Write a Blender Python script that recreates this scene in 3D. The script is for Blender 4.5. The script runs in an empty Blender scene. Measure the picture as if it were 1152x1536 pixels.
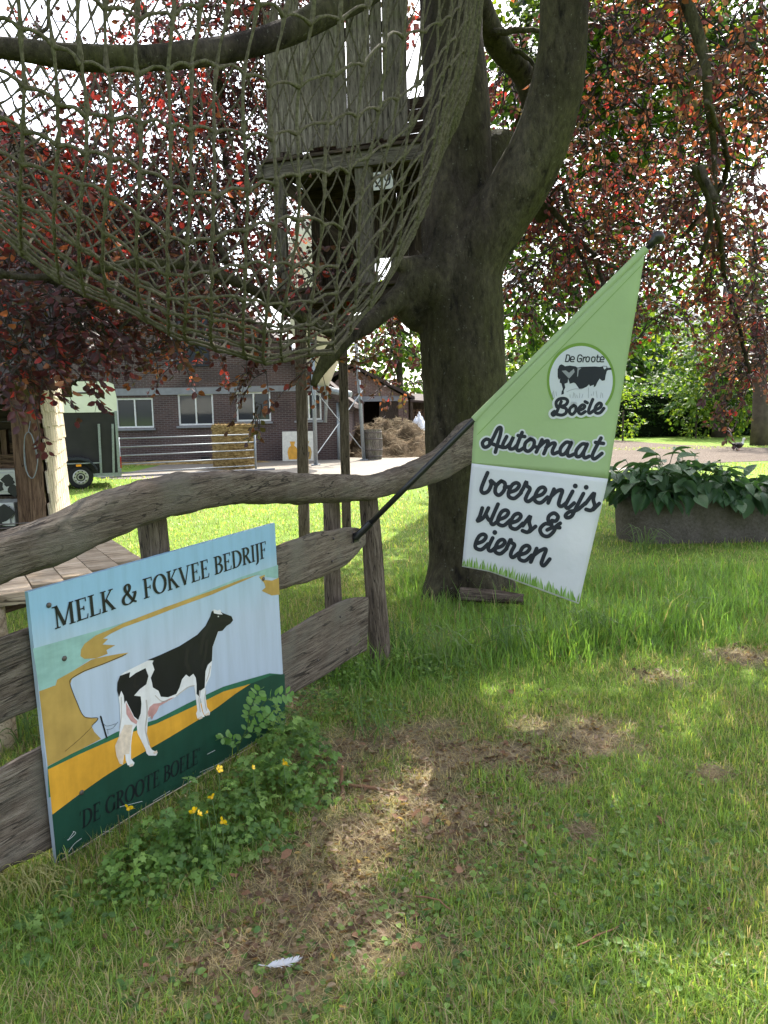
import bpy, bmesh, math, random
import numpy as np
from mathutils import Vector, Matrix, Quaternion, noise
from mathutils.geometry import tessellate_polygon

random.seed(7)
RNG = np.random.default_rng(7)
C = bpy.context.scene.collection
SC = bpy.context.scene

# ------------------------------------------------------------------ camera, world, sun, exposure
CAMZ, FPX = 1.6, 1154.0                      # eye height (m), focal length in photo pixels
PITCH, ROLL = math.radians(7.3), math.radians(1.0)
FW = Vector((0, math.cos(PITCH), -math.sin(PITCH)))
_r0 = Vector((1, 0, 0)); _u0 = Vector((0, math.sin(PITCH), math.cos(PITCH)))
RT = _r0 * math.cos(ROLL) - _u0 * math.sin(ROLL)
UP = _r0 * math.sin(ROLL) + _u0 * math.cos(ROLL)
CAM = Vector((0, 0, CAMZ))
cd = bpy.data.cameras.new('camera'); cam = bpy.data.objects.new('camera', cd); C.objects.link(cam)
cam.matrix_world = Matrix(((RT.x, UP.x, -FW.x, 0), (RT.y, UP.y, -FW.y, 0), (RT.z, UP.z, -FW.z, CAMZ), (0, 0, 0, 1)))
cd.sensor_fit = 'VERTICAL'; cd.sensor_height = 36.0; cd.lens = FPX / 1536 * 36.0
cd.clip_start = 0.05; cd.clip_end = 2000
SC.camera = cam

SUN_AZ, SUN_EL = math.radians(16), math.radians(50)      # azimuth from +Y towards +X: the sun stands beyond the farm yard
SUND = Vector((math.sin(SUN_AZ) * math.cos(SUN_EL), math.cos(SUN_AZ) * math.cos(SUN_EL), math.sin(SUN_EL)))
W = bpy.data.worlds.new('World'); SC.world = W; W.use_nodes = True
wn = W.node_tree.nodes; wl = W.node_tree.links
for n in list(wn): wn.remove(n)
sky = wn.new('ShaderNodeTexSky'); sky.sky_type = 'NISHITA'; sky.sun_disc = False
sky.sun_elevation = SUN_EL; sky.sun_rotation = SUN_AZ
sky.air_density = 1.0; sky.dust_density = 3.0; sky.ozone_density = 1.0
bgn = wn.new('ShaderNodeBackground'); bgn.inputs['Strength'].default_value = 0.15
wo = wn.new('ShaderNodeOutputWorld')
hz = wn.new('ShaderNodeHueSaturation'); hz.inputs['Saturation'].default_value = 0.52     # thin white haze over the whole sky
wl.new(sky.outputs[0], hz.inputs['Color']); wl.new(hz.outputs[0], bgn.inputs[0]); wl.new(bgn.outputs[0], wo.inputs[0])
sl = bpy.data.lights.new('sun', 'SUN'); sun = bpy.data.objects.new('sun', sl); C.objects.link(sun)
sl.energy = 3.2; sl.angle = math.radians(0.53); sl.color = (1.0, 0.95, 0.86)
sun.rotation_euler = (-SUND).to_track_quat('-Z', 'Y').to_euler(); sun.location = SUND * 60
SC.view_settings.view_transform = 'Standard'; SC.view_settings.look = 'None'
SC.view_settings.gamma = 1.0; SC.view_settings.use_curve_mapping = False
SC.view_settings.exposure = 2.0
SC.cycles.use_denoising = True
SC.cycles.max_bounces = 8; SC.cycles.diffuse_bounces = 4; SC.cycles.transmission_bounces = 6
SC.cycles.transparent_max_bounces = 8; SC.cycles.caustics_reflective = False; SC.cycles.caustics_refractive = False

# ------------------------------------------------------------------ helpers: where things stand
def ray(px, py):
    return FW + RT * ((px - 576) / FPX) - UP * ((py - 768) / FPX)
def P(px, py, d):                             # the point seen there at d metres ahead
    r = ray(px, py); return CAM + r * (d / r.y)
def G(px, py, z=0.0):                         # where that sight line meets height z
    r = ray(px, py); return CAM + r * ((z - CAMZ) / r.z)
def onplane(px, py, o, n):
    r = ray(px, py); return CAM + r * ((o - CAM).dot(n) / r.dot(n))
def lerp(a, b, t): return a + (b - a) * t

# ------------------------------------------------------------------ helpers: objects
def tag(o, label, cat, group=None, kind=None):
    if label: o['label'] = label
    if cat: o['category'] = cat
    if group: o['group'] = group
    if kind: o['kind'] = kind
    return o
def thing(name, label, cat, loc=(0, 0, 0), group=None):
    o = bpy.data.objects.new(name, None); C.objects.link(o); o.location = loc
    o.empty_display_size = 0.1
    return tag(o, label, cat, group)
def mesh_obj(name, verts, faces, mat, parent=None, smooth=False, colors=None):
    me = bpy.data.meshes.new(name)
    me.from_pydata([tuple(v) for v in verts], [], faces)
    if smooth: me.shade_smooth()
    me.update()
    return link(name, me, mat, parent)
def link(name, me, mat, parent=None):
    o = bpy.data.objects.new(name, me); C.objects.link(o)
    if mat is not None and len(me.materials) == 0: me.materials.append(mat)
    if parent is not None:
        o.parent = parent
        o.matrix_parent_inverse = world_of(parent).inverted()
    return o
def world_of(o):
    m = o.matrix_basis.copy()
    if o.parent is not None: m = world_of(o.parent) @ o.matrix_parent_inverse @ m
    return m
def big_mesh(name, V, Q, mat, parent=None, col=None, smooth=False):
    """V (n,3) float, Q (m,k) int with k 3 or 4, col (n,3): per-vertex colour of the thing itself"""
    me = bpy.data.meshes.new(name)
    n, m, k = len(V), len(Q), Q.shape[1]
    me.vertices.add(n); me.vertices.foreach_set('co', np.asarray(V, np.float32).ravel())
    me.loops.add(m * k); me.loops.foreach_set('vertex_index', np.asarray(Q, np.int32).ravel())
    me.polygons.add(m); me.polygons.foreach_set('loop_start', np.arange(0, m * k, k, dtype=np.int32))
    me.polygons.foreach_set('loop_total', np.full(m, k, np.int32))
    if smooth: me.polygons.foreach_set('use_smooth', np.ones(m, bool))
    me.update(calc_edges=True); me.validate()
    if col is not None:
        a = me.attributes.new('tint', 'FLOAT_COLOR', 'POINT')
        c4 = np.ones((n, 4), np.float32); c4[:, :3] = col
        a.data.foreach_set('color', c4.ravel())
    return link(name, me, mat, parent)

class MB:
    def __init__(s): s.v = []; s.f = []
    def add(s, vs, fs):
        b = len(s.v); s.v += [Vector(v) for v in vs]; s.f += [tuple(b + i for i in f) for f in fs]; return s
    def box(s, c, size, rot=None, taper=1.0):
        c = Vector(c); x, y, z = (size[0] / 2, size[1] / 2, size[2] / 2)
        vs = [Vector((sx * x * (taper if sz > 0 else 1), sy * y * (taper if sz > 0 else 1), sz * z)) for sz in (-1, 1) for sy in (-1, 1) for sx in (-1, 1)]
        if rot is not None: vs = [rot @ v for v in vs]
        return s.add([c + v for v in vs], [(0, 2, 3, 1), (4, 5, 7, 6), (0, 1, 5, 4), (2, 6, 7, 3), (0, 4, 6, 2), (1, 3, 7, 5)])
    def bar(s, a, b, w, t, up=(0, 0, 1)):       # rectangular bar from a to b, w along 'up', t across
        a, b = Vector(a), Vector(b); d = (b - a).normalized(); u = Vector(up); u = (u - d * u.dot(d)).normalized(); x = d.cross(u)
        vs = [p + x * (sx * t / 2) + u * (su * w / 2) for p in (a, b) for su in (-1, 1) for sx in (-1, 1)]
        return s.add(vs, [(0, 1, 3, 2), (4, 6, 7, 5), (0, 4, 5, 1), (2, 3, 7, 6), (0, 2, 6, 4), (1, 5, 7, 3)])
    def tube(s, pts, rad, sides=8, caps=True, jitter=0.0):
        pts = [Vector(p) for p in pts]; n = len(pts)
        rad = [rad] * n if not hasattr(rad, '__len__') else rad
        b = len(s.v); prev = None
        for i, p in enumerate(pts):
            t = (pts[min(i + 1, n - 1)] - pts[max(i - 1, 0)])
            t = t.normalized() if t.length > 1e-9 else Vector((0, 0, 1))
            if prev is None:
                prev = t.orthogonal().normalized()
            prev = (prev - t * prev.dot(t)); prev = prev.normalized() if prev.length > 1e-6 else t.orthogonal().normalized()
            q = t.cross(prev)
            for k in range(sides):
                a = 2 * math.pi * k / sides
                r = rad[i] * (1 + (random.uniform(-jitter, jitter) if jitter else 0))
                s.v.append(p + prev * (math.cos(a) * r) + q * (math.sin(a) * r))
        for i in range(n - 1):
            for k in range(sides):
                a0 = b + i * sides + k; a1 = b + i * sides + (k + 1) % sides
                s.f.append((a0, a1, a1 + sides, a0 + sides))
        if caps:
            s.f.append(tuple(b + k for k in reversed(range(sides)))); s.f.append(tuple(b + (n - 1) * sides + k for k in range(sides)))
        return s
    def lathe(s, o, prof, sides=20, axis=(0, 0, 1)):
        ax = Vector(axis).normalized(); x = ax.orthogonal().normalized(); y = ax.cross(x); o = Vector(o); b = len(s.v)
        for (r, h) in prof:
            for k in range(sides):
                a = 2 * math.pi * k / sides
                s.v.append(o + ax * h + x * (r * math.cos(a)) + y * (r * math.sin(a)))
        for i in range(len(prof) - 1):
            for k in range(sides):
                a0 = b + i * sides + k; a1 = b + i * sides + (k + 1) % sides
                s.f.append((a0, a1, a1 + sides, a0 + sides))
        s.f.append(tuple(b + k for k in reversed(range(sides)))); s.f.append(tuple(b + (len(prof) - 1) * sides + k for k in range(sides)))
        return s
    def poly(s, pts):                           # flat filled outline (may be concave)
        pts = [Vector(p) for p in pts]
        tris = tessellate_polygon([pts]); return s.add(pts, [tuple(t) for t in tris])
    def slab(s, pts, off):                      # outline with thickness
        pts = [Vector(p) for p in pts]; off = Vector(off); n = len(pts)
        tris = tessellate_polygon([pts])
        return s.add(pts + [p + off for p in pts], [tuple(t) for t in tris] + [tuple(n + i for i in reversed(t)) for t in tris] + [(i, (i + 1) % n, n + (i + 1) % n, n + i) for i in range(n)])
    def build(s, name, mat, parent=None, smooth=False):
        o = mesh_obj(name, s.v, s.f, mat, parent, smooth)
        return o
def bevel(o, w=0.006, seg=2, angle=0.6):
    m = o.modifiers.new('bevel', 'BEVEL'); m.width = w; m.segments = seg; m.limit_method = 'ANGLE'; m.angle_limit = angle; return o
def catmull(pts, n=8, closed=False):
    pts = [Vector(p) for p in pts]; out = []; N = len(pts)
    rng = range(N if closed else N - 1)
    for i in rng:
        p0 = pts[(i - 1) % N] if (closed or i > 0) else pts[0]; p1 = pts[i]; p2 = pts[(i + 1) % N]
        p3 = pts[(i + 2) % N] if (closed or i + 2 < N) else pts[-1]
        for k in range(n):
            t = k / n
            out.append(0.5 * ((2 * p1) + (p2 - p0) * t + (2 * p0 - 5 * p1 + 4 * p2 - p3) * t * t + (3 * p1 - p0 - 3 * p2 + p3) * t ** 3))
    if not closed: out.append(pts[-1])
    return out
def catn(vals, n):                              # the same for plain numbers
    return [v.x for v in catmull([(a, 0, 0) for a in vals], n)]
def nz(p, s=1.0, o=0.0): return noise.noise(Vector(p) * s + Vector((o, o * 1.7, -o)))
def copy_tree(o, parent=None):
    c = o.copy(); C.objects.link(c)
    if parent is not None: c.parent = parent
    for ch in list(o.children): copy_tree(ch, c)
    return c

# ------------------------------------------------------------------ materials
class NT:
    def __init__(s, name, rough=0.8, spec=0.3):
        s.m = bpy.data.materials.new(name); s.m.use_nodes = True; s.t = s.m.node_tree; s.n = s.t.nodes
        s.b = s.n['Principled BSDF']; s.b.inputs['Roughness'].default_value = rough; s.b.inputs['Specular IOR Level'].default_value = spec
        s.out = s.n['Material Output']; s._co = None
    def link(s, a, b): s.t.links.new(a, b)
    def co(s, kind='Object', scale=(1, 1, 1)):
        tc = s.n.new('ShaderNodeTexCoord'); mp = s.n.new('ShaderNodeMapping'); mp.inputs['Scale'].default_value = scale
        s.link(tc.outputs[kind], mp.inputs[0]); return mp.outputs[0]
    def noise(s, scale, detail=4, rough=0.55, co=None, dist=0.0):
        n = s.n.new('ShaderNodeTexNoise'); n.inputs['Scale'].default_value = scale; n.inputs['Detail'].default_value = detail
        n.inputs['Roughness'].default_value = rough; n.inputs['Distortion'].default_value = dist
        s.link(co if co is not None else s.co(), n.inputs['Vector']); return n.outputs['Fac']
    def ramp(s, fac, stops):
        r = s.n.new('ShaderNodeValToRGB'); e = r.color_ramp.elements
        while len(e) > 1: e.remove(e[-1])
        e[0].position, e[0].color = stops[0][0], (*stops[0][1], 1)
        for p, c in stops[1:]:
            x = e.new(p); x.color = (*c, 1)
        s.link(fac, r.inputs[0]); return r.outputs[0]
    def mix(s, fac, a, b, mode='MIX'):
        m = s.n.new('ShaderNodeMix'); m.data_type = 'RGBA'; m.blend_type = mode
        for v, i in ((fac, 0), (a, 6), (b, 7)):
            if isinstance(v, (int, float)): m.inputs[i].default_value = v
            elif isinstance(v, tuple): m.inputs[i].default_value = (*v, 1)
            else: s.link(v, m.inputs[i])
        return m.outputs[2]
    def math(s, op, a, b=0.0):
        m = s.n.new('ShaderNodeMath'); m.operation = op
        for v, i in ((a, 0), (b, 1)):
            if isinstance(v, (int, float)): m.inputs[i].default_value = v
            else: s.link(v, m.inputs[i])
        return m.outputs[0]
    def base(s, c):
        if isinstance(c, tuple): s.b.inputs['Base Color'].default_value = (*c, 1)
        else: s.link(c, s.b.inputs['Base Color'])
        return s
    def bump(s, h, strength=0.3, dist=0.01):
        b = s.n.new('ShaderNodeBump'); b.inputs['Strength'].default_value = strength; b.inputs['Distance'].default_value = dist
        s.link(h, b.inputs['Height']); s.link(b.outputs[0], s.b.inputs['Normal']); return s
    def isl(s):
        g = s.n.new('ShaderNodeNewGeometry'); return g.outputs['Random Per Island']
    def objrand(s):
        g = s.n.new('ShaderNodeObjectInfo'); return g.outputs['Random']

def m_plain(name, col, rough=0.6, spec=0.3, var=0.12, scale=12, metal=0.0, bump=0.0):
    n = NT(name, rough, spec); f = n.noise(scale, 5)
    d = tuple(c * (1 - var) for c in col); l = tuple(min(1, c * (1 + var)) for c in col)
    n.base(n.ramp(f, [(0.3, d), (0.7, l)])); n.b.inputs['Metallic'].default_value = metal
    if bump: n.bump(f, bump, 0.005)
    return n.m
def m_wood(name, dark, mid, light, along=(0, 0, 1), scale=9.0, stretch=14.0, bump=0.5, algae=None, rough=0.85, crack=0.5):
    """grain runs along the object's axis given; cracks and lichen are in the colour of the wood itself"""
    n = NT(name, rough, 0.2)
    s = tuple(1.0 if a else stretch for a in along)
    co = n.co('Object', s)
    g = n.noise(scale * 0.35, 7, 0.62, co, 0.6); g2 = n.noise(scale * 1.6, 5, 0.6, co, 0.2); big = n.noise(1.7, 3, 0.5)
    base = n.ramp(g, [(0.36, dark), (0.49, mid), (0.63, light)])
    cr = n.ramp(g2, [(0.36, (0.10, 0.09, 0.08)), (0.45, (1, 1, 1))])
    base = n.mix(crack, base, n.mix(1.0, base, cr, 'MULTIPLY'))
    base = n.mix(n.ramp(big, [(0.35, (0, 0, 0)), (0.7, (1, 1, 1))]), base, n.mix(0.55, base, mid))
    ln = n.noise(1.0, 2, 0.4, n.co('Object', tuple(1.6 if a_ else 26.0 for a_ in along)), 0.3)      # long drying cracks
    ln = n.math('ABSOLUTE', n.math('SUBTRACT', ln, 0.5)); base = n.mix(n.ramp(ln, [(0.004, (0.8, 0.8, 0.8)), (0.012, (0, 0, 0))]), base, tuple(x * 0.18 for x in dark))
    if algae:
        a = n.noise(3.1, 6, 0.65); base = n.mix(n.ramp(a, [(0.5, (0, 0, 0)), (0.68, (0.75, 0.75, 0.75))]), base, algae)
    rnd = n.objrand(); hv = n.n.new('ShaderNodeHueSaturation'); hv.inputs['Saturation'].default_value = 0.95
    v = n.math('ADD', n.math('MULTIPLY', rnd, 0.35), 0.82); n.link(v, hv.inputs['Value']); n.link(base, hv.inputs['Color'])
    n.base(hv.outputs[0])
    h = n.math('ADD', n.math('MULTIPLY', g, 0.6), g2); n.bump(h, bump, 0.008)
    return n.m
def m_leaf(name, transl=0.5, rough=0.42, spec=0.35, attr='tint', boost=(1.5, 1.3, 1.0)):
    n = NT(name, rough, spec)
    a = n.n.new('ShaderNodeAttribute'); a.attribute_name = attr
    n.link(a.outputs['Color'], n.b.inputs['Base Color'])
    t = n.n.new('ShaderNodeBsdfTranslucent'); n.link(n.mix(1.0, a.outputs['Color'], boost, 'MULTIPLY'), t.inputs[0])
    mx = n.n.new('ShaderNodeMixShader'); mx.inputs[0].default_value = transl
    n.link(n.b.outputs[0], mx.inputs[1]); n.link(t.outputs[0], mx.inputs[2]); n.link(mx.outputs[0], n.out.inputs[0])
    return n.m
def m_leaf_plain(name, c0, c1, transl=0.35, rough=0.4, boost=(1.4, 1.5, 0.7), vein=None):
    n = NT(name, rough, 0.4); col = n.ramp(n.objrand(), [(0.0, c0), (1.0, c1)])
    col = n.mix(0.35, col, n.ramp(n.noise(25, 3), [(0.3, c0), (0.7, c1)]))
    if vein:
        w = n.n.new('ShaderNodeTexWave'); w.inputs['Scale'].default_value = vein; w.bands_direction = 'Y'
        n.link(n.co(), w.inputs[0]); n.bump(w.outputs['Fac'], 0.5, 0.004)
    n.base(col)
    t = n.n.new('ShaderNodeBsdfTranslucent'); n.link(n.mix(1.0, col, boost, 'MULTIPLY'), t.inputs[0])
    mx = n.n.new('ShaderNodeMixShader'); mx.inputs[0].default_value = transl
    n.link(n.b.outputs[0], mx.inputs[1]); n.link(t.outputs[0], mx.inputs[2]); n.link(mx.outputs[0], n.out.inputs[0])
    return n.m
M = {}
# ------------------------------------------------------------------ the setting: ground, yard, drive, grass
def vnoise(x, y, s, seed=0):                    # cheap smooth value noise on arrays
    xs, ys = x * s + 37.3 * seed, y * s - 11.9 * seed
    xi, yi = np.floor(xs), np.floor(ys); fx, fy = xs - xi, ys - yi
    fx = fx * fx * (3 - 2 * fx); fy = fy * fy * (3 - 2 * fy)
    def h(a, b):
        v = np.sin(a * 127.1 + b * 311.7 + seed * 74.7) * 43758.5453; return v - np.floor(v)
    return (h(xi, yi) * (1 - fx) + h(xi + 1, yi) * fx) * (1 - fy) + (h(xi, yi + 1) * (1 - fx) + h(xi + 1, yi + 1) * fx) * fy
def fnoise(x, y, s, seed=0): return 0.55 * vnoise(x, y, s, seed) + 0.3 * vnoise(x, y, s * 2.3, seed + 3) + 0.15 * vnoise(x, y, s * 5.1, seed + 7)

BARE = [(620, 1205, .34), (545, 1260, .30), (690, 1250, .27), (870, 1105, .22), (820, 1150, .16), (760, 1130, .22), (470, 1330, .26), (430, 1420, .22),
        (560, 1390, .20), (330, 1430, .18), (640, 1120, .24), (510, 1130, .25), (1068, 1165, .08), (873, 1250, .07), (985, 1015, .14), (1120, 985, .18), (420, 1060, .22)]
BARE = [(G(a, b), r) for a, b, r in BARE]
TALL = [G(*q) for q in ((560, 1015), (600, 1000), (690, 985), (800, 975), (920, 960), (1030, 940), (1160, 900))]
def bare_at(x, y):
    w = np.zeros_like(x)
    for p, r in BARE:
        w = np.maximum(w, np.exp(-((x - p.x) ** 2 + (y - p.y) ** 2) / (r * r)))
    return np.clip(w * 1.25 + (fnoise(x, y, 6.0, 2) - 0.50) * 1.9 * (w > 0.08), 0, 1)
def seg_dist(x, y, pts):
    d = np.full_like(x, 1e9)
    for a, b in zip(pts[:-1], pts[1:]):
        vx, vy = b.x - a.x, b.y - a.y; t = np.clip(((x - a.x) * vx + (y - a.y) * vy) / (vx * vx + vy * vy), 0, 1)
        d = np.minimum(d, np.hypot(x - a.x - t * vx, y - a.y - t * vy))
    return d
def tall_at(x, y):
    d = seg_dist(x, y, TALL)
    fx = (y - 4.7) / 1.6 * 1.0
    behind = ((y > 5.0) & (y < 7.6) & (x > 0.1) & (x < 4.5)) * 0.55
    return np.clip(np.maximum(np.exp(-(d / 0.40) ** 2) * 1.0, behind), 0, 1) * (0.55 + 0.75 * fnoise(x, y, 2.2, 5))

def axis(fine0, fine1, step, far):
    a = list(np.arange(fine0, fine1 + 1e-6, step)); s = step
    while a[-1] < far: s *= 1.35; a.append(a[-1] + s)
    s = step
    while a[0] > -far: s *= 1.35; a.insert(0, a[0] - s)
    return np.array(a)
ax, ay = axis(-4, 5, 0.07, 420), axis(1.2, 11, 0.07, 420)
GX, GY = np.meshgrid(ax, ay); nx, ny = len(ax), len(ay)
gx, gy = GX.ravel(), GY.ravel()
bw = bare_at(gx, gy)[:, None]; tn = fnoise(gx, gy, 0.9, 1)[:, None]; t2 = fnoise(gx, gy, 9.0, 8)[:, None]
gcol = np.array([0.125, 0.190, 0.036]) * (0.75 + 0.6 * tn) * (0.7 + 0.6 * t2)
soil = np.array([0.225, 0.175, 0.115]) * (0.5 + 1.0 * t2)
gcol = gcol * (1 - bw) + soil * bw
near = np.exp(-np.hypot(gx, gy - 4) / 14)
gz = ((fnoise(gx, gy, 1.3, 4) - 0.5) * 0.05 + (fnoise(gx, gy, 6, 6) - 0.5) * 0.018) * np.clip(1 - np.hypot(gx, gy - 5) / 9, 0, 1)
idx = np.arange(nx * ny).reshape(ny, nx)
GQ = np.stack([idx[:-1, :-1], idx[:-1, 1:], idx[1:, 1:], idx[1:, :-1]], -1).reshape(-1, 4)
n = NT('lawn_ground', 0.95, 0.1)
at = n.n.new('ShaderNodeAttribute'); at.attribute_name = 'tint'
fn = n.noise(45, 6, 0.7); n.base(n.mix(1.0, at.outputs['Color'], n.ramp(fn, [(0.25, (0.45, 0.45, 0.45)), (0.75, (1.5, 1.5, 1.4))]), 'MULTIPLY')); n.bump(fn, 0.8, 0.02)
ground = big_mesh('lawn', np.stack([gx, gy, gz], 1), GQ, n.m, None, gcol, True)
tag(ground, None, None, kind='structure')
def ground_z(x, y):
    x, y = np.atleast_1d(np.asarray(x, float)), np.atleast_1d(np.asarray(y, float))
    return ((fnoise(x, y, 1.3, 4) - 0.5) * 0.05 + (fnoise(x, y, 6, 6) - 0.5) * 0.018) * np.clip(1 - np.hypot(x, y - 5) / 9, 0, 1)

n = NT('worn_concrete', 0.9, 0.2)
f1 = n.noise(0.6, 6, 0.6); f2 = n.noise(22, 5, 0.7)
n.base(n.mix(0.5, n.ramp(f1, [(0.3, (0.15, 0.13, 0.105)), (0.7, (0.24, 0.215, 0.18))]), n.ramp(f2, [(0.3, (0.14, 0.125, 0.10)), (0.7, (0.27, 0.245, 0.21))]))); n.bump(f2, 0.5, 0.02)
M['concrete_yard'] = n.m
yard = MB().poly([(-7.5, 20.5, .006), (-4, 19.3, .006), (0, 18.2, .006), (3.2, 18.6, .006), (5.5, 19.6, .006), (8, 21.5, .006), (9, 27, .006), (5, 33, .006), (5, 40, .006), (-7.5, 40, .006)]).build('farm_yard', M['concrete_yard'])
tag(yard, None, None, kind='structure')
n = NT('gravel_drive', 0.95, 0.1)
f1 = n.noise(0.35, 5, 0.6); f2 = n.noise(40, 4, 0.7)
n.base(n.mix(0.55, n.ramp(f1, [(0.3, (0.085, 0.064, 0.048)), (0.7, (0.15, 0.12, 0.095))]), n.ramp(f2, [(0.3, (0.07, 0.056, 0.044)), (0.7, (0.17, 0.14, 0.115))]))); n.bump(f2, 0.8, 0.03)
dr = MB().poly([(5.4, 20.6, .011), (9, 22.2, .011), (14, 23.5, .011), (22, 24.5, .011), (60, 25.5, .011), (60, 31, .011), (24, 30, .011), (15.5, 29, .011), (13, 34, .011), (12, 42, .011), (7.5, 42, .011), (7.0, 33, .011), (6.5, 27, .011)]).build('gravel_drive', n.m)
tag(dr, None, None, kind='structure')

# blades of grass: two joined masses nobody could count
def blades(name, bands, label, mat, seedoff=0):
    X, Y, H, Wd, COL, LEAN = [], [], [], [], [], []
    for d0, d1, dens, hmul, wid, kind in bands:
        hw = 0.62 * d1 + 1.0; N = int(2 * hw * (d1 - d0) * dens)
        y = RNG.uniform(d0, d1, N); x = RNG.uniform(-hw, hw, N); kp = (np.abs(x) < 0.57 * y) | ((RNG.random(N) < 0.45) & (np.abs(x) < 0.60 * y + 1.0)); x, y = x[kp], y[kp]; N = len(x)
        b = bare_at(x, y); t = tall_at(x, y)
        if d0 >= 14:
            off = ((x > -8) & (x < 9) & (y > 19.2 + np.maximum(0, -x) * 0.25) & (y < 41)) | ((x > 5.2) & (y > 22.0 + .1 * (x - 9)) & (y < 30)) | ((x < -3) & (y > 27))
            keep = ~off
        elif kind == 'dry': keep = RNG.random(N) < (0.08 + 0.92 * b)
        else: keep = RNG.random(N) > b * 0.88
        x, y, b, t = x[keep], y[keep], b[keep], t[keep]; N = len(x)
        lush = fnoise(x, y, 1.1, 11)
        h = RNG.gamma(6, 1 / 6, N) * (0.030 * hmul + 0.032 * hmul * lush)
        tl = RNG.random(N) < t * 0.85
        h = np.where(tl & (kind != 'dry'), h * (1.3 + 2.3 * t), h)
        h = h * (1 - 0.45 * b)
        g = RNG.random(N); base = np.array([0.185, 0.285, 0.062])[None] * (0.7 + 0.7 * g[:, None])
        yel = np.array([0.34, 0.385, 0.085])[None] * (0.75 + 0.5 * g[:, None]); straw = np.array([0.42, 0.345, 0.20])[None] * (0.45 + 0.8 * g[:, None])
        r = RNG.random(N); patch = fnoise(x, y, 2.3, 21)
        c = np.where((r < 0.18 + 0.5 * (patch - 0.45))[:, None], yel, base)
        c = np.where((RNG.random(N) < 0.15 + 0.6 * b + 0.20 * (patch > 0.56))[:, None], straw, c)
        c = np.where((tl & (RNG.random(N) < .8))[:, None], np.array([0.140, 0.250, 0.052])[None] * (0.7 + 0.8 * g[:, None]), c)
        ln = RNG.gamma(2.2, 0.5, N)
        if kind == 'dry':
            c = straw; h = RNG.uniform(0.03, 0.10, N); ln = RNG.uniform(1.2, 4.0, N)
        X.append(x); Y.append(y); H.append(h); Wd.append(RNG.uniform(0.7, 1.3, N) * wid * (1 + 0.8 * (tl * t))); COL.append(c); LEAN.append(ln)
    x, y, h, w, c, ln = (np.concatenate(a) for a in (X, Y, H, Wd, COL, LEAN)); N = len(x)
    z = ground_z(x, y) - 0.004
    az = RNG.uniform(0, 2 * np.pi, N); dx, dy = np.cos(az), np.sin(az); sx, sy = -dy, dx
    norm = 1 / np.sqrt(1 + ln * ln); hz = h * norm; hx = h * ln * norm
    V = np.empty((N, 5, 3), np.float32)
    V[:, 0] = np.stack([x - sx * w / 2, y - sy * w / 2, z], 1); V[:, 1] = np.stack([x + sx * w / 2, y + sy * w / 2, z], 1)
    mx, my, mz = x + dx * hx * 0.35, y + dy * hx * 0.35, z + hz * 0.62
    V[:, 2] = np.stack([mx + sx * w * .42, my + sy * w * .42, mz], 1); V[:, 3] = np.stack([mx - sx * w * .42, my - sy * w * .42, mz], 1)
    V[:, 4] = np.stack([x + dx * hx, y + dy * hx, z + hz], 1)
    i = np.arange(N)[:, None] * 5
    T = np.concatenate([i + np.array([[0, 1, 2]]), i + np.array([[0, 2, 3]]), i + np.array([[3, 2, 4]])], 0)
    o = big_mesh(name, V.reshape(-1, 3), T, mat, None, np.repeat(c, 5, 0))
    tag(o, label, 'grass', kind='stuff'); return o
M['grass'] = m_leaf('grass_blade', 0.5, 0.45, 0.3, boost=(1.45, 1.45, 0.8))
grass = blades('grass', [(1.55, 2.6, 17000, .95, .0034, 'g'), (2.6, 4.2, 12500, .95, .0036, 'g'), (4.2, 7.5, 4200, 1.1, .0042, 'g'), (7.5, 14, 700, 1.2, .008, 'g'), (14, 32, 80, 1.3, .022, 'g')],
       'green lawn grass, long around the tree and fence, short and worn in front', M['grass'])
straw = blades('dry_grass', [(1.55, 3.2, 6500, 1, .0026, 'dry'), (3.2, 6.5, 2600, 1, .0034, 'dry')], 'dry straw coloured grass lying over the worn brown patch', M['grass'])
# ------------------------------------------------------------------ wood and paint materials
M['grey_wood'] = m_wood('weathered_grey_wood', (0.050, 0.037, 0.027), (0.138, 0.106, 0.079), (0.240, 0.200, 0.155), (1, 0, 0), 12, 16, 1.0, (0.15, 0.135, 0.105), 0.9, 0.95)
M['post_wood'] = m_wood('weathered_post_wood', (0.045, 0.033, 0.025), (0.115, 0.086, 0.063), (0.195, 0.155, 0.118), (0, 0, 1), 14, 12, 0.9, None, 0.9, 0.9)
M['hut_wood'] = m_wood('silver_hut_boards', (0.05, 0.042, 0.034), (0.13, 0.112, 0.092), (0.235, 0.21, 0.175), (0, 0, 1), 12, 9, 0.5, (0.11, 0.115, 0.055), 0.9, 0.6)
M['dark_wood'] = m_wood('dark_brown_wood', (0.022, 0.016, 0.012), (0.05, 0.036, 0.026), (0.09, 0.066, 0.048), (0, 0, 1), 12, 9, 0.4)
M['brown_wood'] = m_wood('brown_shed_wood', (0.06, 0.033, 0.02), (0.13, 0.075, 0.045), (0.19, 0.12, 0.075), (0, 0, 1), 12, 9, 0.4)
M['table_wood'] = m_wood('pale_table_wood', (0.26, 0.185, 0.11), (0.50, 0.38, 0.25), (0.62, 0.50, 0.35), (0, 1, 0), 9, 7, 0.4, None, 0.8, 0.55)
M['black_steel'] = m_plain('black_painted_steel', (0.012, 0.012, 0.013), 0.35, 0.5)
M['galv'] = m_plain('galvanised_steel', (0.24, 0.265, 0.285), 0.5, 0.4, 0.2, 30, 0.4)
M['screw'] = m_plain('dull_screw_steel', (0.10, 0.085, 0.075), 0.5, 0.4, .2, 40, 0.5)

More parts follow.
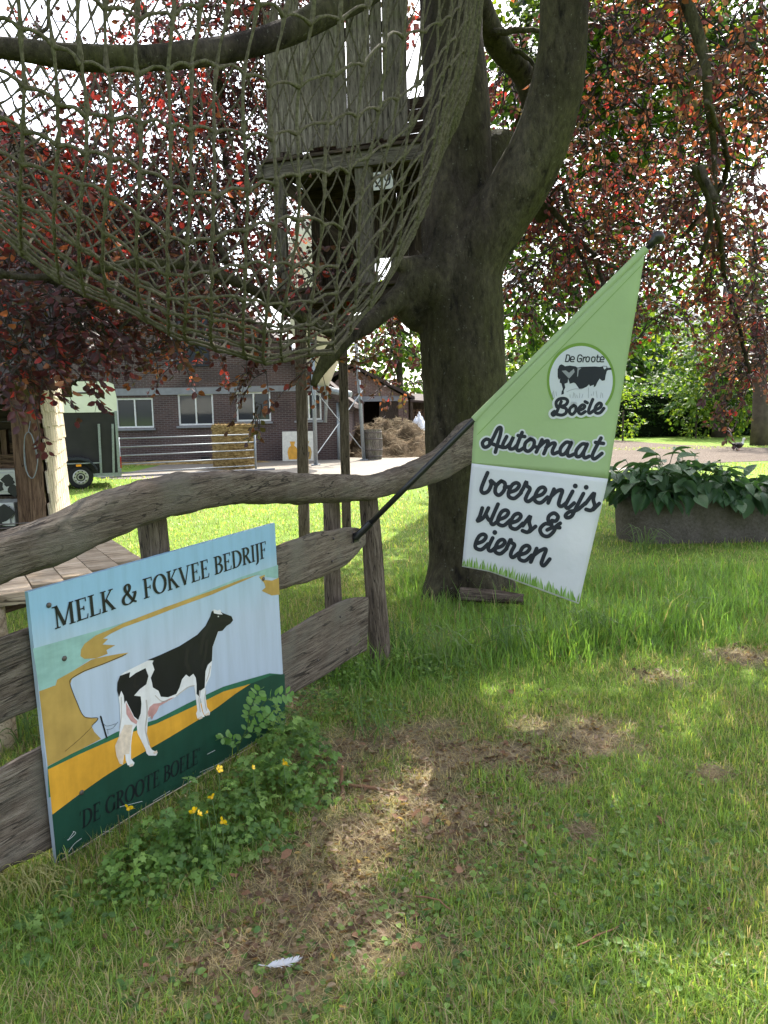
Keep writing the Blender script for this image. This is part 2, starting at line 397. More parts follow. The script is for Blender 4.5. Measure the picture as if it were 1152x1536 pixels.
# ------------------------------------------------------------------ the fence line
SA, SB = G(85, 1297), G(428, 1084, 0.03)               # foot of the painted board, left and right
SDIR = Vector((SB.x - SA.x, SB.y - SA.y, 0)).normalized()
SN = SDIR.cross(Vector((0, 0, 1))).normalized()
if SN.y > 0: SN = -SN                                   # towards the camera
SO = Vector((SA.x, SA.y, 0))
def SP(px, py, off=0.0): return onplane(px, py, SO + SN * off, SN)
FO = SO - SN * 0.05                                     # front face of the boards
def FP(px, py, off=0.0): return onplane(px, py, FO + SN * off, SN)

def gnarled(name, mat, pts, parent, thick, wob=0.010, sides=18, n=9, off=0.0, freq=7.0, square=2.6):
    """a sawn or split timber: (px, py, half height px) along the fence plane, real thickness"""
    cen = [FP(a, b, off) for a, b, h in pts]; top = [FP(a, b - h, off) for a, b, h in pts]
    hh = [(t - c).length for c, t in zip(cen, top)]
    cs = catmull(cen, n); hs = catn(hh, n); N = len(cs); mb = MB(); sd = random.uniform(0, 50)
    for i, c in enumerate(cs):
        t = (cs[min(i + 1, N - 1)] - cs[max(i - 1, 0)]).normalized(); u = Vector((0, 0, 1)); u = (u - t * u.dot(t)).normalized(); x = t.cross(u)
        for k in range(sides):
            a = 2 * math.pi * k / sides; ca, sa = math.cos(a), math.sin(a)
            rx = thick / 2 * math.copysign(abs(ca) ** (2 / square), ca); ru = hs[i] * math.copysign(abs(sa) ** (2 / square), sa)
            p = c + x * rx + u * ru
            groove = nz(Vector((p.dot(SDIR) * 1.3, ru * 38, rx * 30)), 1.0, sd)
            dsp = wob * (nz(p, freq, sd) + 0.5 * nz(p, freq * 3, sd)) + wob * 0.9 * groove
            mb.v.append(c + x * rx + u * ru + (x * ca + u * sa) * dsp)
    for i in range(N - 1):
        for k in range(sides):
            a0, a1 = i * sides + k, i * sides + (k + 1) % sides; mb.f.append((a0, a1, a1 + sides, a0 + sides))
    for base, rev in ((0, True), ((N - 1) * sides, False)):
        ring = [base + k for k in range(sides)]; mb.f.append(tuple(reversed(ring)) if rev else tuple(ring))
    # local frame: x along the timber so the grain follows it
    o = cs[0]; d = (cs[-1] - cs[0]).normalized(); up = Vector((0, 0, 1)); yv = up.cross(d).normalized(); zv = d.cross(yv)
    R = Matrix((d, yv, zv)).transposed(); Ri = R.inverted()
    ob = mesh_obj(name, [Ri @ (v - o) for v in mb.v], mb.f, mat, None, True)
    ob.matrix_world = Matrix.Translation(o) @ R.to_4x4()
    ob.parent = parent
    if parent is not None: ob.matrix_parent_inverse = world_of(parent).inverted()
    return ob
fence = thing('rustic_fence', 'rustic grey timber fence with wavy split rails and a leaning round post', 'fence', G(572, 1000))
gnarled('top_rail', M['grey_wood'], [(-110, 896, 43), (-50, 862, 40), (0, 837, 38), (60, 816, 37), (130, 788, 37), (200, 758, 33), (270, 741, 30), (350, 731, 25), (430, 731, 24), (500, 732, 21), (560, 730, 19), (615, 714, 20), (660, 695, 25), (692, 670, 32), (716, 655, 30)], fence, 0.13, 0.009, 30, 16, 0.03)
gnarled('middle_rail', M['grey_wood'], [(345, 884, 30), (415, 852, 33), (470, 835, 36), (510, 822, 30), (530, 812, 22), (543, 806, 13)], fence, 0.055, 0.007, 22, 12, -0.004)
gnarled('lower_board', M['grey_wood'], [(330, 1062, 52), (425, 1000, 48), (480, 967, 49), (520, 945, 46), (549, 936, 40)], fence, 0.03, 0.003, 22, 10, 0.005, 5, 6)
gnarled('middle_rail', M['grey_wood'], [(-140, 1082, 66), (-60, 1046, 64), (0, 1020, 63), (60, 996, 60), (140, 960, 50)], fence, 0.035, 0.004, 22, 10, 0.005, 5, 6)
gnarled('lower_board', M['grey_wood'], [(-140, 1310, 88), (-60, 1265, 82), (0, 1230, 76), (70, 1196, 80), (170, 1140, 70)], fence, 0.035, 0.004, 22, 10, 0.005, 5, 6)
def log_post(a, b, r0, r1, parent, mat=None, name='post', wob=0.006):
    a, b = Vector(a), Vector(b); n = 22; sides = 18; mb = MB(); sd = random.uniform(0, 40); L = (b - a).length
    z = (b - a).normalized(); x = z.orthogonal().normalized(); y = z.cross(x)
    for i in range(n + 1):
        t = i / n
        for k in range(sides):
            an = 2 * math.pi * k / sides; r = lerp(r0, r1, t)
            r += wob * nz(Vector((math.cos(an) * 3, math.sin(an) * 3, t * L * 2.5)), 1, sd) * 1.6 + wob * 0.6 * nz(Vector((math.cos(an) * 14, math.sin(an) * 14, t * L * 2)), 1, sd)
            mb.v.append(Vector((math.cos(an) * r, math.sin(an) * r, t * L + (0.015 * nz((math.cos(an) * 2, math.sin(an) * 2, 0), 1, sd) if i == n else 0))))
    for i in range(n):
        for k in range(sides):
            a0, a1 = i * sides + k, i * sides + (k + 1) % sides; mb.f.append((a0, a1, a1 + sides, a0 + sides))
    mb.f.append(tuple(n * sides + k for k in range(sides))); mb.f.append(tuple(reversed(range(sides))))
    o = mesh_obj(name, mb.v, mb.f, mat or M['post_wood'], None, True)
    o.matrix_world = Matrix.Translation(a) @ Matrix((x, y, z)).transposed().to_4x4(); o.parent = parent
    if parent is not None: o.matrix_parent_inverse = world_of(parent).inverted()
    return o
pb = G(573, 1004); pt = FP(552, 735, -0.05)
log_post(pb - Vector((0, 0, .08)), pt, 0.068, 0.058, fence)
q = FP(226, 762, -0.075); log_post((q.x + 0.05, q.y, -0.08), q + Vector((0, 0, 0.02)), 0.060, 0.060, fence)
q = FP(497, 738, -0.15); log_post((q.x - 0.01, q.y, -0.08), q, 0.052, 0.050, fence)
q = FP(-60, 860, -0.1); log_post((q.x, q.y, -0.08), q, 0.06, 0.06, fence)
for px, py, off in ((500, 808, .035), (498, 842, .035), (510, 925, .03), (520, 975, .03), (432, 1028, .03), (476, 990, .03)):
    c = FP(px, py, off - .012); MB().lathe(c, [(0.0075, 0), (0.0075, .004), (0.004, .008)], 8, SN).build('nail', M['screw'], fence, True)

# ------------------------------------------------------------------ drawing on flat boards and cloth
class Art:
    """shapes traced on a surface: pt(px, py, layer) gives the place on that surface"""
    def __init__(s, pt, parent, sub=0): s.pt = pt; s.par = parent; s.sub = sub
    def fill(s, name, mat, outline, layer, smooth=0, label=None):
        pts = outline
        if smooth: pts = [(p.x, p.y) for p in catmull([(a, b, 0) for a, b in outline], smooth, True)]
        if s.sub:                                # follow the folds of the cloth
            bm = bmesh.new(); fc = bm.faces.new([bm.verts.new((a, b, 0)) for a, b in pts]); fc.normal_update(); bmesh.ops.triangulate(bm, faces=[fc], ngon_method='EAR_CLIP'); bm.normal_update()
            for _ in range(6):
                es = [e for e in bm.edges if e.calc_length() > s.sub]
                if not es: break
                bmesh.ops.subdivide_edges(bm, edges=es, cuts=1); bmesh.ops.triangulate(bm, faces=[f_ for f_ in bm.faces if len(f_.verts) > 3])
            bm.verts.index_update(); mb = MB().add([s.pt(v.co.x, v.co.y, layer) for v in bm.verts], [tuple(v.index for v in f_.verts) for f_ in bm.faces]); bm.free()
            return mb.build(name, mat, s.par)
        o = MB().poly([s.pt(a, b, layer) for a, b in pts]).build(name, mat, s.par); return o
    def strokes(s, name, mat, strokes, width, layer, cap=True, smooth=6, stress=None):
        mb = MB()
        for st in strokes:
            w = width
            if isinstance(st, tuple) and isinstance(st[0], list): st, w = st
            if len(st) == 1:
                (cx, cy) = st[0]; mb.poly([s.pt(cx + w / 2 * math.cos(a * math.pi / 10), cy + w / 2 * math.sin(a * math.pi / 10), layer) for a in range(20)]); continue
            pts = [(p.x, p.y) for p in catmull([(a, b, 0) for a, b in st], smooth)] if (smooth and len(st) > 2) else st
            L, R, N = [], [], len(pts)
            for i, (x, y) in enumerate(pts):
                x0, y0 = pts[max(i - 1, 0)]; x1, y1 = pts[min(i + 1, N - 1)]; tx, ty = x1 - x0, y1 - y0; l = math.hypot(tx, ty) or 1; tx /= l; ty /= l
                ww = w if stress is None else stress(tx, ty, w)
                L.append((x - ty * ww / 2, y + tx * ww / 2)); R.append((x + ty * ww / 2, y - tx * ww / 2))
            b = len(mb.v); mb.v += [s.pt(a, c, layer) for a, c in L] + [s.pt(a, c, layer) for a, c in R]
            mb.f += [(b + i, b + i + 1, b + N + i + 1, b + N + i) for i in range(N - 1)]
            if cap:
                for e in (0, -1):
                    x, y = pts[e]; mb.poly([s.pt(x + w / 2 * math.cos(a * math.pi / 8), y + w / 2 * math.sin(a * math.pi / 8), layer + 0.15) for a in range(16)])
        return mb.build(name, mat, s.par)

# ------------------------------------------------------------------ the painted board
def m_paint(name, c, var=0.10, scale=9, rough=0.42, streak=None):
    n = NT(name, rough, 0.4); f = n.noise(scale, 6, 0.6, n.co('Object', streak or (1, 1, 1))); f2 = n.noise(90, 3, 0.6)
    col = n.ramp(f, [(0.3, tuple(x * (1 - var) for x in c)), (0.7, tuple(min(1, x * (1 + var)) for x in c))])
    stn = n.noise(4, 5, .6, n.co('Object', (5, 5, .5))); col = n.mix(1.0, col, n.ramp(stn, [(0.32, (.88, .87, .85)), (0.55, (1, 1, 1)), (0.7, (1.06, 1.06, 1.05))]), 'MULTIPLY'); sc = n.ramp(f2, [(0.70, (0, 0, 0)), (0.78, (0.3, 0.3, 0.3))]); n.base(n.mix(sc, col, tuple(min(1, x * 1.4 + .05) for x in c))); n.bump(f, 0.08, 0.003); return n.m
n = NT('sky_blue_paint', 0.4, 0.4); co = n.co('Object'); sep = n.n.new('ShaderNodeSeparateXYZ'); n.link(co, sep.inputs[0])
f = n.noise(5, 5, 0.6); zz = n.math('ADD', n.math('MULTIPLY', sep.outputs[2], 1.0), n.math('MULTIPLY', f, 0.12))
stn = n.noise(4, 5, .6, n.co('Object', (5, 5, .5))); n.base(n.mix(1.0, n.ramp(stn, [(0.32, (.91, .90, .88)), (0.52, (1, 1, 1)), (0.7, (1.05, 1.05, 1.05))]), n.ramp(zz, [(0.10, (0.40, 0.465, 0.56)), (0.72, (0.42, 0.49, 0.585)), (0.86, (0.36, 0.475, 0.565)), (1.02, (0.24, 0.415, 0.555))]), 'MULTIPLY')); M['p_sky'] = n.m
M['p_teal'] = m_paint('sea_green_paint', (0.25, 0.42, 0.38), .18, 6, streak=(1, 1, 3)); M['p_ochre'] = m_paint('ochre_paint', (0.42, 0.27, 0.07), .15)
M['p_orange'] = m_paint('orange_ochre_paint', (0.62, 0.31, 0.03), .18, 7); M['p_green'] = m_paint('mid_green_paint', (0.025, 0.125, 0.065), .12)
M['p_dark'] = m_paint('bottle_green_paint', (0.010, 0.052, 0.032), .12); M['p_black'] = m_paint('black_paint', (0.008, 0.008, 0.010), .3, 14, 0.38)
M['p_white'] = m_paint('white_paint', (0.70, 0.69, 0.68), .08, 20); M['p_pink'] = m_paint('pink_paint', (0.50, 0.27, 0.25), .2, 25)
M['p_cream'] = m_paint('cream_paint', (0.66, 0.54, 0.42), .18, 40); M['p_ink'] = m_paint('faded_black_paint', (0.006, 0.010, 0.012), .3, 14)
def c5(a, b): return (40 + a / 2.88, 780 + b / 2.88)
def c6(a, b): return (160 + a / 4.114, 900 + b / 4.114)
corners = [(42, 888), (412, 784.5), (428.5, 1083), (85.5, 1296)]
fl, fr = SP(*corners[3]), SP(*corners[2])
board = thing('painted_farm_sign', 'painted wooden board with a black and white cow leaning on the fence', 'sign', SP(*corners[3]))
pn = MB().slab([SP(*c) for c in corners], -SN * 0.018)
# own frame so that the paint follows the board
Rb = Matrix((SDIR, -SN, Vector((0, 0, 1)))).transposed(); Ob = SP(*corners[3])
def board_part(name, mb, mat):
    o = mesh_obj(name, [Rb.inverted() @ (v - Ob) for v in mb.v], mb.f, mat); o.matrix_world = Matrix.Translation(Ob) @ Rb.to_4x4(); o.parent = board
    o.matrix_parent_inverse = world_of(board).inverted(); return o
board_part('panel', pn, M['p_sky'])
art = Art(lambda a, b, l: SP(a, b, 0.0003 + 0.0002 * l), board)
F = lambda name, mat, pts, layer, sm=0, cv=c5: art.fill(name, M[mat], [cv(*p) for p in pts], layer, sm)
F('painted_sea', 'p_teal', [(27, 556), (130, 527), (375, 458), (560, 395), (780, 305), (930, 245), (1086, 194), (1087, 252), (1040, 247), (1000, 238), (900, 270), (600, 385), (370, 470), (300, 500), (240, 560), (240, 590), (275, 602), (200, 652), (130, 692), (125, 714), (55, 740)], 1)
F('painted_shore', 'p_ochre', [(440, 573), (415, 590), (330, 625), (250, 655), (196, 685), (188, 710), (200, 750), (215, 785), (232, 825), (250, 850), (310, 858), (280, 890), (292, 915), (322, 946), (91, 1064), (54, 740), (125, 714), (132, 690), (200, 652), (280, 603), (335, 590), (400, 578)], 2)
F('painted_sandbank', 'p_ochre', [(235, 560), (250, 535), (300, 498), (360, 473), (420, 445), (600, 376), (800, 305), (930, 256), (1000, 236), (930, 266), (800, 322), (650, 377), (540, 420), (420, 463), (365, 490), (330, 512), (352, 514), (328, 538), (383, 541), (345, 562), (350, 578), (300, 598), (250, 600), (232, 588)], 2)
F('painted_island', 'p_ochre', [(1003, 246), (1030, 236), (1024, 258), (1060, 262), (1089, 249), (1093, 322), (1058, 326), (1015, 306), (1032, 291), (1026, 272)], 2)
F('painted_dike', 'p_green', [(90, 1066), (200, 1007), (330, 946), (390, 915), (560, 862), (700, 790), (850, 720), (950, 690), (1050, 662), (1114, 668), (1117, 760), (800, 860), (400, 1060), (95, 1200)], 3)
F('painted_meadow', 'p_dark', [(110, 1272), (330, 1110), (560, 970), (760, 850), (900, 750), (970, 706), (1060, 670), (1114.5, 665), (1118, 872), (131, 1485)], 4)
F('painted_field', 'p_orange', [(92, 1078), (230, 1011), (400, 936), (560, 880), (720, 806), (850, 741), (967, 708), (900, 752), (830, 805), (760, 852), (640, 925), (560, 972), (450, 1035), (330, 1112), (220, 1190), (111, 1273)], 5)
art.strokes('painted_shoreline', M['p_black'], [[c5(*p) for p in ((430, 580), (330, 622), (250, 652), (196, 684), (188, 708), (215, 782), (250, 850), (308, 856), (282, 888))]], 1.0, 6, False)
art.strokes('painted_fence_post', M['p_black'], [[c5(320, 849), c5(346, 940)]], 2.4, 6)
art.strokes('painted_wire', M['p_black'], [[c5(*p) for p in s] for s in (((325, 870), (345, 890), (385, 880)), ((345, 905), (370, 900), (395, 872)), ((165, 1000), (230, 945), (285, 890)), ((350, 905), (352, 925)))], 0.5, 6, False)
COW = [(650, 65), (665, 58), (685, 65), (700, 58), (712, 80), (770, 100), (782, 125), (765, 145), (740, 160), (715, 190), (690, 195), (680, 220), (655, 290), (650, 390), (640, 470), (620, 510), (608, 540), (612, 600), (618, 660), (638, 690), (635, 710), (605, 712), (595, 690), (585, 640), (578, 600), (580, 650), (590, 690), (605, 720), (560, 732), (552, 700), (560, 680), (548, 590), (540, 530), (510, 535), (440, 590), (380, 625), (330, 650), (310, 690), (285, 715), (255, 730), (250, 800), (245, 850), (265, 900), (280, 925), (315, 940), (305, 960), (260, 960), (245, 945), (240, 920), (215, 870), (190, 820), (185, 770), (165, 800), (155, 850), (150, 900), (150, 980), (172, 1005), (165, 1020), (130, 1020), (118, 990), (115, 950), (105, 960), (100, 1015), (80, 1010), (60, 960), (55, 900), (75, 850), (85, 770), (80, 640), (70, 580), (65, 510), (80, 470), (110, 445), (250, 375), (330, 340), (450, 285), (560, 215), (610, 160), (640, 100)]
F('painted_cow', 'p_white', COW, 7, 0, c6)
F('painted_cow_patch', 'p_black', [(250, 372), (330, 339), (450, 284), (560, 214), (610, 159), (640, 99), (648, 72), (658, 62), (662, 82), (690, 88), (716, 90), (702, 70), (716, 80), (770, 100), (781, 125), (765, 145), (740, 160), (715, 190), (688, 194), (679, 220), (654, 290), (650, 375), (625, 400), (610, 440), (605, 540), (580, 560), (575, 600), (555, 580), (555, 520), (550, 480), (535, 455), (510, 475), (490, 460), (465, 490), (450, 540), (430, 580), (380, 600), (335, 597), (320, 560), (285, 540), (280, 510), (272, 480), (295, 430), (282, 390), (290, 373)], 8, 0, c6)
F('painted_cow_patch', 'p_black', [(66, 510), (82, 468), (145, 445), (140, 480), (180, 450), (240, 420), (258, 470), (245, 520), (205, 550), (170, 590), (210, 595), (215, 640), (210, 700), (195, 740), (170, 720), (140, 660), (120, 620), (110, 640), (105, 590), (90, 560), (76, 600), (65, 560)], 8, 0, c6)
F('painted_udder', 'p_pink', [(330, 635), (290, 640), (265, 660), (253, 695), (258, 722), (270, 718), (280, 738), (290, 715), (310, 690), (325, 655), (420, 600), (395, 605)], 9, 0, c6)
F('painted_udder', 'p_pink', [(118, 630), (140, 668), (170, 728), (190, 748), (184, 768), (150, 748), (122, 705)], 9, 0, c6)
F('painted_tail_switch', 'p_cream', [(60, 960), (52, 900), (75, 845), (110, 770), (160, 770), (150, 850), (140, 950), (110, 950), (100, 1012), (80, 1008)], 9, 0, c6)
F('painted_eye', 'p_white', [(684, 100), (690, 97), (694, 103), (688, 106)], 9, 0, c6)
M['p_brown'] = m_paint('brown_black_paint', (.014, .012, .012), .3, 20); M['p_shade'] = m_paint('warm_grey_paint', (.46, .42, .38), .15, 30)
for s_, w_ in ((((640, 150), (600, 220), (580, 330)), 5), (((500, 300), (490, 380), (515, 440)), 5), (((620, 250), (610, 330), (590, 420)), 4), (((180, 470), (170, 530), (195, 530)), 3), (((700, 130), (740, 125), (760, 130)), 3)):
    art.strokes('painted_sheen', M['p_brown'], [[c6(*p) for p in s_]], w_, 9)
for s_, w_ in ((((430, 592), (500, 540), (540, 528)), 1.6), (((245, 620), (250, 700), (240, 800), (262, 890)), 2.2), (((575, 560), (570, 620), (578, 690)), 1.4), (((612, 560), (606, 620), (616, 680)), 1.2), (((300, 590), (340, 625), (380, 618)), 1.6), (((640, 410), (630, 460), (616, 500)), 1.4), (((90, 600), (92, 700), (82, 790)), 1.2)):
    art.strokes('painted_shading', M['p_shade'], [[c6(*p) for p in s_]], w_, 9)
for p in ((300, 935), (620, 700), (578, 722), (150, 1015)):
    F('painted_hoof', 'p_cream', [(p[0] - 12, p[1] + 4), (p[0] + 10, p[1] - 8), (p[0] + 14, p[1] + 8), (p[0] - 8, p[1] + 16)], 9, 0, c6)
art.strokes('scratch_marks', M['p_white'], [[c5(*p) for p in s] for s in (((178, 1385), (205, 1345)), ((200, 1345), (212, 1352), (190, 1375), (175, 1382)), ((178, 1440), (205, 1400), (238, 1375)), ((330, 1345), (400, 1345), (440, 1330), (500, 1300)), ((545, 1215), (620, 1170)), ((560, 1245), (640, 1185)), ((748, 1090), (860, 1040)), ((780, 1012), (815, 994)), ((985, 975), (1085, 900)), ((400, 1240), (500, 1215)))], 0.5, 6, False)
art.strokes('worn_edge', M['p_cream'], [[c5(*p) for p in ((135, 1478), (500, 1250), (1000, 962), (1110, 893))]], 1.2, 6, False, 0)

# serif capitals, drawn in unit cells (x, y up); thick stems, thin hair lines
TH, HA = 0.15, 0.055
def _arc(cx, cy, rx, ry, a0, a1, n=14): return [(cx + rx * math.cos(math.radians(a0 + (a1 - a0) * i / n)), cy + ry * math.sin(math.radians(a0 + (a1 - a0) * i / n))) for i in range(n + 1)]
def _sf(x, y, w=0.15): return ([(x - w, y + (HA / 2 if y < .5 else -HA / 2)), (x + w, y + (HA / 2 if y < .5 else -HA / 2))], HA)
def _stem(x, y0=0, y1=1): return ([(x, y0), (x, y1)], TH)
SERIF = {
 'M': (1.02, [([(.14, 0), (.15, 1)], .07), ([(.13, 1), (.47, .06)], .15), ([(.47, .06), (.82, 1)], .07), _stem(.84), _sf(.14, 0, .13), _sf(.84, 0, .15), _sf(.06, 1, .10), _sf(.88, 1, .10)]),
 'E': (.66, [_stem(.18), _sf(.18, 0), _sf(.18, 1), ([(.1, .97), (.55, .97)], HA), ([(.55, 1), (.56, .80)], .05), ([(.18, .52), (.44, .52)], HA), ([(.44, .62), (.44, .42)], .05), ([(.1, .03), (.58, .03)], HA), ([(.57, 0), (.61, .22)], .05)]),
 'F': (.60, [_stem(.18), _sf(.18, 0, .17), _sf(.18, 1), ([(.1, .97), (.54, .97)], HA), ([(.54, 1), (.55, .80)], .05), ([(.18, .51), (.44, .51)], HA), ([(.44, .61), (.44, .41)], .05)]),
 'L': (.62, [_stem(.18), _sf(.18, 0), _sf(.18, 1, .16), ([(.1, .03), (.56, .03)], HA), ([(.55, 0), (.59, .24)], .05)]),
 'K': (.80, [_stem(.18), _sf(.18, 0), _sf(.18, 1), ([(.62, .98), (.22, .46)], .065), ([(.30, .56), (.68, .02)], .15), _sf(.66, 0, .13), _sf(.60, 1, .12)]),
 'O': (.86, [(_arc(.43, .5, .35, .47, 0, 360, 28), None)]),
 'V': (.78, [([(.10, 1), (.38, .02)], .15), ([(.38, .02), (.66, 1)], .065), _sf(.10, 1, .13), _sf(.66, 1, .12)]),
 'B': (.68, [_stem(.18), _sf(.12, 0, .10), _sf(.12, 1, .10), ([(.14, .97)] + _arc(.28, .75, .25, .22, 90, -90, 10) + [(.18, .53)], None), ([(.18, .53)] + _arc(.30, .28, .29, .25, 90, -90, 10) + [(.14, .03)], None)]),
 'D': (.82, [_stem(.18), _sf(.12, 0, .10), _sf(.12, 1, .10), ([(.14, .97)] + _arc(.30, .5, .43, .47, 90, -90, 16) + [(.14, .03)], None)]),
 'R': (.74, [_stem(.18), _sf(.18, 0), _sf(.12, 1, .10), ([(.14, .97)] + _arc(.28, .74, .27, .23, 90, -90, 10) + [(.18, .51)], None), ([(.32, .51), (.64, .02)], .14), _sf(.66, 0, .09)]),
 'I': (.36, [_stem(.18), _sf(.18, 0), _sf(.18, 1)]),
 'J': (.38, [([(.20, 1), (.20, .1), (.16, -.12), (.02, -.20)], None), _sf(.20, 1)]),
 'G': (.86, [(_arc(.45, .5, .36, .47, 40, 330, 22), None), _stem(.74, .06, .42), _sf(.74, .44, .12), ([(.70, .98), (.72, .76)], .04)]),
 'T': (.74, [_stem(.36), _sf(.36, 0, .17), ([(.03, .97), (.69, .97)], HA), ([(.04, 1), (.03, .78)], .05), ([(.68, 1), (.69, .78)], .05)]),
 '&': (.90, [([(.80, .50), (.66, .18), (.42, .02), (.16, .06), (.08, .26), (.18, .44), (.42, .62), (.50, .82), (.40, .97), (.26, .90), (.25, .72), (.40, .46), (.64, .12), (.82, .02)], None), ([(.62, .52), (.86, .52)], HA)]),
 "'": (.24, [([(.12, 1), (.10, .78)], .07)]), ' ': (.34, [])}
def serif_text(name, text, o, ux, uy, width, height, mat, par, slant=0.0):
    """o: lower left corner of the line on the board; ux, uy: directions on the board (m)"""
    tot = sum(SERIF[c][0] for c in text); sx = width / tot; x = 0
    for ch in text:
        w, sts = SERIF[ch]
        if sts:
            a = Art(lambda u, v, l, x=x: o + ux * ((x + u) * sx + slant * v * height) + uy * (v * height) + SN * (0.0003 + 0.0002 * l), par)
            mb = MB(); 
            for pts, wd in sts:
                st = None if wd is not None else (lambda tx, ty, w0: HA + (TH + .02 - HA) * abs(ty) ** 1.3)
                ob = a.strokes('letter', mat, [pts], wd or TH, 10, False, 4 if (wd is None and len(pts) < 16 and ch in 'J&') else 0, st)
                mb.add([v.co.copy() for v in ob.data.vertices], [tuple(p.vertices) for p in ob.data.polygons]); d = ob.data; bpy.data.objects.remove(ob); bpy.data.meshes.remove(d)
            mb.build('letter', mat, par)
        x += w
def line_on_board(name, text, bl, br, hpx, mat, slant=0.0):
    o, e, t = SP(*bl), SP(*br), SP(bl[0] - (2 if not slant else 0), bl[1] - hpx); ux = (e - o); wdt = ux.length; ux.normalize(); uy = Vector((0, 0, 1)); uy = (uy - ux * uy.dot(ux)).normalized()
    serif_text(name, text, o, ux, uy, wdt, (t - o).dot(uy), mat, board, slant)
line_on_board('melk', 'MELK & FOKVEE BEDRIJF', (82, 944), (400, 836), 34, M['p_black'])
line_on_board('boele', "'DE GROOTE BOELE'", (117, 1246), (300, 1143), 27, M['p_ink'], 0.10)
for a, b in ((62, 0), (0, 0)): pass
for q in ((95, 368), (162, 598), (236, 1177), (1022, 254)):
    c = SP(*c5(*q)); MB().lathe(c, [(0.010, 0), (0.010, .003), (0.006, .006)], 10, SN).build('screw', M['screw'], board, True)
# ------------------------------------------------------------------ banner on a slanting pole
def m_cloth(name, c, rough=0.7):
    n = NT(name, rough, 0.25); f = n.noise(3.5, 5, 0.55); f2 = n.noise(240, 2, 0.5); f3 = n.noise(16, 7, 0.7, None, 1.2)
    col = n.ramp(f, [(0.25, tuple(x * .95 for x in c)), (0.75, tuple(min(1, x * 1.05) for x in c))])
    n.base(n.mix(n.ramp(f3, [(0.66, (0, 0, 0)), (0.74, (.22, .22, .22))]), col, tuple(min(1, x * 1.25 + .04) for x in c)))
    n.bump(n.math('ADD', n.math('MULTIPLY', f, 1.0), n.math('MULTIPLY', f2, 0.02)), 0.45, 0.03)
    t = n.n.new('ShaderNodeBsdfTranslucent'); t.inputs[0].default_value = (*c, 1)
    mx = n.n.new('ShaderNodeMixShader'); mx.inputs[0].default_value = 0.22
    n.link(n.b.outputs[0], mx.inputs[1]); n.link(t.outputs[0], mx.inputs[2]); n.link(mx.outputs[0], n.out.inputs[0]); return n.m
M['f_green'] = m_cloth('light_green_cloth', (0.335, 0.445, 0.225)); M['f_white'] = m_cloth('white_cloth', (0.60, 0.61, 0.635))
M['f_ring'] = m_cloth('olive_green_print', (0.17, 0.29, 0.055)); M['f_ink'] = m_cloth('charcoal_print', (0.026, 0.029, 0.036)); M['f_logo'] = m_cloth('pale_grey_print', (0.58, 0.60, 0.65))
M['f_grass'] = m_cloth('grass_green_print', (0.17, 0.31, 0.055)); M['f_grass2'] = m_cloth('pale_grass_print', (0.30, 0.44, 0.17)); M['f_grey'] = m_cloth('mid_grey_print', (0.28, 0.29, 0.32))
q0, q1 = FP(541, 799, 0.065), P(985, 357, 4.12)
def on_pole(px):                                # where the pole crosses that sight line
    lo, hi = 0.0, 1.0
    for _ in range(40):
        m = (lo + hi) / 2; p = lerp(q0, q1, m) - CAM; x = 576 + FPX * p.dot(RT) / p.dot(FW)
        if x < px: lo = m
        else: hi = m
    return lerp(q0, q1, lo)
pa, pbk = on_pole(712), on_pole(968)
PD = (q1 - q0).normalized(); hd = Vector((PD.x, PD.y, 0)).normalized(); FN = hd.cross(Vector((0, 0, 1))).normalized()
if FN.y > 0: FN = -FN
FO2 = pa.copy()
def wave(p):
    s = (p - pa).dot(hd); z = p.z - pa.z
    return 0.009 * math.sin((s - z * .55) * 9) * math.exp(-((z - s * .8 + .35) / .5) ** 2) + 0.010 * math.sin(s * 6 + z * 2.0) * min(1, max(0, (0.5 - z) * .8)) + 0.006 * math.sin(z * 7 - s * 3) + 0.010 * math.sin(s*2.2+1.0)*max(0,-z)
def BP(px, py, layer=0.0):
    p = onplane(px, py, FO2 + FN * 0.012, FN)
    return p + FN * (wave(p) + 0.0010 * layer + (0.0012 if layer else 0.0))
flag = thing('hanging_banner', 'green and white farm shop banner hanging from a slanting black pole', 'banner', q0)
pole = MB().tube([lerp(q0, q1, t) for t in (0, .2, .4, .6, .8, .985)], 0.0165, 14).build('pole', M['black_steel'], flag, True)
MB().lathe(lerp(q0, q1, .975), [(0.020, 0), (0.020, .035), (0.030, .05), (0.034, .06), (0.034, .078), (0.026, .088), (0.008, .094)], 18, PD).build('pole_knob', M['black_steel'], flag, True)
br = MB().tube([q0 - PD * 0.045, q0 + PD * 0.085], 0.0215, 14)
br.box(FP(534, 806, 0.032), (0.055, 0.055, 0.008), Matrix((SDIR, Vector((0, 0, 1)), -SN)).transposed())
bk = br.build('pole_bracket', M['black_steel'], flag)
for dx, dz in ((-6, -8), (6, 8), (-6, 8)):
    MB().lathe(FP(534 + dx, 806 + dz, 0.034), [(0.006, 0), (0.005, .005)], 8, SN).build('bolt', M['screw'], bk)
MB().tube([on_pole(x) for x in (711, 760, 820, 880, 930, 969)], [.0215, .021, .021, .021, .0205, .0205], 14, False).build('sleeve', M['f_green'], flag, True)
def polyline(pts, t):
    L = [math.dist(a, b) for a, b in zip(pts[:-1], pts[1:])]; s = t * sum(L)
    for (a, b), l in zip(zip(pts[:-1], pts[1:]), L):
        if s <= l: return (lerp(a[0], b[0], s / l), lerp(a[1], b[1], s / l))
        s -= l
    return pts[-1]
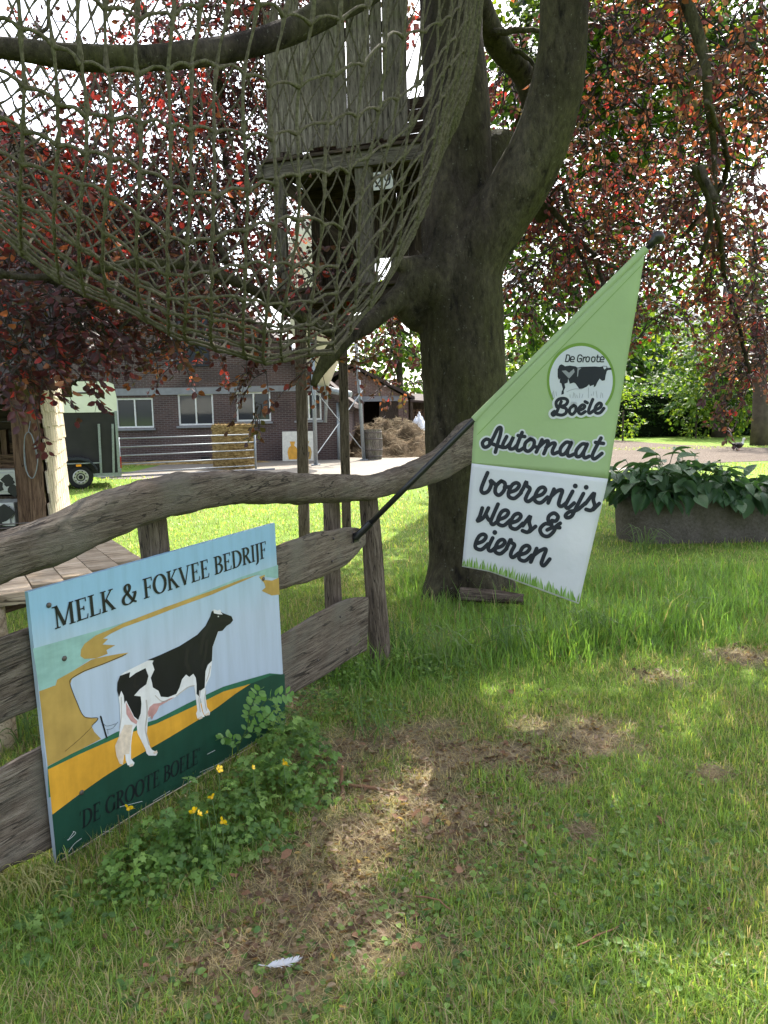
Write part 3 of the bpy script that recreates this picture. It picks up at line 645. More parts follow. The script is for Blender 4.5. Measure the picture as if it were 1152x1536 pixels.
def cloth(name, mat, top, bottom, n=28, m=26):
    V, Fs = [], []
    for j in range(m + 1):
        for i in range(n + 1):
            a, b = polyline(top, i / n), polyline(bottom, i / n); V.append(BP(lerp(a[0], b[0], j / m), lerp(a[1], b[1], j / m)))
    for j in range(m):
        for i in range(n): Fs.append((j * (n + 1) + i, j * (n + 1) + i + 1, (j + 1) * (n + 1) + i + 1, (j + 1) * (n + 1) + i))
    o = mesh_obj(name, V, Fs, mat, flag, True); s = o.modifiers.new('solid', 'SOLIDIFY'); s.thickness = 0.0008; s.offset = 0; return o
cloth('upper_cloth', M['f_green'], [(711, 634), (968, 378)], [(707.5, 695), (912, 718)])
cloth('lower_cloth', M['f_white'], [(707.5, 695), (912, 718)], [(693, 850), (735, 858), (800, 881), (868, 905)])
fa = Art(BP, flag, 5.0)
def seam(a, b): return [(a[0] + (b[0] - a[0]) * t / 12, a[1] + (b[1] - a[1]) * t / 12) for t in range(13)]
fa.strokes('seam', M['f_ring'], [seam((716, 652), (962, 398))], 0.7, 1, False, 0)
c1 = lambda a, b: (700 + a / 5.236, 630 + b / 5.236)
c2 = lambda a, b: (690 + a / 5.009, 695 + b / 5.009)
c7 = lambda a, b: (800 + a / 8.229, 490 + b / 8.229)
AUTO = [[[(190, 163), (155, 150), (125, 178), (138, 212), (175, 200), (212, 135), (246, 68), (270, 62), (266, 110), (248, 170), (226, 252)], [(182, 178), (235, 200), (288, 216)]],
 [[(315, 130), (287, 185), (286, 208), (310, 213), (345, 178), (368, 130), (340, 195), (340, 225), (368, 224), (392, 200)]],
 [[(436, 98), (400, 190), (393, 225), (412, 240), (452, 215)], [(405, 122), (456, 130)]],
 [[(500, 148), (462, 180), (456, 228), (485, 245), (522, 212), (530, 165), (500, 148)], [(524, 208), (560, 215)]],
 [[(592, 155), (566, 212), (546, 252)], [(562, 218), (612, 172), (641, 168), (624, 222), (606, 265)], [(622, 218), (670, 184), (696, 188), (674, 238), (680, 266), (718, 252)]],
 [[(815, 180), (780, 176), (738, 222), (738, 268), (770, 265), (806, 215), (822, 178)], [(822, 178), (793, 245), (800, 283), (842, 268)]],
 [[(940, 192), (905, 190), (862, 238), (862, 284), (895, 280), (930, 228), (947, 190)], [(947, 190), (918, 260), (926, 297), (962, 284)]],
 [[(1055, 142), (1002, 240), (986, 285), (1005, 304), (1062, 262)], [(1012, 176), (1074, 184)]]]
fa.strokes('lettering_outline', M['f_white'], [[c1(*p) for p in s] for g in AUTO for s in g], 10.6, 1)
for g in AUTO: fa.strokes('letter', M['f_ink'], [[c1(*p) for p in s] for s in g], 5.6, 2)
def e_(x, y, k=1.0): return [(x + k * a, y + k * b) for a, b in ((5, 3), (55, -15), (80, -48), (62, -68), (30, -55), (5, -10), (0, 28), (22, 46), (52, 44), (95, 5))]
WORDS = [[[(208, 70), (176, 145), (160, 198), (177, 222), (212, 208), (235, 160), (230, 128), (268, 160)]],
 [[(310, 132), (273, 168), (266, 218), (295, 238), (332, 200), (338, 150), (310, 132)], [(335, 178), (372, 176)]],
 [e_(365, 214)], [[(458, 214), (478, 182), (498, 138), (503, 168), (526, 190), (503, 238), (493, 270), (516, 284), (560, 250)]],
 [e_(562, 246)], [[(706, 192), (684, 245), (662, 294)], [(682, 248), (730, 206), (768, 202), (748, 268), (742, 308), (765, 318), (803, 288)]],
 [[(845, 208), (806, 282), (792, 314), (810, 333), (856, 295)], [(865, 168)]], [[(926, 225), (872, 328), (838, 392), (803, 404), (792, 386), (822, 360), (882, 345), (940, 296)], [(947, 178)]],
 [[(940, 302), (1005, 222), (1000, 270), (1010, 318), (985, 350), (946, 343)], [(1000, 345), (1045, 300)]],
 [[(168, 335), (150, 395), (132, 432), (178, 405), (214, 335)]], [[(196, 385), (214, 420), (232, 432)], [(286, 306), (248, 392), (232, 438), (250, 458), (292, 425)]],
 [e_(284, 418)], [e_(378, 443)], [[(472, 466), (527, 394), (520, 438), (530, 485), (508, 514), (470, 503)], [(522, 510), (568, 470)]],
 [[(690, 426), (720, 428), (736, 396), (706, 370), (668, 392), (664, 430), (692, 455), (640, 450), (602, 490), (618, 532), (660, 544), (700, 512), (722, 470), (752, 446)], [(655, 496), (700, 476), (748, 479)]],
 [e_(116, 600)], [[(246, 560), (218, 618), (214, 648), (238, 656), (278, 618)], [(262, 518)]], [e_(264, 634, .92)], [[(346, 642), (360, 615), (381, 570), (387, 592), (410, 612), (388, 658), (382, 690), (400, 704), (440, 672)]],
 [e_(444, 682)], [[(576, 636), (554, 688), (532, 738)], [(552, 690), (605, 650), (646, 642), (624, 706), (612, 748), (632, 764), (674, 715)]]]
for g in WORDS: fa.strokes('letter', M['f_ink'], [([c2(*p) for p in s], 5.9 if len(s) > 1 else 7.4) for s in g], 5.9, 2)
ell = lambda rx, ry, n=56: [c7(590 + rx * math.cos(2 * math.pi * i / n), 667 + ry * math.sin(2 * math.pi * i / n)) for i in range(n)]
fa.fill('logo_ring', M['f_ring'], ell(424, 468), 0.8); fa.fill('logo_disc', M['f_logo'], ell(393, 428), 1.6)
LC = [(300, 620), (300, 530), (320, 480), (345, 465), (370, 475), (390, 490), (450, 480), (520, 490), (545, 505), (600, 495), (760, 490), (820, 495), (850, 490), (865, 482), (910, 485), (918, 510), (945, 505), (968, 512), (960, 532), (925, 535), (910, 545), (895, 600), (885, 660), (850, 668), (830, 650), (820, 640), (790, 690), (770, 735), (745, 748), (750, 715), (700, 735), (690, 710), (660, 740), (610, 765), (565, 765), (520, 700), (500, 690), (450, 705), (430, 640), (425, 690), (385, 705), (395, 750), (375, 790), (378, 830), (345, 840), (350, 800), (365, 770), (345, 700), (325, 690), (330, 640), (315, 655)]
fa.fill('logo_cow', M['f_ink'], [c7(*p) for p in LC], 2.6)
for pg in ([(350, 545), (400, 540), (440, 570), (500, 520), (510, 560), (470, 610), (440, 640), (400, 600)], [(545, 510), (595, 508), (560, 540), (552, 610), (540, 620)]): fa.fill('logo_cow_patch', M['f_grey'], [c7(*p) for p in pg], 3.4)  # light grey patches printed on the cow
fa.fill('logo_cow_blaze', M['f_logo'], [c7(*p) for p in ((862, 490), (908, 492), (898, 515), (880, 528), (868, 512))], 3.4)
lg_ = fa.strokes('logo_grass', M['f_grey'], [[c7(x, 880), c7(x + random.uniform(-14, 14), 880 - h)] for x, h in ((240, 70), (260, 90), (290, 80), (455, 45), (490, 70), (520, 60), (545, 40), (570, 60), (600, 50), (680, 130), (720, 50), (735, 80), (790, 90), (830, 70), (860, 60))] + [[c7(410, 805), c7(500, 770), c7(600, 770)]], 0.7, 2.6, False)
lg_['kind'] = 'stuff'
LE = [[[(345, 925), (312, 1000), (284, 1062), (248, 1094), (232, 1072), (262, 1045)], [(290, 990), (282, 935), (320, 893), (392, 888), (424, 920), (400, 965), (345, 988), (405, 1012), (402, 1066), (350, 1092), (292, 1082)]],
 [[(500, 970), (455, 1008), (448, 1058), (480, 1083), (522, 1042), (526, 992), (500, 970)]], [[(550, 1040), (618, 1010), (636, 978), (606, 966), (568, 1002), (558, 1050), (590, 1078), (642, 1048)], [(640, 925), (668, 940)]],
 [[(735, 898), (698, 988), (682, 1048), (700, 1068), (742, 1038)]], [[(752, 1032), (822, 1000), (842, 960), (815, 943), (774, 982), (760, 1040), (786, 1068), (830, 1058), (872, 1008)]]]
fa.strokes('lettering_outline', M['f_white'], [[c7(*p) for p in s] for g in LE for s in g], 11.5, 3.6)
for g in LE: fa.strokes('letter', M['f_ink'], [[c7(*p) for p in s] for s in g], 4.9, 4.6)
sm_e = [(460, 405), (500, 405), (505, 385), (490, 371), (470, 375), (458, 405), (464, 431), (500, 432)]; sm_o = [(665, 372), (690, 378), (692, 400), (683, 428), (660, 432), (649, 412), (653, 385), (665, 372)]
sh = lambda g, d: [(a + d, b) for a, b in g]
for g in ([[(412, 350), (396, 431)], [(412, 350), (436, 352), (449, 372), (441, 415), (425, 431), (396, 431)]], [sm_e], [[(603, 368), (588, 351), (562, 353), (549, 378), (544, 415), (556, 432), (585, 430), (596, 396), (572, 396)]], [[(622, 375), (612, 435)], [(618, 392), (642, 374)]], [sm_o], [sh(sm_o, 70)], [[(797, 350), (786, 420), (800, 433), (816, 430)], [(783, 374), (818, 374)]], [sh(sm_e, 368)]):
    fa.strokes('letter', M['f_ink'], [[c7(*p) for p in s] for s in g], 1.75, 2.6)
bl, bl2 = [], []
for i in range(70):
    t = (i + random.random()) / 70; bx, by = polyline([(694, 848), (735, 856), (800, 878), (867, 902)], t); h = random.uniform(8, 17) * (1.25 if random.random() < .2 else 1); ln = random.uniform(-4, 4); w = random.uniform(.9, 1.7)
    (bl if random.random() < .6 else bl2).append([(bx - w, by), (bx - w * .8 + ln * .3, by - h * .5), (bx + ln, by - h), (bx + w * .9 + ln * .35, by - h * .5), (bx + w, by + .5)])
for nm, lst, mt, ly in (('printed_grass', bl2, M['f_grass2'], 1.4), ('printed_grass', bl, M['f_grass'], 2.4)):
    mb = MB()
    for pg in lst: mb.poly([BP(a, b, ly) for a, b in pg])
    o = mb.build(nm, mt, flag); o['kind'] = 'stuff'
# ------------------------------------------------------------------ the copper beech
n = NT('beech_bark', 0.9, 0.15)
co = n.co('Object', (1, 1, 0.35)); f1 = n.noise(2.2, 6, 0.6, co); f2 = n.noise(9, 7, 0.7, co); f3 = n.noise(34, 4, 0.65); f4 = n.noise(1.1, 4, 0.5, n.co('Object', (1, 1, .25)))
c = n.ramp(f1, [(0.36, (0.022, 0.017, 0.014)), (0.5, (0.050, 0.040, 0.033)), (0.66, (0.105, 0.088, 0.072))])
c = n.mix(n.ramp(f4, [(0.42, (0, 0, 0)), (0.62, (.8, .8, .8))]), c, (0.062, 0.062, 0.022))
c = n.mix(n.ramp(f2, [(0.34, (.9, .9, .9)), (0.46, (0, 0, 0))]), c, (0.014, 0.011, 0.009))
c = n.mix(n.ramp(f3, [(0.64, (0, 0, 0)), (0.70, (.6, .6, .6))]), c, (0.19, 0.185, 0.155))
f5 = n.noise(24, 9, 0.72, n.co('Object', (1, 1, .45))); c = n.mix(1.0, c, n.ramp(f5, [(0.33, (.55, .54, .53)), (0.5, (1, 1, 1)), (0.67, (1.5, 1.48, 1.4))]), 'MULTIPLY')
n.base(c); n.bump(n.math('ADD', n.math('MULTIPLY', f5, .55), n.math('ADD', f2, n.math('MULTIPLY', f1, 0.7))), 1.0, 0.06); M['bark'] = n.m
M['twig'] = m_plain('beech_twig_bark', (0.035, 0.028, 0.024), 0.8)
TD = 6.75                                       # the trunk stands this far away
tree = thing('copper_beech_tree', 'big copper beech tree with dark red leaves and a forked trunk', 'tree', (P(695, 880, TD).x, TD, 0))
def limb_pts(spec, n=8):                        # (px, py, depth, half width px) -> smooth path and radii
    pts = catmull([P(a, b, d) for a, b, d, r in spec], n); rad = catn([r / FPX * d for a, b, d, r in spec], n); return pts, rad
def trunk_mesh(specs, name, voxel, disp, sides=26):
    mb = MB(); 
    for sp in specs:
        pts, rad = limb_pts(sp); b = len(mb.v); mb.tube(pts, rad, sides)
        c0 = b
        for i, p in enumerate(pts):
            for k in range(sides):
                v = mb.v[c0 + i * sides + k]; d = (v - p); 
                mb.v[c0 + i * sides + k] = p + d * (1 + disp * (nz(v, 2.2, 3) + 0.5 * nz(v, 6.0, 9)))
    o = mb.build(name, M['bark'], tree, True)
    r = o.modifiers.new('remesh', 'REMESH'); r.mode = 'VOXEL'; r.voxel_size = voxel; r.use_smooth_shade = True
    s = o.modifiers.new('smooth', 'SMOOTH'); s.factor = 0.6; s.iterations = 6; return o
stem_main = [(696, 935, TD, 80), (696, 905, TD, 72), (697, 868, TD, 61), (699, 820, TD, 57), (700, 740, TD, 58), (698, 640, TD, 61), (696, 540, TD, 62), (692, 460, TD, 61), (690, 400, TD, 58), (686, 340, TD + .05, 52), (684, 260, TD + .1, 50), (684, 170, TD + .15, 48), (680, 80, TD + .2, 45), (674, -20, TD + .3, 42), (664, -160, TD + .4, 39), (650, -400, TD + .5, 33), (640, -800, TD + .6, 26), (630, -1300, TD + .7, 14)]
stem_right = [(688, 470, TD, 45), (705, 400, TD - .05, 48), (735, 345, TD - .15, 45), (775, 285, TD - .25, 43), (810, 215, TD - .35, 41), (833, 140, TD - .45, 38), (843, 70, TD - .5, 35), (846, 0, TD - .55, 34), (848, -120, TD - .6, 32), (856, -320, TD - .6, 27), (880, -650, TD - .4, 20), (900, -1000, TD - .2, 11)]
roots = [[(680, 850, TD - .15, 26), (655, 890, TD - .22, 20), (628, 925, TD - .3, 12)], [(716, 860, TD - .25, 26), (730, 895, TD - .32, 24), (760, 925, TD - .4, 12)], [(735, 850, TD, 22), (765, 890, TD, 16), (790, 920, TD, 8)]]
stub = [(660, 400, TD - .1, 24), (628, 400, TD - .2, 17), (600, 396, TD - .25, 12), (586, 394, TD - .25, 9)]
burl = [(655, 430, TD - .1, 45), (628, 432, TD - .15, 36), (618, 462, TD - .1, 27), (630, 492, TD, 12)]
trunk_mesh([stem_main, stem_right, stub, burl] + roots, 'trunk', 0.022, 0.055)
low = [(628, 425, TD - .15, 26), (592, 452, TD - .25, 18), (555, 482, TD - .4, 15), (522, 505, TD - .55, 13), (498, 530, TD - .7, 14), (478, 560, TD - .8, 9), (470, 580, TD - .85, 6)]
trunk_mesh([low], 'limb', 0.02, 0.12, 14)
back1 = [(690, -60, TD + .35, 26), (722, 20, TD + .7, 19), (752, 75, TD + 1.0, 17), (786, 115, TD + 1.2, 16), (800, 170, TD + 1.35, 13), (826, 250, TD + 1.6, 9)]
back2 = [(690, 330, TD + .3, 28), (728, 245, TD + .6, 22), (752, 215, TD + .8, 20), (790, 250, TD + 1.0, 16), (815, 330, TD + 1.3, 11)]
trunk_mesh([back1], 'limb', 0.02, 0.1, 12); trunk_mesh([back2], 'limb', 0.02, 0.1, 12)
across = [(690, -130, TD + .2, 30), (610, -70, 6.2, 25), (545, -12, 5.8, 21), (490, 18, 5.5, 20), (430, 48, 5.3, 19), (360, 70, 5.1, 18), (280, 82, 4.9, 18), (200, 88, 4.75, 17), (110, 86, 4.6, 18), (40, 76, 4.5, 16), (-60, 66, 4.35, 14), (-200, 60, 4.2, 11)]
trunk_mesh([across], 'limb', 0.018, 0.07, 16)
right_br = [(846, -60, TD - .5, 16), (930, -70, 6.2, 12), (1005, -40, 6.2, 10), (1034, 15, 6.2, 9), (1052, 70, 6.2, 8), (1060, 110, 6.2, 7), (1062, 160, 6.3, 5.5), (1070, 210, 6.5, 4.5), (1074, 300, 6.8, 3)]
trunk_mesh([right_br], 'limb', 0.010, 0.12, 10)
left_low = [(520, 508, TD - .55, 10), (440, 470, 5.9, 9), (380, 435, 5.6, 8), (300, 402, 5.3, 8), (200, 395, 5.0, 7), (90, 415, 4.8, 6), (-20, 412, 4.6, 5)]
trunk_mesh([left_low], 'limb', 0.010, 0.1, 8)

# leaves: small folded blades on sprays along drooping twigs
LV = np.array([[0, 0, 0], [.32, .30, .05], [.32, -.30, .05], [.68, .27, .02], [.68, -.27, .02], [1, 0, -.05], [.36, 0, -.03]], np.float32)
LT = np.array([[0, 6, 1], [0, 2, 6], [6, 3, 1], [6, 2, 4], [6, 5, 3], [6, 4, 5]], np.int32)
def leaf_mesh(name, pos, dirs, nrm, size, col, mat, parent, shape=LV, tris=LT):
    N = len(pos); d = dirs / np.linalg.norm(dirs, axis=1, keepdims=True)
    s = np.cross(nrm, d); s /= np.linalg.norm(s, axis=1, keepdims=True) + 1e-9; u = np.cross(d, s)
    V = pos[:, None] + size[:, None, None] * (shape[None, :, 0:1] * d[:, None] + shape[None, :, 1:2] * s[:, None] + shape[None, :, 2:3] * u[:, None] * 2.2)
    T = (np.arange(N)[:, None, None] * len(shape) + tris[None]).reshape(-1, 3)
    return big_mesh(name, V.reshape(-1, 3), T, mat, parent, np.repeat(col, len(shape), 0), False)
def spray(start, direc, length, leaf, droop, rng, gap=0.6, spread=0.5):
    """one twig with its leaves: returns twig path, leaf positions, directions, normals"""
    n = 6; pts = [start]; d = direc / np.linalg.norm(direc)
    for i in range(n):
        d = d + np.array([0, 0, -droop / n]) + rng.normal(0, 0.10, 3); d /= np.linalg.norm(d); pts.append(pts[-1] + d * length / n)
    pts = np.array(pts); k = max(3, int(length / (leaf * gap))); t = np.sort(rng.uniform(0.08, 1.0, k)) * n
    i = np.minimum(t.astype(int), n - 1); f = (t - i)[:, None]; p = pts[i] * (1 - f) + pts[i + 1] * f
    ax = pts[i + 1] - pts[i]; ax /= np.linalg.norm(ax, axis=1, keepdims=True)
    up = np.array([0, 0, 1.0]) + rng.normal(0, 0.35, 3); sd = np.cross(ax, up); sd /= np.linalg.norm(sd, axis=1, keepdims=True) + 1e-9
    sg = np.where(np.arange(k) % 2 == 0, 1.0, -1.0)[:, None]
    dr = ax * 0.65 + sd * sg * 0.8 + rng.normal(0, spread * 0.5, (k, 3)) + np.array([0, 0, -0.25]); nm = np.cross(ax, sd) * 1.0 + rng.normal(0, spread, (k, 3))
    return pts, p + sd * sg * leaf * 0.15, dr, nm
def crown(name, puffs, leaf, palette, mat, parent, seed, droop=0.6, length=(.35, .8), twigname='twigs', gap=0.6, outward=0.7, twr=0.003, down=0.0):
    """puffs: (centre, (rx, ry, rz), number of sprays, palette weights)"""
    rng = np.random.default_rng(seed); PP, DD, NN, CC, TW = [], [], [], [], MB()
    pal = np.array([p for p in palette], float)
    for cen, rad, num, wts in puffs:
        cen = np.array(cen, float); rad = np.array(rad, float)
        wts = np.array(wts, float); wts /= wts.sum()
        starts = []
        for _ in range(num):
            v = rng.normal(0, 1, 3); v /= np.linalg.norm(v); r = rng.random() ** 0.45
            st = cen + v * rad * r
            dr = v * outward + rng.normal(0, 0.6, 3) + np.array([0, 0, -down]); L = rng.uniform(*length)
            if twr:                              # each spray grows from the nearest one before it
                sv = Vector(st); k0 = None
                if starts: k0 = min(starts, key=lambda q: (q - sv).length_squared)
                starts.append(sv)
                if k0 is not None: TW.tube([k0, lerp(k0, sv, .5) + Vector((rng.normal(0, .03), rng.normal(0, .03), .04)), sv], [twr * 2.0, twr * 1.7, twr * 1.3], 4, False)
            pts, p, d, nm = spray(st, dr, L, leaf, droop * rng.uniform(.5, 1.5), rng, gap)
            PP.append(p); DD.append(d); NN.append(nm)
            ci = rng.choice(len(pal), size=len(p), p=wts); main = rng.choice(len(pal), p=wts)
            ci = np.where(rng.random(len(p)) < 0.55, main, ci)
            CC.append(pal[ci] * rng.uniform(0.7, 1.3, (len(p), 1)))
            if twr: TW.tube([Vector(q) for q in pts], [twr * 1.3, twr * 1.2, twr * 1.1, twr, twr * .8, twr * .6, twr * .4], 3, False)
    p, d, nm, c = (np.concatenate(a) for a in (PP, DD, NN, CC))
    o = leaf_mesh(name, p, d, nm, leaf * rng.uniform(.65, 1.2, len(p)), np.clip(c, 0, 1), mat, parent)
    o['kind'] = 'stuff' if parent is not None else o.get('kind', 'stuff')
    if twr:
        t = TW.build(twigname, M['twig'] if 'twig' in M else None, parent); t['kind'] = 'stuff'
    return o
M['beech_leaf'] = m_leaf('copper_beech_leaf', 0.52, 0.34, 0.5, boost=(1.65, 1.15, 0.95))
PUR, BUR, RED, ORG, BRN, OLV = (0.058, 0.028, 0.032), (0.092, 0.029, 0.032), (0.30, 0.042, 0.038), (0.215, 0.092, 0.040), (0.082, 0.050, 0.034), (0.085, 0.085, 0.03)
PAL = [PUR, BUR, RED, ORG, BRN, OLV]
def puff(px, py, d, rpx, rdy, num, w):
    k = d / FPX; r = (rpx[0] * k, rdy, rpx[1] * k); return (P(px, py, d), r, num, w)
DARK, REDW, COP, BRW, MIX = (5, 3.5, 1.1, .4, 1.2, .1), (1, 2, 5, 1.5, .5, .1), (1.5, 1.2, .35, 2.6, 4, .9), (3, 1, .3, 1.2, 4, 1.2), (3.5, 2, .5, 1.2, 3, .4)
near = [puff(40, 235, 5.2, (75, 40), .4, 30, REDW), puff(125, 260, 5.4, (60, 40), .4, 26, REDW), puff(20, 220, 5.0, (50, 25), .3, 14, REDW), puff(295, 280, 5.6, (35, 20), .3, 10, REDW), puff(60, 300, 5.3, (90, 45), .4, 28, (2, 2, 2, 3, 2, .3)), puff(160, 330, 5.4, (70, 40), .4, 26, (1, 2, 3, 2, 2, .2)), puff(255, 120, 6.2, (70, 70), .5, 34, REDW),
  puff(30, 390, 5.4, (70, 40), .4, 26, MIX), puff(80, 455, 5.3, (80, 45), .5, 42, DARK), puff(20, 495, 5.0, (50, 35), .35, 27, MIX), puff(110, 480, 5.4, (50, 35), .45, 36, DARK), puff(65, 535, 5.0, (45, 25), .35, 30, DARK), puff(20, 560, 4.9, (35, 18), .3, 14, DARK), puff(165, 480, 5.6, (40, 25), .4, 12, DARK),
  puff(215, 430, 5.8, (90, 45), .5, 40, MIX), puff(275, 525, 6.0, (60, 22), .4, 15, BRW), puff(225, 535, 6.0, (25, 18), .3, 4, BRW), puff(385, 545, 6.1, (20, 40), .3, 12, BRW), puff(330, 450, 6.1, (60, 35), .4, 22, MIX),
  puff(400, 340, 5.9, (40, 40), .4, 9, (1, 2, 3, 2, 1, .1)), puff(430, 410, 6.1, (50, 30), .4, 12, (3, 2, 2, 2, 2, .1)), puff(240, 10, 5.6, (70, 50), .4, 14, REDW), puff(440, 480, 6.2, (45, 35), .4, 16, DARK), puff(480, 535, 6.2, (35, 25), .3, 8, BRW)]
crown('crown', near, 0.062, PAL, M['beech_leaf'], tree, 11, 0.5, (.25, .6), down=0.1)
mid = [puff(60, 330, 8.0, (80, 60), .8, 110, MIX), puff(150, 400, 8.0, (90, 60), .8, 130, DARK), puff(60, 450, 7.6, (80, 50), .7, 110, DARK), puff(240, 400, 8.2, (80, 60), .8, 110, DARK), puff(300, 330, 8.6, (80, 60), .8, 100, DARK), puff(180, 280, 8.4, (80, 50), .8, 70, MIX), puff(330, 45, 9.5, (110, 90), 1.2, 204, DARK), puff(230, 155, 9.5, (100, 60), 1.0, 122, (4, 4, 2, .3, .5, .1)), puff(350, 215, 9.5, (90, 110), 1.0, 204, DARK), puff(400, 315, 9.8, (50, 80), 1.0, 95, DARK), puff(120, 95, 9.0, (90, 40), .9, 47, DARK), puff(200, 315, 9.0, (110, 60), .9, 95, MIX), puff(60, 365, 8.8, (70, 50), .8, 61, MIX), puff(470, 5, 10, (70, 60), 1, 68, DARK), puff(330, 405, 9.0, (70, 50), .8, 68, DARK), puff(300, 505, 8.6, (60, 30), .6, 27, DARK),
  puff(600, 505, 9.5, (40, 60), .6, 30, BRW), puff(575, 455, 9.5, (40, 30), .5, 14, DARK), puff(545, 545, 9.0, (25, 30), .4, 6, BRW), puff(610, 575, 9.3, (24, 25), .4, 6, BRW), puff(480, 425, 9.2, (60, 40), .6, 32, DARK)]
crown('crown', mid, 0.068, PAL, M['beech_leaf'], tree, 12, 0.7, (.35, .75), twr=.0042)
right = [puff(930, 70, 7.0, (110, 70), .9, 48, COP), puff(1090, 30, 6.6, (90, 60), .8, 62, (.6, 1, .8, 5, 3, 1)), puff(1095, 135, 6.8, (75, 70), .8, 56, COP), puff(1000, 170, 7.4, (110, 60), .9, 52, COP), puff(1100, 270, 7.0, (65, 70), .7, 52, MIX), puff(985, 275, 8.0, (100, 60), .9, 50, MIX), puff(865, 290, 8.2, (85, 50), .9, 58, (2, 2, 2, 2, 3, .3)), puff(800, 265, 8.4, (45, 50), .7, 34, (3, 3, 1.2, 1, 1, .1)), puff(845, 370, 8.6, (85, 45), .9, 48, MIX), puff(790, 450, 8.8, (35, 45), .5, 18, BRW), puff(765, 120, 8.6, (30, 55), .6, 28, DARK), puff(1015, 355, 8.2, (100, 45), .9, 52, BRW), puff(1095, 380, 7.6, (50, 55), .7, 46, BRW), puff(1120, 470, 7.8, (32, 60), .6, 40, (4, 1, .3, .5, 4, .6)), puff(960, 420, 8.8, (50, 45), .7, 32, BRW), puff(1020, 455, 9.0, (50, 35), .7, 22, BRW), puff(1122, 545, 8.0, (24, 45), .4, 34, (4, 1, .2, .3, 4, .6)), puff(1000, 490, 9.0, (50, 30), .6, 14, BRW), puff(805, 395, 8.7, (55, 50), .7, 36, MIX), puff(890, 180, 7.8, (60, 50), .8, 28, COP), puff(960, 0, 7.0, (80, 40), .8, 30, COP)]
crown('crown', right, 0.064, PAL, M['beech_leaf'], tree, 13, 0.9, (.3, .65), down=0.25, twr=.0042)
strands = [puff(1080, 560, 8.4, (6, 20), .08, 5, BRW), puff(1083, 610, 8.4, (6, 20), .08, 5, BRW), puff(1086, 640, 8.4, (7, 12), .08, 3, BRW), puff(390, 620, 6.1, (10, 25), .1, 4, BRW)]
crown('crown', strands, 0.062, PAL, M['beech_leaf'], tree, 14, 1.5, (.15, .3), down=1.2)
# the rest of the crown overhead: out of view, shaped to shade the front lawn
over = [((-0.2, 11.2, 9.6), (3.9, 2.6, 1.8), 400, MIX), ((-0.5, 5.5, 8.2), (4.2, 3.6, 1.5), 260, MIX), ((3.0, 5.0, 8.0), (3.4, 3.6, 1.5), 210, MIX), ((-4.5, 6.5, 7.2), (2.6, 3.0, 1.6), 120, MIX), ((0.8, 8.0, 10.5), (4.6, 3.6, 2.0), 400, MIX), ((5.6, 7.0, 7.4), (2.2, 3.0, 1.8), 110, MIX)]
crown('crown', over, 0.12, PAL, M['beech_leaf'], tree, 15, 0.6, (.6, 1.4), gap=0.42, twr=0.006)
lg0 = log_post(P(690, 892, 6.2), P(785, 899, 6.05), .058, .046, None, M['post_wood'], 'fallen_log', .012); tag(lg0, 'short weathered log lying at the foot of the beech under the banner', 'log')
# bare twigs that show between the leaves
def branchlet(spec, n=7, sides=6):
    pts, rad = limb_pts(spec, n); rng = random.Random(int(spec[0][0] * 7 + spec[0][1])); pts = [p + Vector((rng.gauss(0, .008), rng.gauss(0, .008), rng.gauss(0, .008))) for p in pts]
    return MB().tube(pts, rad, sides).build('branch', M['bark'], tree, True)
for sp in ([(1074, 300, 5.8, 5), (1050, 250, 6.2, 4), (1066, 330, 6.6, 4), (1048, 400, 7, 3)], [(815, 330, TD + 1.3, 9), (840, 280, 8, 5), (852, 320, 8, 4), (870, 380, 8, 3), (890, 430, 8, 2)], [(805, 290, 8, 6), (850, 340, 8, 4), (900, 390, 8, 3), (940, 410, 8, 2)], [(1020, 360, 7.6, 3), (1070, 300, 7.4, 5), (1090, 240, 7, 4), (1060, 150, 6, 4)], [(1040, 250, 6.4, 4), (1075, 330, 7, 4), (1085, 400, 7.4, 3.5), (1105, 480, 7.6, 3), (1125, 560, 7.8, 2.5)], [(740, 50, 7.4, 5), (780, 45, 7.5, 4), (815, 48, 7.6, 3)], [(770, 75, 7.7, 4), (795, 90, 7.7, 3), (810, 120, 7.8, 2)],
  [(0, 412, 4.6, 5), (60, 420, 4.9, 4), (120, 440, 5.2, 3), (160, 500, 5.4, 2)], [(195, 475, 5.5, 2.5), (160, 530, 5.4, 2.5), (130, 560, 5.3, 2.2), (105, 578, 5.3, 1.5)], [(340, 395, 5.4, 5), (320, 330, 5.6, 3.5), (290, 300, 5.7, 2.5), (270, 270, 5.7, 2)], [(330, 70, 9, 4), (330, 180, 9.4, 5), (350, 300, 9.6, 5), (390, 420, 9.4, 5), (470, 470, 8.5, 7), (560, 482, 6.6, 8)], [(80, 20, 5, 2), (60, 55, 4.8, 3), (40, 78, 4.5, 4)], [(925, 560, 6.7, 1.5), (918, 500, 7, 2), (905, 430, 8, 3), (890, 380, 8.1, 3)], [(635, 475, 7, 4), (632, 520, 7, 3), (636, 590, 7.1, 2)]):
    branchlet(sp)
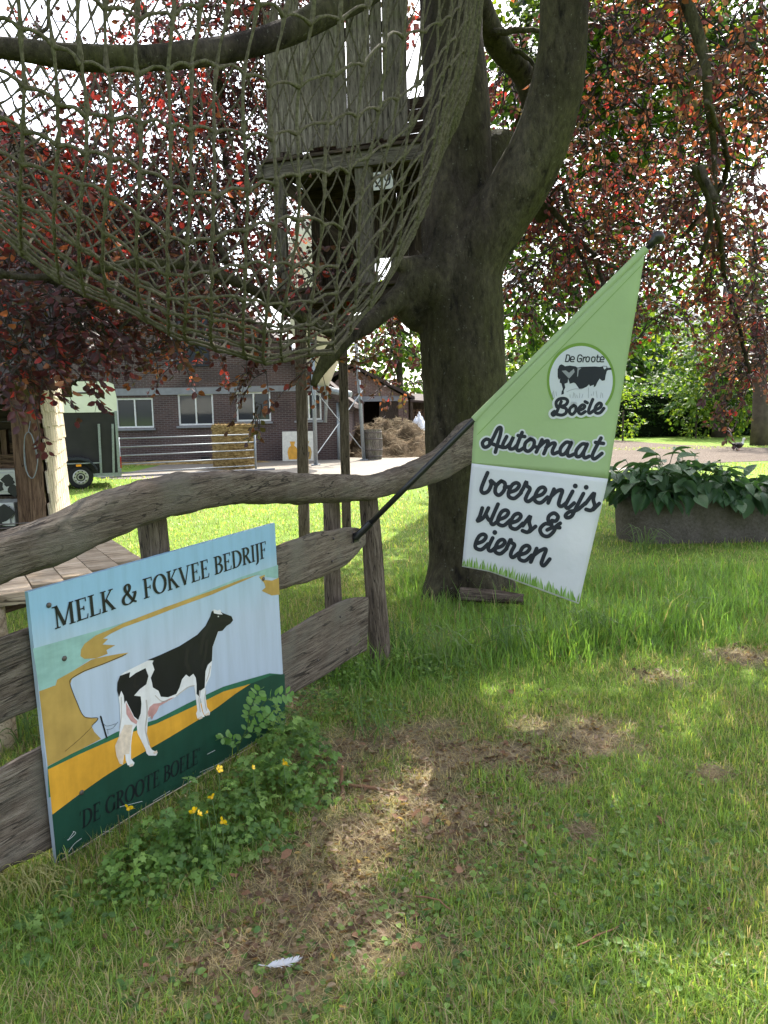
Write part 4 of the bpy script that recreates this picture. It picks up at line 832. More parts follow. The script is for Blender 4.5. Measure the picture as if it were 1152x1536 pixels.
# ------------------------------------------------------------------ climbing net slung under the crown
n = NT('mossy_rope', 0.95, 0.1); f = n.noise(60, 4); f2 = n.noise(5, 4)
cw = n.n.new('ShaderNodeTexWave'); cw.inputs['Scale'].default_value = 55; cw.inputs['Distortion'].default_value = 1.5; n.link(n.co(), cw.inputs[0])
n.base(n.mix(n.ramp(f2, [(0.4, (0, 0, 0)), (0.65, (1, 1, 1))]), n.ramp(f, [(0.3, (0.066, 0.056, 0.040)), (0.7, (0.165, 0.145, 0.105))]), n.ramp(f, [(0.3, (0.056, 0.054, 0.030)), (0.7, (0.145, 0.138, 0.082))]))); n.bump(n.math('ADD', cw.outputs['Fac'], f), 0.7, 0.006); M['rope'] = n.m
net = thing('climbing_net', 'large sagging climbing net of mossy rope hung from the tree', 'net', P(330, 530, 4.6))
def interp(tab, u):
    for a, b in zip(tab[:-1], tab[1:]):
        if u <= b[0]:
            t = (u - a[0]) / (b[0] - a[0]); t2 = t * t * (3 - 2 * t) * .3 + t * .7; return [lerp(x, y, t2) for x, y in zip(a[1:], b[1:])]
    return tab[-1][1:]
#        u   front x,y,d          bottom x,y,d        back x,y,d
NET = [(0.0, -230, -160, 3.1, -260, 90, 3.9, -160, -60, 5.0), (.16, -40, -170, 3.15, -20, 318, 4.0, 20, -80, 5.2), (.32, 110, -180, 3.25, 130, 425, 4.15, 150, -90, 5.4), (.48, 270, -190, 3.4, 275, 500, 4.35, 300, -100, 5.6), (.64, 430, -200, 3.7, 405, 534, 4.6, 440, -100, 5.8), (.76, 560, -190, 4.2, 500, 524, 5.0, 560, -100, 6.0), (.86, 650, -180, 4.8, 572, 440, 5.4, 640, -90, 6.1), (.94, 715, -170, 5.3, 640, 310, 5.7, 690, -90, 6.15), (1.0, 752, -160, 5.7, 700, 150, 5.9, 735, -90, 6.2)]
def NS(u, v):
    a = interp(NET, u); Fp, Bp, Kp = P(*a[0:3]), P(*a[3:6]), P(*a[6:9]); t = math.pi * v; m = (1 - math.cos(t)) / 2
    base = lerp(Fp, Kp, m); s = math.sin(t) ** 0.85 if 0 < v < 1 else 0.0
    p = base + (Bp - lerp(Fp, Kp, .5)) * s
    w = Vector((nz(p, 1.6, 1), nz(p, 1.6, 5), nz(p, 1.6, 9))) * 0.06
    return p + w
def rope(uv, r, knots):
    pts = [NS(u, v) for u, v in uv]; N = len(pts); out, rad = [], []
    for i, p in enumerate(pts):
        j = Vector((random.gauss(0, .002), random.gauss(0, .002), random.gauss(0, .002))); out.append(p + j)
        rad.append(r * (1.75 if i in knots else random.uniform(.85, 1.15)))
    return MB().tube(out, rad, 6).build('rope', M['rope'], net, True)
NU, NV = 22, 15
us = [(i / NU) ** 0.86 for i in range(NU + 1)] + [.905, .935, .962, .985]; us = sorted(us); NU = len(us) - 1; vs = [0.02 + 0.56 * j / NV for j in range(NV + 1)]
for u in us:                                     # hanging ropes of the near side
    uv = [(min(1, max(0, u + 0.004 * math.sin(7 * v + u * 40))), v) for k in range(NV) for v in (lerp(vs[k], vs[k + 1], s / 4) for s in range(4))]
    rope(uv, 0.0078, {k * 4 for k in range(NV)})
for j, v in enumerate(vs):                       # cross ropes
    if v < 0.02: continue
    uv = [(lerp(us[k], us[k + 1], s / 4), v + 0.006 * math.sin((k + s / 4) * .9 + j) - 0.004 * math.sin(math.pi * s / 4)) for k in range(NU) for s in range(4)]
    rope(uv, 0.0078, {k * 4 for k in range(NU)})
for sgn in (1, -1):                              # the far side hangs in diamonds
    for k in range(-9, 31):
        u0 = k / 30; uv = []
        for s in range(41):
            v = 0.58 + 0.40 * s / 40; u = u0 + sgn * 0.30 * s / 40
            if 0 <= u <= 1: uv.append((u, v))
        if len(uv) > 4: rope(uv, 0.0058, {i for i in range(0, 41, 4)})
edge = [(min(1, .998), v / 60) for v in range(2, 59)]
rope(edge, 0.016, set()); rope([(0.975, v / 60) for v in range(2, 59)], 0.013, set()); rope([(0.955, v / 60) for v in range(2, 59)], 0.011, set())
rope([(u / 80, 0.03) for u in range(81)], 0.012, set()); rope([(u / 80, 0.975) for u in range(81)], 0.012, set())

# ------------------------------------------------------------------ tree house behind the net
hut = thing('tree_house', 'weathered plank tree house on posts beside the beech trunk', 'tree house', G(460, 838))
HL, HR = P(404, 234, 8.35), P(612, 200, 7.85); HR.z = HL.z
HX = (HR - HL); HW = HX.length; HX.normalize(); HN = HX.cross(Vector((0, 0, 1)));
if HN.y > 0: HN = -HN
def HP(a, z, back=0.0): return HL + HX * a + Vector((0, 0, z)) - HN * back
def plank_obj(a, b, w, t, up, mat, name='plank', parent=None, wob=0.004, seg=6):
    """sawn board from a to b, wobbly edges; local z runs along the board"""
    a, b = Vector(a), Vector(b); d = (b - a); L = d.length; d.normalize(); u = Vector(up); u = (u - d * u.dot(d)).normalized(); x = u.cross(d); mb = MB(); sd = random.uniform(0, 99)
    for i in range(seg + 1):
        for sx, su in ((-1, -1), (1, -1), (1, 1), (-1, 1)):
            e = wob * nz((i * .9, sx * 3, sd), 1)
            mb.v.append(Vector((su * t / 2, sx * (w / 2 + e), L * i / seg + (0.012 * nz((sx * 4, su, sd), 1) if i in (0, seg) else 0))))
    for i in range(seg):
        for k in range(4):
            a0, a1 = i * 4 + k, i * 4 + (k + 1) % 4; mb.f.append((a0, a0 + 4, a1 + 4, a1))
    mb.f.append((0, 1, 2, 3)); mb.f.append(tuple(seg * 4 + k for k in (3, 2, 1, 0)))
    o = mesh_obj(name, mb.v, mb.f, mat); o.matrix_world = Matrix.Translation(a) @ Matrix((u, x, d)).transposed().to_4x4()
    if parent is not None: o.parent = parent; o.matrix_parent_inverse = world_of(parent).inverted()
    return o
npl = 12; x = 0.0; tops = [1.38, 1.22, 1.62, 1.30, 1.70, 1.58, 1.45, 1.72, 1.66, 1.5, 1.7, 1.62]
for i in range(npl):
    w = HW / npl * random.uniform(.90, .985); a = HW * (i + .5) / npl; dz = random.uniform(-.03, .02); tl = random.uniform(-.012, .012)
    plank_obj(HP(a, dz), HP(a + tl, tops[i]), w, 0.022, HN, M['hut_wood'], 'plank', hut)
for i in range(5):                               # the side towards the yard
    bk = .06 + i * .17; plank_obj(HP(-.03, random.uniform(-.03, .02), bk + .06), HP(-.03, 1.5 + random.uniform(-.2, .2), bk + .06), .14, .022, HX, M['hut_wood'], 'plank', hut)
for z in (0.30, 1.05):
    plank_obj(HP(-.02, z, .035), HP(HW, z, .035), .09, .04, HN, M['dark_wood'], 'rail', hut)
for i in range(6):                               # low rear boards
    plank_obj(HP(-.02, .08 + i * .125, 1.05), HP(HW + .3, .08 + i * .125, 1.05), .115, .022, HN, M['dark_wood'], 'plank', hut)
for i in range(8):                               # floor
    plank_obj(HP(-.08, -.06, .02 + i * .145), HP(HW + .35, -.06, .02 + i * .145), .135, .03, (0, 0, 1), M['dark_wood'], 'floor_board', hut)
plank_obj(HP(-.14, -.15, .02), HP(HW + .45, -.15, .02), .14, .06, HN, M['hut_wood'], 'beam', hut)
plank_obj(HP(-.14, -.15, 1.0), HP(HW + .45, -.15, 1.0), .14, .06, HN, M['dark_wood'], 'beam', hut)
plank_obj(HP(-.10, -.15, -.05), HP(-.10, -.15, 1.15), .13, .06, HX, M['hut_wood'], 'beam', hut)
DZ = -1.42                                       # lower deck below the hut floor
for a, bk, mat in ((.08, .06, 'hut_wood'), (1.02, .05, 'hut_wood'), (.08, .98, 'dark_wood'), (1.38, .9, 'dark_wood')):
    plank_obj(HP(a, DZ, bk), HP(a, -.22, bk), .12 if a < .5 else .17, .06, HN, M[mat], 'post', hut)
for i in range(10):
    plank_obj(HP(.15 + i * .135, DZ + .05, 1.06), HP(.15 + i * .135, -.2, 1.06) if i not in (5, 6) else HP(.15 + i * .135, DZ + .25, 1.06), .13, .02, HN, M['dark_wood'], 'plank', hut)
for i in (5, 6): plank_obj(HP(.15 + i * .135, DZ + .52, 1.06), HP(.15 + i * .135, -.2, 1.06), .13, .02, HN, M['dark_wood'], 'plank', hut)
for i in range(6):
    plank_obj(HP(-.05, DZ + .06, .06 + i * .16), HP(HW + .35, DZ + .06, .06 + i * .16), .14, .03, (0, 0, 1), M['dark_wood'], 'deck_board', hut)
for bk in (.08, .9):
    plank_obj(HP(-.05, DZ - .02, bk), HP(HW + .55, DZ - .02, bk), .12, .05, HN, M['dark_wood'], 'beam', hut)
plank_obj(HP(.12, -.25, .10), HP(.62, -.85, .55), .09, .05, HN, M['dark_wood'], 'brace', hut)
plank_obj(HP(.95, DZ - .05, .3), HP(1.55, DZ + .35, .2), .10, .06, HN, M['dark_wood'], 'brace', hut)
for (a, b0, w) in (((457, 838), (452, 430), .115), ((521, 832), (512, 420), .10)):
    g = G(*a); d = g.y; t = P(*b0, d); t.x = lerp(t.x, g.x, .35); plank_obj(g - Vector((0, 0, .1)), (t.x, t.y, HL.z + DZ + .02), w, w * .9, (0, -1, 0), M['post_wood'], 'leg', hut, .004, 10)
# house number plate
M['enamel'] = m_plain('white_enamel', (0.62, 0.62, 0.58), 0.35, 0.5, .1)
npc = [P(553, 240, 7.62), P(584, 236, 7.6), P(584, 264, 7.6), P(553, 268, 7.62)]
npn = (npc[1] - npc[0]).cross(npc[3] - npc[0]).normalized(); npn = npn if npn.y < 0 else -npn
pl_back = HP(1.02, 0, .05 - .035)
shift = (pl_back - npc[0]).dot(npn); npc = [p + npn * (shift + .004) for p in npc]
num = thing('house_number_plate', 'small white number plate reading 29 on the tree house post', 'number plate', npc[3])
MB().slab(npc, -npn * .004).build('plate', M['enamel'], num)
def NPm(u, v, l=1): return lerp(lerp(npc[3], npc[2], u), lerp(npc[0], npc[1], u), v) + npn * (.0008 * l)
na = Art(lambda a, b, l: NPm(a, b, 1), num)
na.strokes('digit', M['p_black'], [[(.14, .68), (.20, .84), (.34, .82), (.38, .64), (.28, .42), (.12, .20), (.24, .24), (.42, .16)]], .075, 1)
na.strokes('digit', M['p_black'], [[(.84, .62), (.72, .46), (.60, .54), (.60, .76), (.72, .84), (.84, .74), (.84, .50), (.78, .28), (.64, .18)]], .075, 1)

# ------------------------------------------------------------------ picnic table behind the fence
tz = 0.78
tA, tB = G(-60, 912, tz), G(212, 836, tz); tC, tD = G(160, 803, tz), G(-40, 835, tz)
table = thing('plank_table', 'pale rough plank table behind the fence on the left', 'table', ((tA.x + tB.x) / 2, (tA.y + tC.y) / 2, 0))
td = (tB - tA).normalized(); tl = (tC - tB); tdep = tl.length; tl.normalize(); L = (tB - tA).length; npk = 6; tsn = abs(td.cross(tl).z); x = 0.0
for i in range(npk):
    w = L / npk; a = tA + td * (w * (i + .5)); plank_obj(a + tl * random.uniform(-.02, .02) - Vector((0, 0, .032)), a + tl * (tdep * 1.5 + random.uniform(-.03, .03)) - Vector((0, 0, .032 + .001 * i)), w * tsn - .008, .06, (0, 0, 1), M['table_wood'], 'plank', table, .006)
plank_obj(tA + tl * .25 - Vector((0, 0, .10)), tB + tl * .25 - Vector((0, 0, .10)) - td * .1, .07, .07, (0, 0, 1), M['brown_wood'], 'batten', table)
for s in (.12, .8):
    for e in (.15, 1.0):
        a = lerp(tA, tB, s) + tl * (e * tdep * 1.2); log_post((a.x, a.y, -.03), a - Vector((0, 0, .065)), .09, .08, table, M['table_wood'], 'leg')
# ------------------------------------------------------------------ open shed with shingled end wall (left)
M['shingle'] = m_wood('pale_wood_shingle', (0.36, 0.28, 0.20), (0.55, 0.45, 0.34), (0.68, 0.58, 0.46), (0, 0, 1), 10, 8, 0.4, None, .8, .4)
n = NT('grey_roof_tile', 0.85, 0.2); f = n.noise(7, 6, .65); n.base(n.mix(n.ramp(n.noise(2, 3), [(.45, (0, 0, 0)), (.7, (.7, .7, .7))]), n.ramp(f, [(.3, (.05, .046, .042)), (.7, (.13, .122, .11))]), (.10, .105, .05))); n.bump(f, .5, .02); M['roof_tile'] = n.m
M['white_metal'] = m_plain('white_enamelled_metal', (0.52, 0.53, 0.50), .35, .5, .06); M['blackpatch'] = m_plain('black_print', (0.015, .015, .017), .4)
SX = P(63, 700, 6.9).x
shed = thing('open_shed', 'open fronted timber shed with pale shingled end wall and grey tiled roof', 'shed', (SX, 7.0, 0))
eave = 1.86
plank_obj((SX - .07, 6.74, -.05), (SX - .07, 6.74, eave), .12, .12, (0, -1, 0), M['brown_wood'], 'post', shed)
plank_obj((SX - .19, 6.80, -.05), (SX - .19, 6.80, eave), .10, .10, (0, -1, 0), M['brown_wood'], 'post', shed)
plank_obj((-6.0, 6.75, eave + .06), (SX + .02, 6.75, eave + .06), .16, .12, (0, -1, 0), M['brown_wood'], 'beam', shed)
for i in range(16): plank_obj((-6.0, 9.6, .06 + i * .145), (SX, 9.6, .06 + i * .145), .14, .02, (0, -1, 0), M['dark_wood'], 'plank', shed)
MB().box((SX - .055, 8.15, .93), (.03, 2.8, 1.86)).build('wall', M['dark_wood'], shed)
for r in range(13):
    for k in range(10):
        zb = .08 + r * .145; yb = 6.84 + k * .28 + (.14 if r % 2 else 0); w = random.uniform(.24, .275)
        plank_obj((SX - .002 + .012, yb, zb + .20), (SX + .022, yb, zb + random.uniform(-.012, .012)), w, .014, (1, 0, 0), M['shingle'], 'shingle', shed, .003, 1)
def tile_mesh():
    mb = MB(); nx_, ny_ = 8, 2
    for j in range(ny_ + 1):
        for i in range(nx_ + 1):
            t = i / nx_; mb.v.append(Vector((t * .30, j / ny_ * .40, .045 * math.sin(t * 2 * math.pi) + .012 * (1 - j / ny_))))
    for j in range(ny_):
        for i in range(nx_): a = j * (nx_ + 1) + i; mb.f.append((a, a + 1, a + nx_ + 2, a + nx_ + 1))
    me = bpy.data.meshes.new('roof_tile'); me.from_pydata([tuple(v) for v in mb.v], [], mb.f); me.shade_smooth(); me.materials.append(M['roof_tile']); return me
tm = tile_mesh(); rp = math.radians(38); ry0, rz0 = 6.45, 1.98
roof = MB().slab([(-6.2, ry0, rz0 - .06), (SX + .12, ry0, rz0 - .06), (SX + .12, ry0 + 1.75, rz0 - .06 + 1.75 * math.tan(rp)), (-6.2, ry0 + 1.75, rz0 - .06 + 1.75 * math.tan(rp))], (0, 0, -.05)).build('roof', M['dark_wood'], shed)
MB().slab([(-6.2, ry0 + 3.5, rz0 - .06), (SX + .12, ry0 + 3.5, rz0 - .06), (SX + .12, ry0 + 1.75, rz0 - .06 + 1.75 * math.tan(rp)), (-6.2, ry0 + 1.75, rz0 - .06 + 1.75 * math.tan(rp))], (0, 0, -.05)).build('roof', M['dark_wood'], shed)
for r in range(6):
    for k in range(9):
        o = bpy.data.objects.new('roof_tile', tm); C.objects.link(o); o.rotation_euler = (rp, 0, random.uniform(-.012, .012)); o.location = (SX + .10 - .275 * (k + 1), ry0 - .02 + r * .345 * math.cos(rp), rz0 + r * .345 * math.sin(rp) + random.uniform(0, .006))
        o.parent = roof; o.matrix_parent_inverse = world_of(roof).inverted()
o = MB().slab([(SX - .03, 6.75, 1.86), (SX - .03, 9.6, 1.86), (SX - .03, 8.2, 3.1)], (-.03, 0, 0)).build('gable_boards', M['dark_wood'], shed)
plank_obj((-6, 6.9, -.02), (SX, 6.9, -.02), .1, .1, (0, 0, 1), M['dark_wood'], 'sill', shed)
plank_obj((SX - .62, 8.6, 0), (SX - .62, 8.6, 1.9), .09, .09, (0, -1, 0), M['brown_wood'], 'post', shed)
plank_obj((-6, 9.2, 1.28), (SX, 9.2, 1.28), .10, .05, (0, -1, 0), M['brown_wood'], 'beam', shed)
shed.rotation_euler = (0, 0, math.radians(19))
# things kept in the shed
def cabinet(px, py, d, w, h, dp, label, shelf):
    c = P(px, py, d); b = thing('white_cabinet', label, 'cabinet', (c.x, c.y, c.z)); 
    bevel(MB().box((c.x, c.y + dp / 2, c.z + h / 2), (w, dp, h)).build('body', M['white_metal'], b), .012)
    dr = bevel(MB().box((c.x - .01, c.y - .012, c.z + h / 2), (w - .05, .02, h - .06)).build('door', M['white_metal'], b), .006)
    for k in range(5):
        qx, qz = c.x + random.uniform(-.4, .4) * w * .7, c.z + h * (.15 + .18 * k * .5 + random.uniform(0, .1)); r = random.uniform(.06, .11)
        MB().poly([(qx + r * random.uniform(.6, 1.3) * math.cos(a * .7), c.y - .0235 - .0006 * k, qz + r * random.uniform(.5, 1.0) * math.sin(a * .7)) for a in range(9)]).build('painted_patch', M['blackpatch'], dr)
    MB().box((c.x - w * .30, c.y - .03, c.z + h * .82), (.12, .02, .04)).build('handle', M['blackpatch'], b)
    MB().box((c.x, c.y + .2, c.z / 2 - .01), (w + .1, dp, max(.02, c.z - .02))).build('plinth', M['dark_wood'], b)
    return b
cabinet(8, 742, 7.6, .40, .25, .35, 'white cabinet with black cow patches inside the open shed', None)
cabinet(-6, 790, 7.0, .36, .22, .35, 'lower white cabinet with cow patches at the edge of the shed', None)
cr = thing('wooden_crate', 'small brown slatted crate above the white cabinet in the shed', 'crate', P(8, 704, 7.8))
cc = P(6, 704, 7.8)
for i in range(3): plank_obj((cc.x - .2, cc.y, cc.z + .03 + i * .05), (cc.x + .18, cc.y, cc.z + .03 + i * .05), .04, .012, (0, -1, 0), M['brown_wood'], 'slat', cr)
for i in range(3): plank_obj((cc.x + .18, cc.y, cc.z + .03 + i * .05), (cc.x + .18, cc.y + .3, cc.z + .03 + i * .05), .04, .012, (1, 0, 0), M['brown_wood'], 'slat', cr)
MB().box((cc.x, cc.y + .15, cc.z - .02), (.4, .32, .03)).build('base', M['brown_wood'], cr)
sh_ = P(20, 712, 7.9); plk = thing('storage_rack', 'dark wooden rack standing inside the shed', 'rack', (sh_.x, 7.9, 0))
for z in (sh_.z - .12, .45): plank_obj((sh_.x - 1.0, 8.0, z), (SX - .8, 8.0, z), .4, .03, (0, 0, 1), M['dark_wood'], 'shelf', plk)
for xx in (sh_.x - .9, SX - .85): plank_obj((xx, 8.0, 0), (xx, 8.0, 1.5), .06, .06, (0, -1, 0), M['brown_wood'], 'upright', plk)
lp = thing('coiled_wire', 'loop of thin wire hanging on the shed post', 'wire', P(46, 680, 6.55))
lc = P(45, 683, 6.62); MB().tube([(lc.x + .055 * math.cos(a * .35) * (1 - .1 * math.sin(a)), lc.y + .004 * a * .1, lc.z + .20 * math.sin(a * .35)) for a in range(37)], .004, 5).build('loop', M['galv'], lp, True)
MB().tube([(lc.x, lc.y + .005, lc.z + .2), (lc.x, lc.y + .08, lc.z + .34)], .004, 5).build('hanger', M['galv'], lp)
ch = thing('wire_rack', 'low wire rack lying on the plank table behind the fence', 'rack', G(40, 790, .80))
wc = G(45, 812, .80)
for i in range(5): MB().tube([wc + Vector((-.32, -.05 + i * .05, .012 + .02 * i)), wc + Vector((.16, -.02 + i * .05, .012 + .025 * i))], .005, 5).build('rod', M['screw'], ch)
for s in (-.3, -.05, .14): MB().tube([wc + Vector((s, -.06, .01)), wc + Vector((s, .18, .10)), wc + Vector((s, .19, .02))], .006, 5).build('rod', M['screw'], ch)

# ------------------------------------------------------------------ horse trailer
M['trailer_dark'] = m_plain('dark_grey_panel', (0.036, 0.034, 0.036), .85, .1, .12, 4); M['trailer_white'] = m_plain('cream_fibreglass', (0.68, 0.67, 0.62), .3, .5, .06, 4)
M['tyre'] = m_plain('black_rubber', (0.016, .016, .017), .8); M['rim'] = m_plain('silver_rim', (0.42, .42, .42), .35, .5, .1, 20, .6); M['red'] = m_plain('red_lens', (0.35, 0.02, .02), .2); M['amber'] = m_plain('amber_lens', (0.8, .30, .02), .2); M['guard'] = m_plain('blue_black_mudguard', (0.012, 0.014, 0.035), .35, .5)
TRD = G(120, 734).y
def TPt(px, py, dy=0.0): return P(px, py, TRD + dy)
tr = thing('horse_trailer', 'dark grey horse trailer with cream top parked beside the brick barn', 'trailer', (TPt(120, 734).x, TRD, 0))
xr, xl = TPt(171, 650).x, TPt(171, 650).x - 3.1; z0, z1, z2 = TPt(130, 712).z, TPt(130, 617).z, TPt(130, 572).z
b_ = MB().box(((xl + xr) / 2, TRD + .95, (z0 + z1) / 2), (xr - xl, 1.7, z1 - z0)).build('body', M['trailer_dark'], tr)
prof = [(xl - .15, z1 - .02), (xr + .05, z1 - .02), (xr + .06, z1 + .45 * (z2 - z1)), (xr + .01, z2 - .06), (xr - .12, z2), (xl + .7, z2 + .02), (xl + .1, z2 - .15), (xl - .2, z1 + .3)]
bevel(MB().slab([(a, TRD + .08, b) for a, b in prof], (0, 1.74, 0)).build('top', M['trailer_white'], tr), .05, 3)
MB().box((lerp(xl, xr, .55), TRD + .072, lerp(z1, z2, .62)), (1.9, .012, .035)).build('side_stripe', M['blackpatch'], tr)
for px0, px1, nm in ((146, 150, 'upright'), (166, 168, 'upright')):
    a, b = TPt(px0, 636), TPt(px1, 712); MB().bar((a.x, TRD + .085, a.z), (b.x, TRD + .085, b.z), .05, .05, (1, 0, 0)).build(nm, M['galv'], tr)
MB().bar((xr + .02, TRD + .10, z0 - .02), (xr + .02, TRD + .10, z1), .06, .06, (1, 0, 0)).build('corner_post', M['galv'], tr)
MB().box(((xl + xr) / 2, TRD + .1, z0 - .03), (xr - xl + .1, .06, .08)).build('chassis', M['galv'], tr)
for k in (0, 1):
    wc_ = Vector((TPt(121, 716).x - k * .85, TRD + .05, TPt(121, 716).z)); wr = wc_.z
    w_ = MB().lathe(wc_, [(wr * .62, -.02), (wr * .9, -.03), (wr * .99, .0), (wr, .05), (wr, .13), (wr * .95, .18), (wr * .6, .18)], 32, (0, 1, 0)).build('wheel', M['tyre'], tr, True)
    MB().lathe(wc_, [(.03, -.028), (wr * .3, -.018), (wr * .45, -.024), (wr * .57, -.030), (wr * .63, -.022), (wr * .63, .05), (.02, .05)], 28, (0, 1, 0)).build('rim', M['rim'], w_, True)
    for s in range(10):
        an = s * math.pi / 5; MB().lathe(wc_ + Vector((math.cos(an) * wr * .48, -.0315, math.sin(an) * wr * .48)), [(wr * .055, 0), (wr * .05, -.001)], 8, (0, -1, 0)).build('rim_hole', M['tyre'], w_)
    MB().lathe(wc_, [(wr * .18, -.02), (wr * .17, -.05), (wr * .08, -.055)], 14, (0, 1, 0)).build('hub', M['tyre'], w_)
gp = [TPt(a, b) for a, b in ((174, 714), (145, 708), (140, 700), (132, 693), (120, 690), (60, 690), (40, 694))]; mb = MB()
for p in gp[1:]: mb.v += [Vector((p.x, TRD - .06, p.z)), Vector((p.x, TRD + .2, p.z)), Vector((p.x, TRD - .06, p.z + .06)), Vector((p.x, TRD + .2, p.z + .06))]
for i in range(len(gp) - 2): a = i * 4; mb.f += [(a, a + 4, a + 5, a + 1), (a + 2, a + 3, a + 7, a + 6), (a, a + 2, a + 6, a + 4), (a + 1, a + 5, a + 7, a + 3)]
mb.build('mudguard', M['guard'], tr)
MB().box(TPt(118, 698) + Vector((0, -.07, 0)), (.11, .02, .05)).build('marker_light', M['amber'], tr)
MB().box((xr + .065, TRD + .13, lerp(z0, z1, .17)), (.03, .10, .26)).build('tail_light', M['red'], tr)
MB().box(TPt(88, 697) + Vector((.4, -.02, .02)), (1.1, .03, .025)).build('rail', M['galv'], tr)
MB().tube([(xl + .3, TRD + .9, z0 - .05), (xl - 1.0, TRD + .9, .45)], .05, 8).build('drawbar', M['galv'], tr); MB().tube([(xl - .9, TRD + .9, .45), (xl - .9, TRD + .9, 0)], .03, 8).build('jockey_wheel', M['tyre'], tr)

tr.rotation_euler = (0, 0, math.radians(21))
# ------------------------------------------------------------------ brick barn, its windows and doors
def m_brick(name, c1, c2, mortar, sc=1.0):
    n = NT(name, .9, .15); br = n.n.new('ShaderNodeTexBrick'); br.inputs['Color1'].default_value = (*c1, 1); br.inputs['Color2'].default_value = (*c2, 1); br.inputs['Mortar'].default_value = (*mortar, 1)
    br.inputs['Scale'].default_value = sc; br.inputs['Mortar Size'].default_value = .010; br.inputs['Brick Width'].default_value = .22; br.inputs['Row Height'].default_value = .066; br.inputs['Bias'].default_value = -.1
    tc = n.n.new('ShaderNodeTexCoord'); sp = n.n.new('ShaderNodeSeparateXYZ'); cb = n.n.new('ShaderNodeCombineXYZ'); n.link(tc.outputs['Object'], sp.inputs[0])
    n.link(n.math('ADD', sp.outputs[0], sp.outputs[1]), cb.inputs[0]); n.link(sp.outputs[2], cb.inputs[1]); n.link(cb.outputs[0], br.inputs['Vector'])
    f = n.noise(.8, 5); n.base(n.mix(1.0, br.outputs['Color'], n.ramp(f, [(.3, (.7, .7, .7)), (.7, (1.25, 1.2, 1.2))]), 'MULTIPLY')); n.bump(br.outputs['Fac'], -.5, .01); return n.m
M['brick'] = m_brick('dark_red_brick', (.080, .050, .047), (.056, .038, .039), (.125, .113, .107)); M['brick2'] = m_brick('pinkish_brick', (.165, .098, .084), (.115, .070, .063), (.22, .19, .165))
n = NT('dark_window_glass', .06, .6); n.base((.03, .034, .04)); n.b.inputs['Metallic'].default_value = 0.0; M['glass'] = n.m
M['window_white'] = m_plain('white_window_frame', (.62, .63, .62), .5); M['lintel'] = m_plain('grey_concrete', (.20, .205, .22), .8, .2, .12, 6, 0, .3); M['blue_door'] = m_plain('dark_blue_boards', (.010, .012, .022), .5, .3, .15, 5)
M['roof_dark'] = m_plain('dark_brown_roof', (.055, .040, .036), .85, .2, .25, 3, 0, .5)
BD = 27.4
def BPt(px, py, dy=0.0): return P(px, py, BD + dy)
xr = BPt(517, 640).x; xe = 26.0; ez = BPt(517, 604).z; apx, apz = xr - xe / 2, ez + xe / 2 * math.tan(math.radians(40.5))
barn = thing('brick_barn', 'large dark brick farm barn with steep gable and white framed windows', 'barn', (xr - 6, BD, 0))
# gable wall with real openings
wins = [(174, 230, 597, 642), (267, 320, 590, 638), (354, 406, 588, 632), (444, 482, 590, 630)]
ops = []
for a, b, c, d in wins:
    p, q = BPt((a + b) / 2, c), BPt((a + b) / 2, d); ops.append((BPt(a, (c + d) / 2).x, BPt(b, (c + d) / 2).x, q.z, p.z))
hp, hq = BPt(284, 450), BPt(284, 550); ops.append((BPt(258, 500).x, BPt(312, 500).x, hq.z, hp.z))
xs = sorted({xr - xe, xr, apx} | {v for o_ in ops[:4] for v in o_[:2]}); wm = MB(); TP_ = math.tan(math.radians(40.5))
def roofz(x): return ez + (xe / 2 - abs(x - apx)) * TP_
for x0_, x1_ in zip(xs[:-1], xs[1:]):
    z_ = 0.0
    for o_ in ops[:4]:
        if o_[0] < (x0_ + x1_) / 2 < o_[1]:
            wm.add([(x0_, BD, 0), (x1_, BD, 0), (x1_, BD, o_[2]), (x0_, BD, o_[2])], [(0, 1, 2, 3)]); z_ = o_[3]
    wm.add([(x0_, BD, z_), (x1_, BD, z_), (x1_, BD, roofz(x1_)), (x0_, BD, roofz(x0_))], [(0, 1, 2, 3)])
for o_ in ops[:4]:
    for (a, b) in (((o_[0], o_[2]), (o_[1], o_[2])), ((o_[1], o_[2]), (o_[1], o_[3])), ((o_[1], o_[3]), (o_[0], o_[3])), ((o_[0], o_[3]), (o_[0], o_[2]))):
        wm.add([(a[0], BD, a[1]), (b[0], BD, b[1]), (b[0], BD + .25, b[1]), (a[0], BD + .25, a[1])], [(0, 1, 2, 3)])
wm.add([(xr, BD, 0), (xr, BD + 20, 0), (xr, BD + 20, ez), (xr, BD, ez)], [(0, 1, 2, 3)]); wm.add([(xr - xe, BD, 0), (xr - xe, BD + 20, 0), (xr - xe, BD + 20, ez), (xr - xe, BD, ez)], [(3, 2, 1, 0)])
wm.build('wall', M['brick'], barn)
for s in (1, -1):
    ex = apx + s * (xe / 2 + .35); ezz = ez - .35 * math.tan(math.radians(40.5)); MB().slab([(apx, BD - .35, apz + .12), (ex, BD - .35, ezz + .12), (ex, BD + 20, ezz + .12), (apx, BD + 20, apz + .12)], (0, 0, .16)).build('roof', M['roof_dark'], barn)
    MB().bar((apx, BD - .36, apz + .02), (ex, BD - .36, ezz + .02), .22, .04, (0, 0, 1)).build('bargeboard', M['roof_dark'], barn)
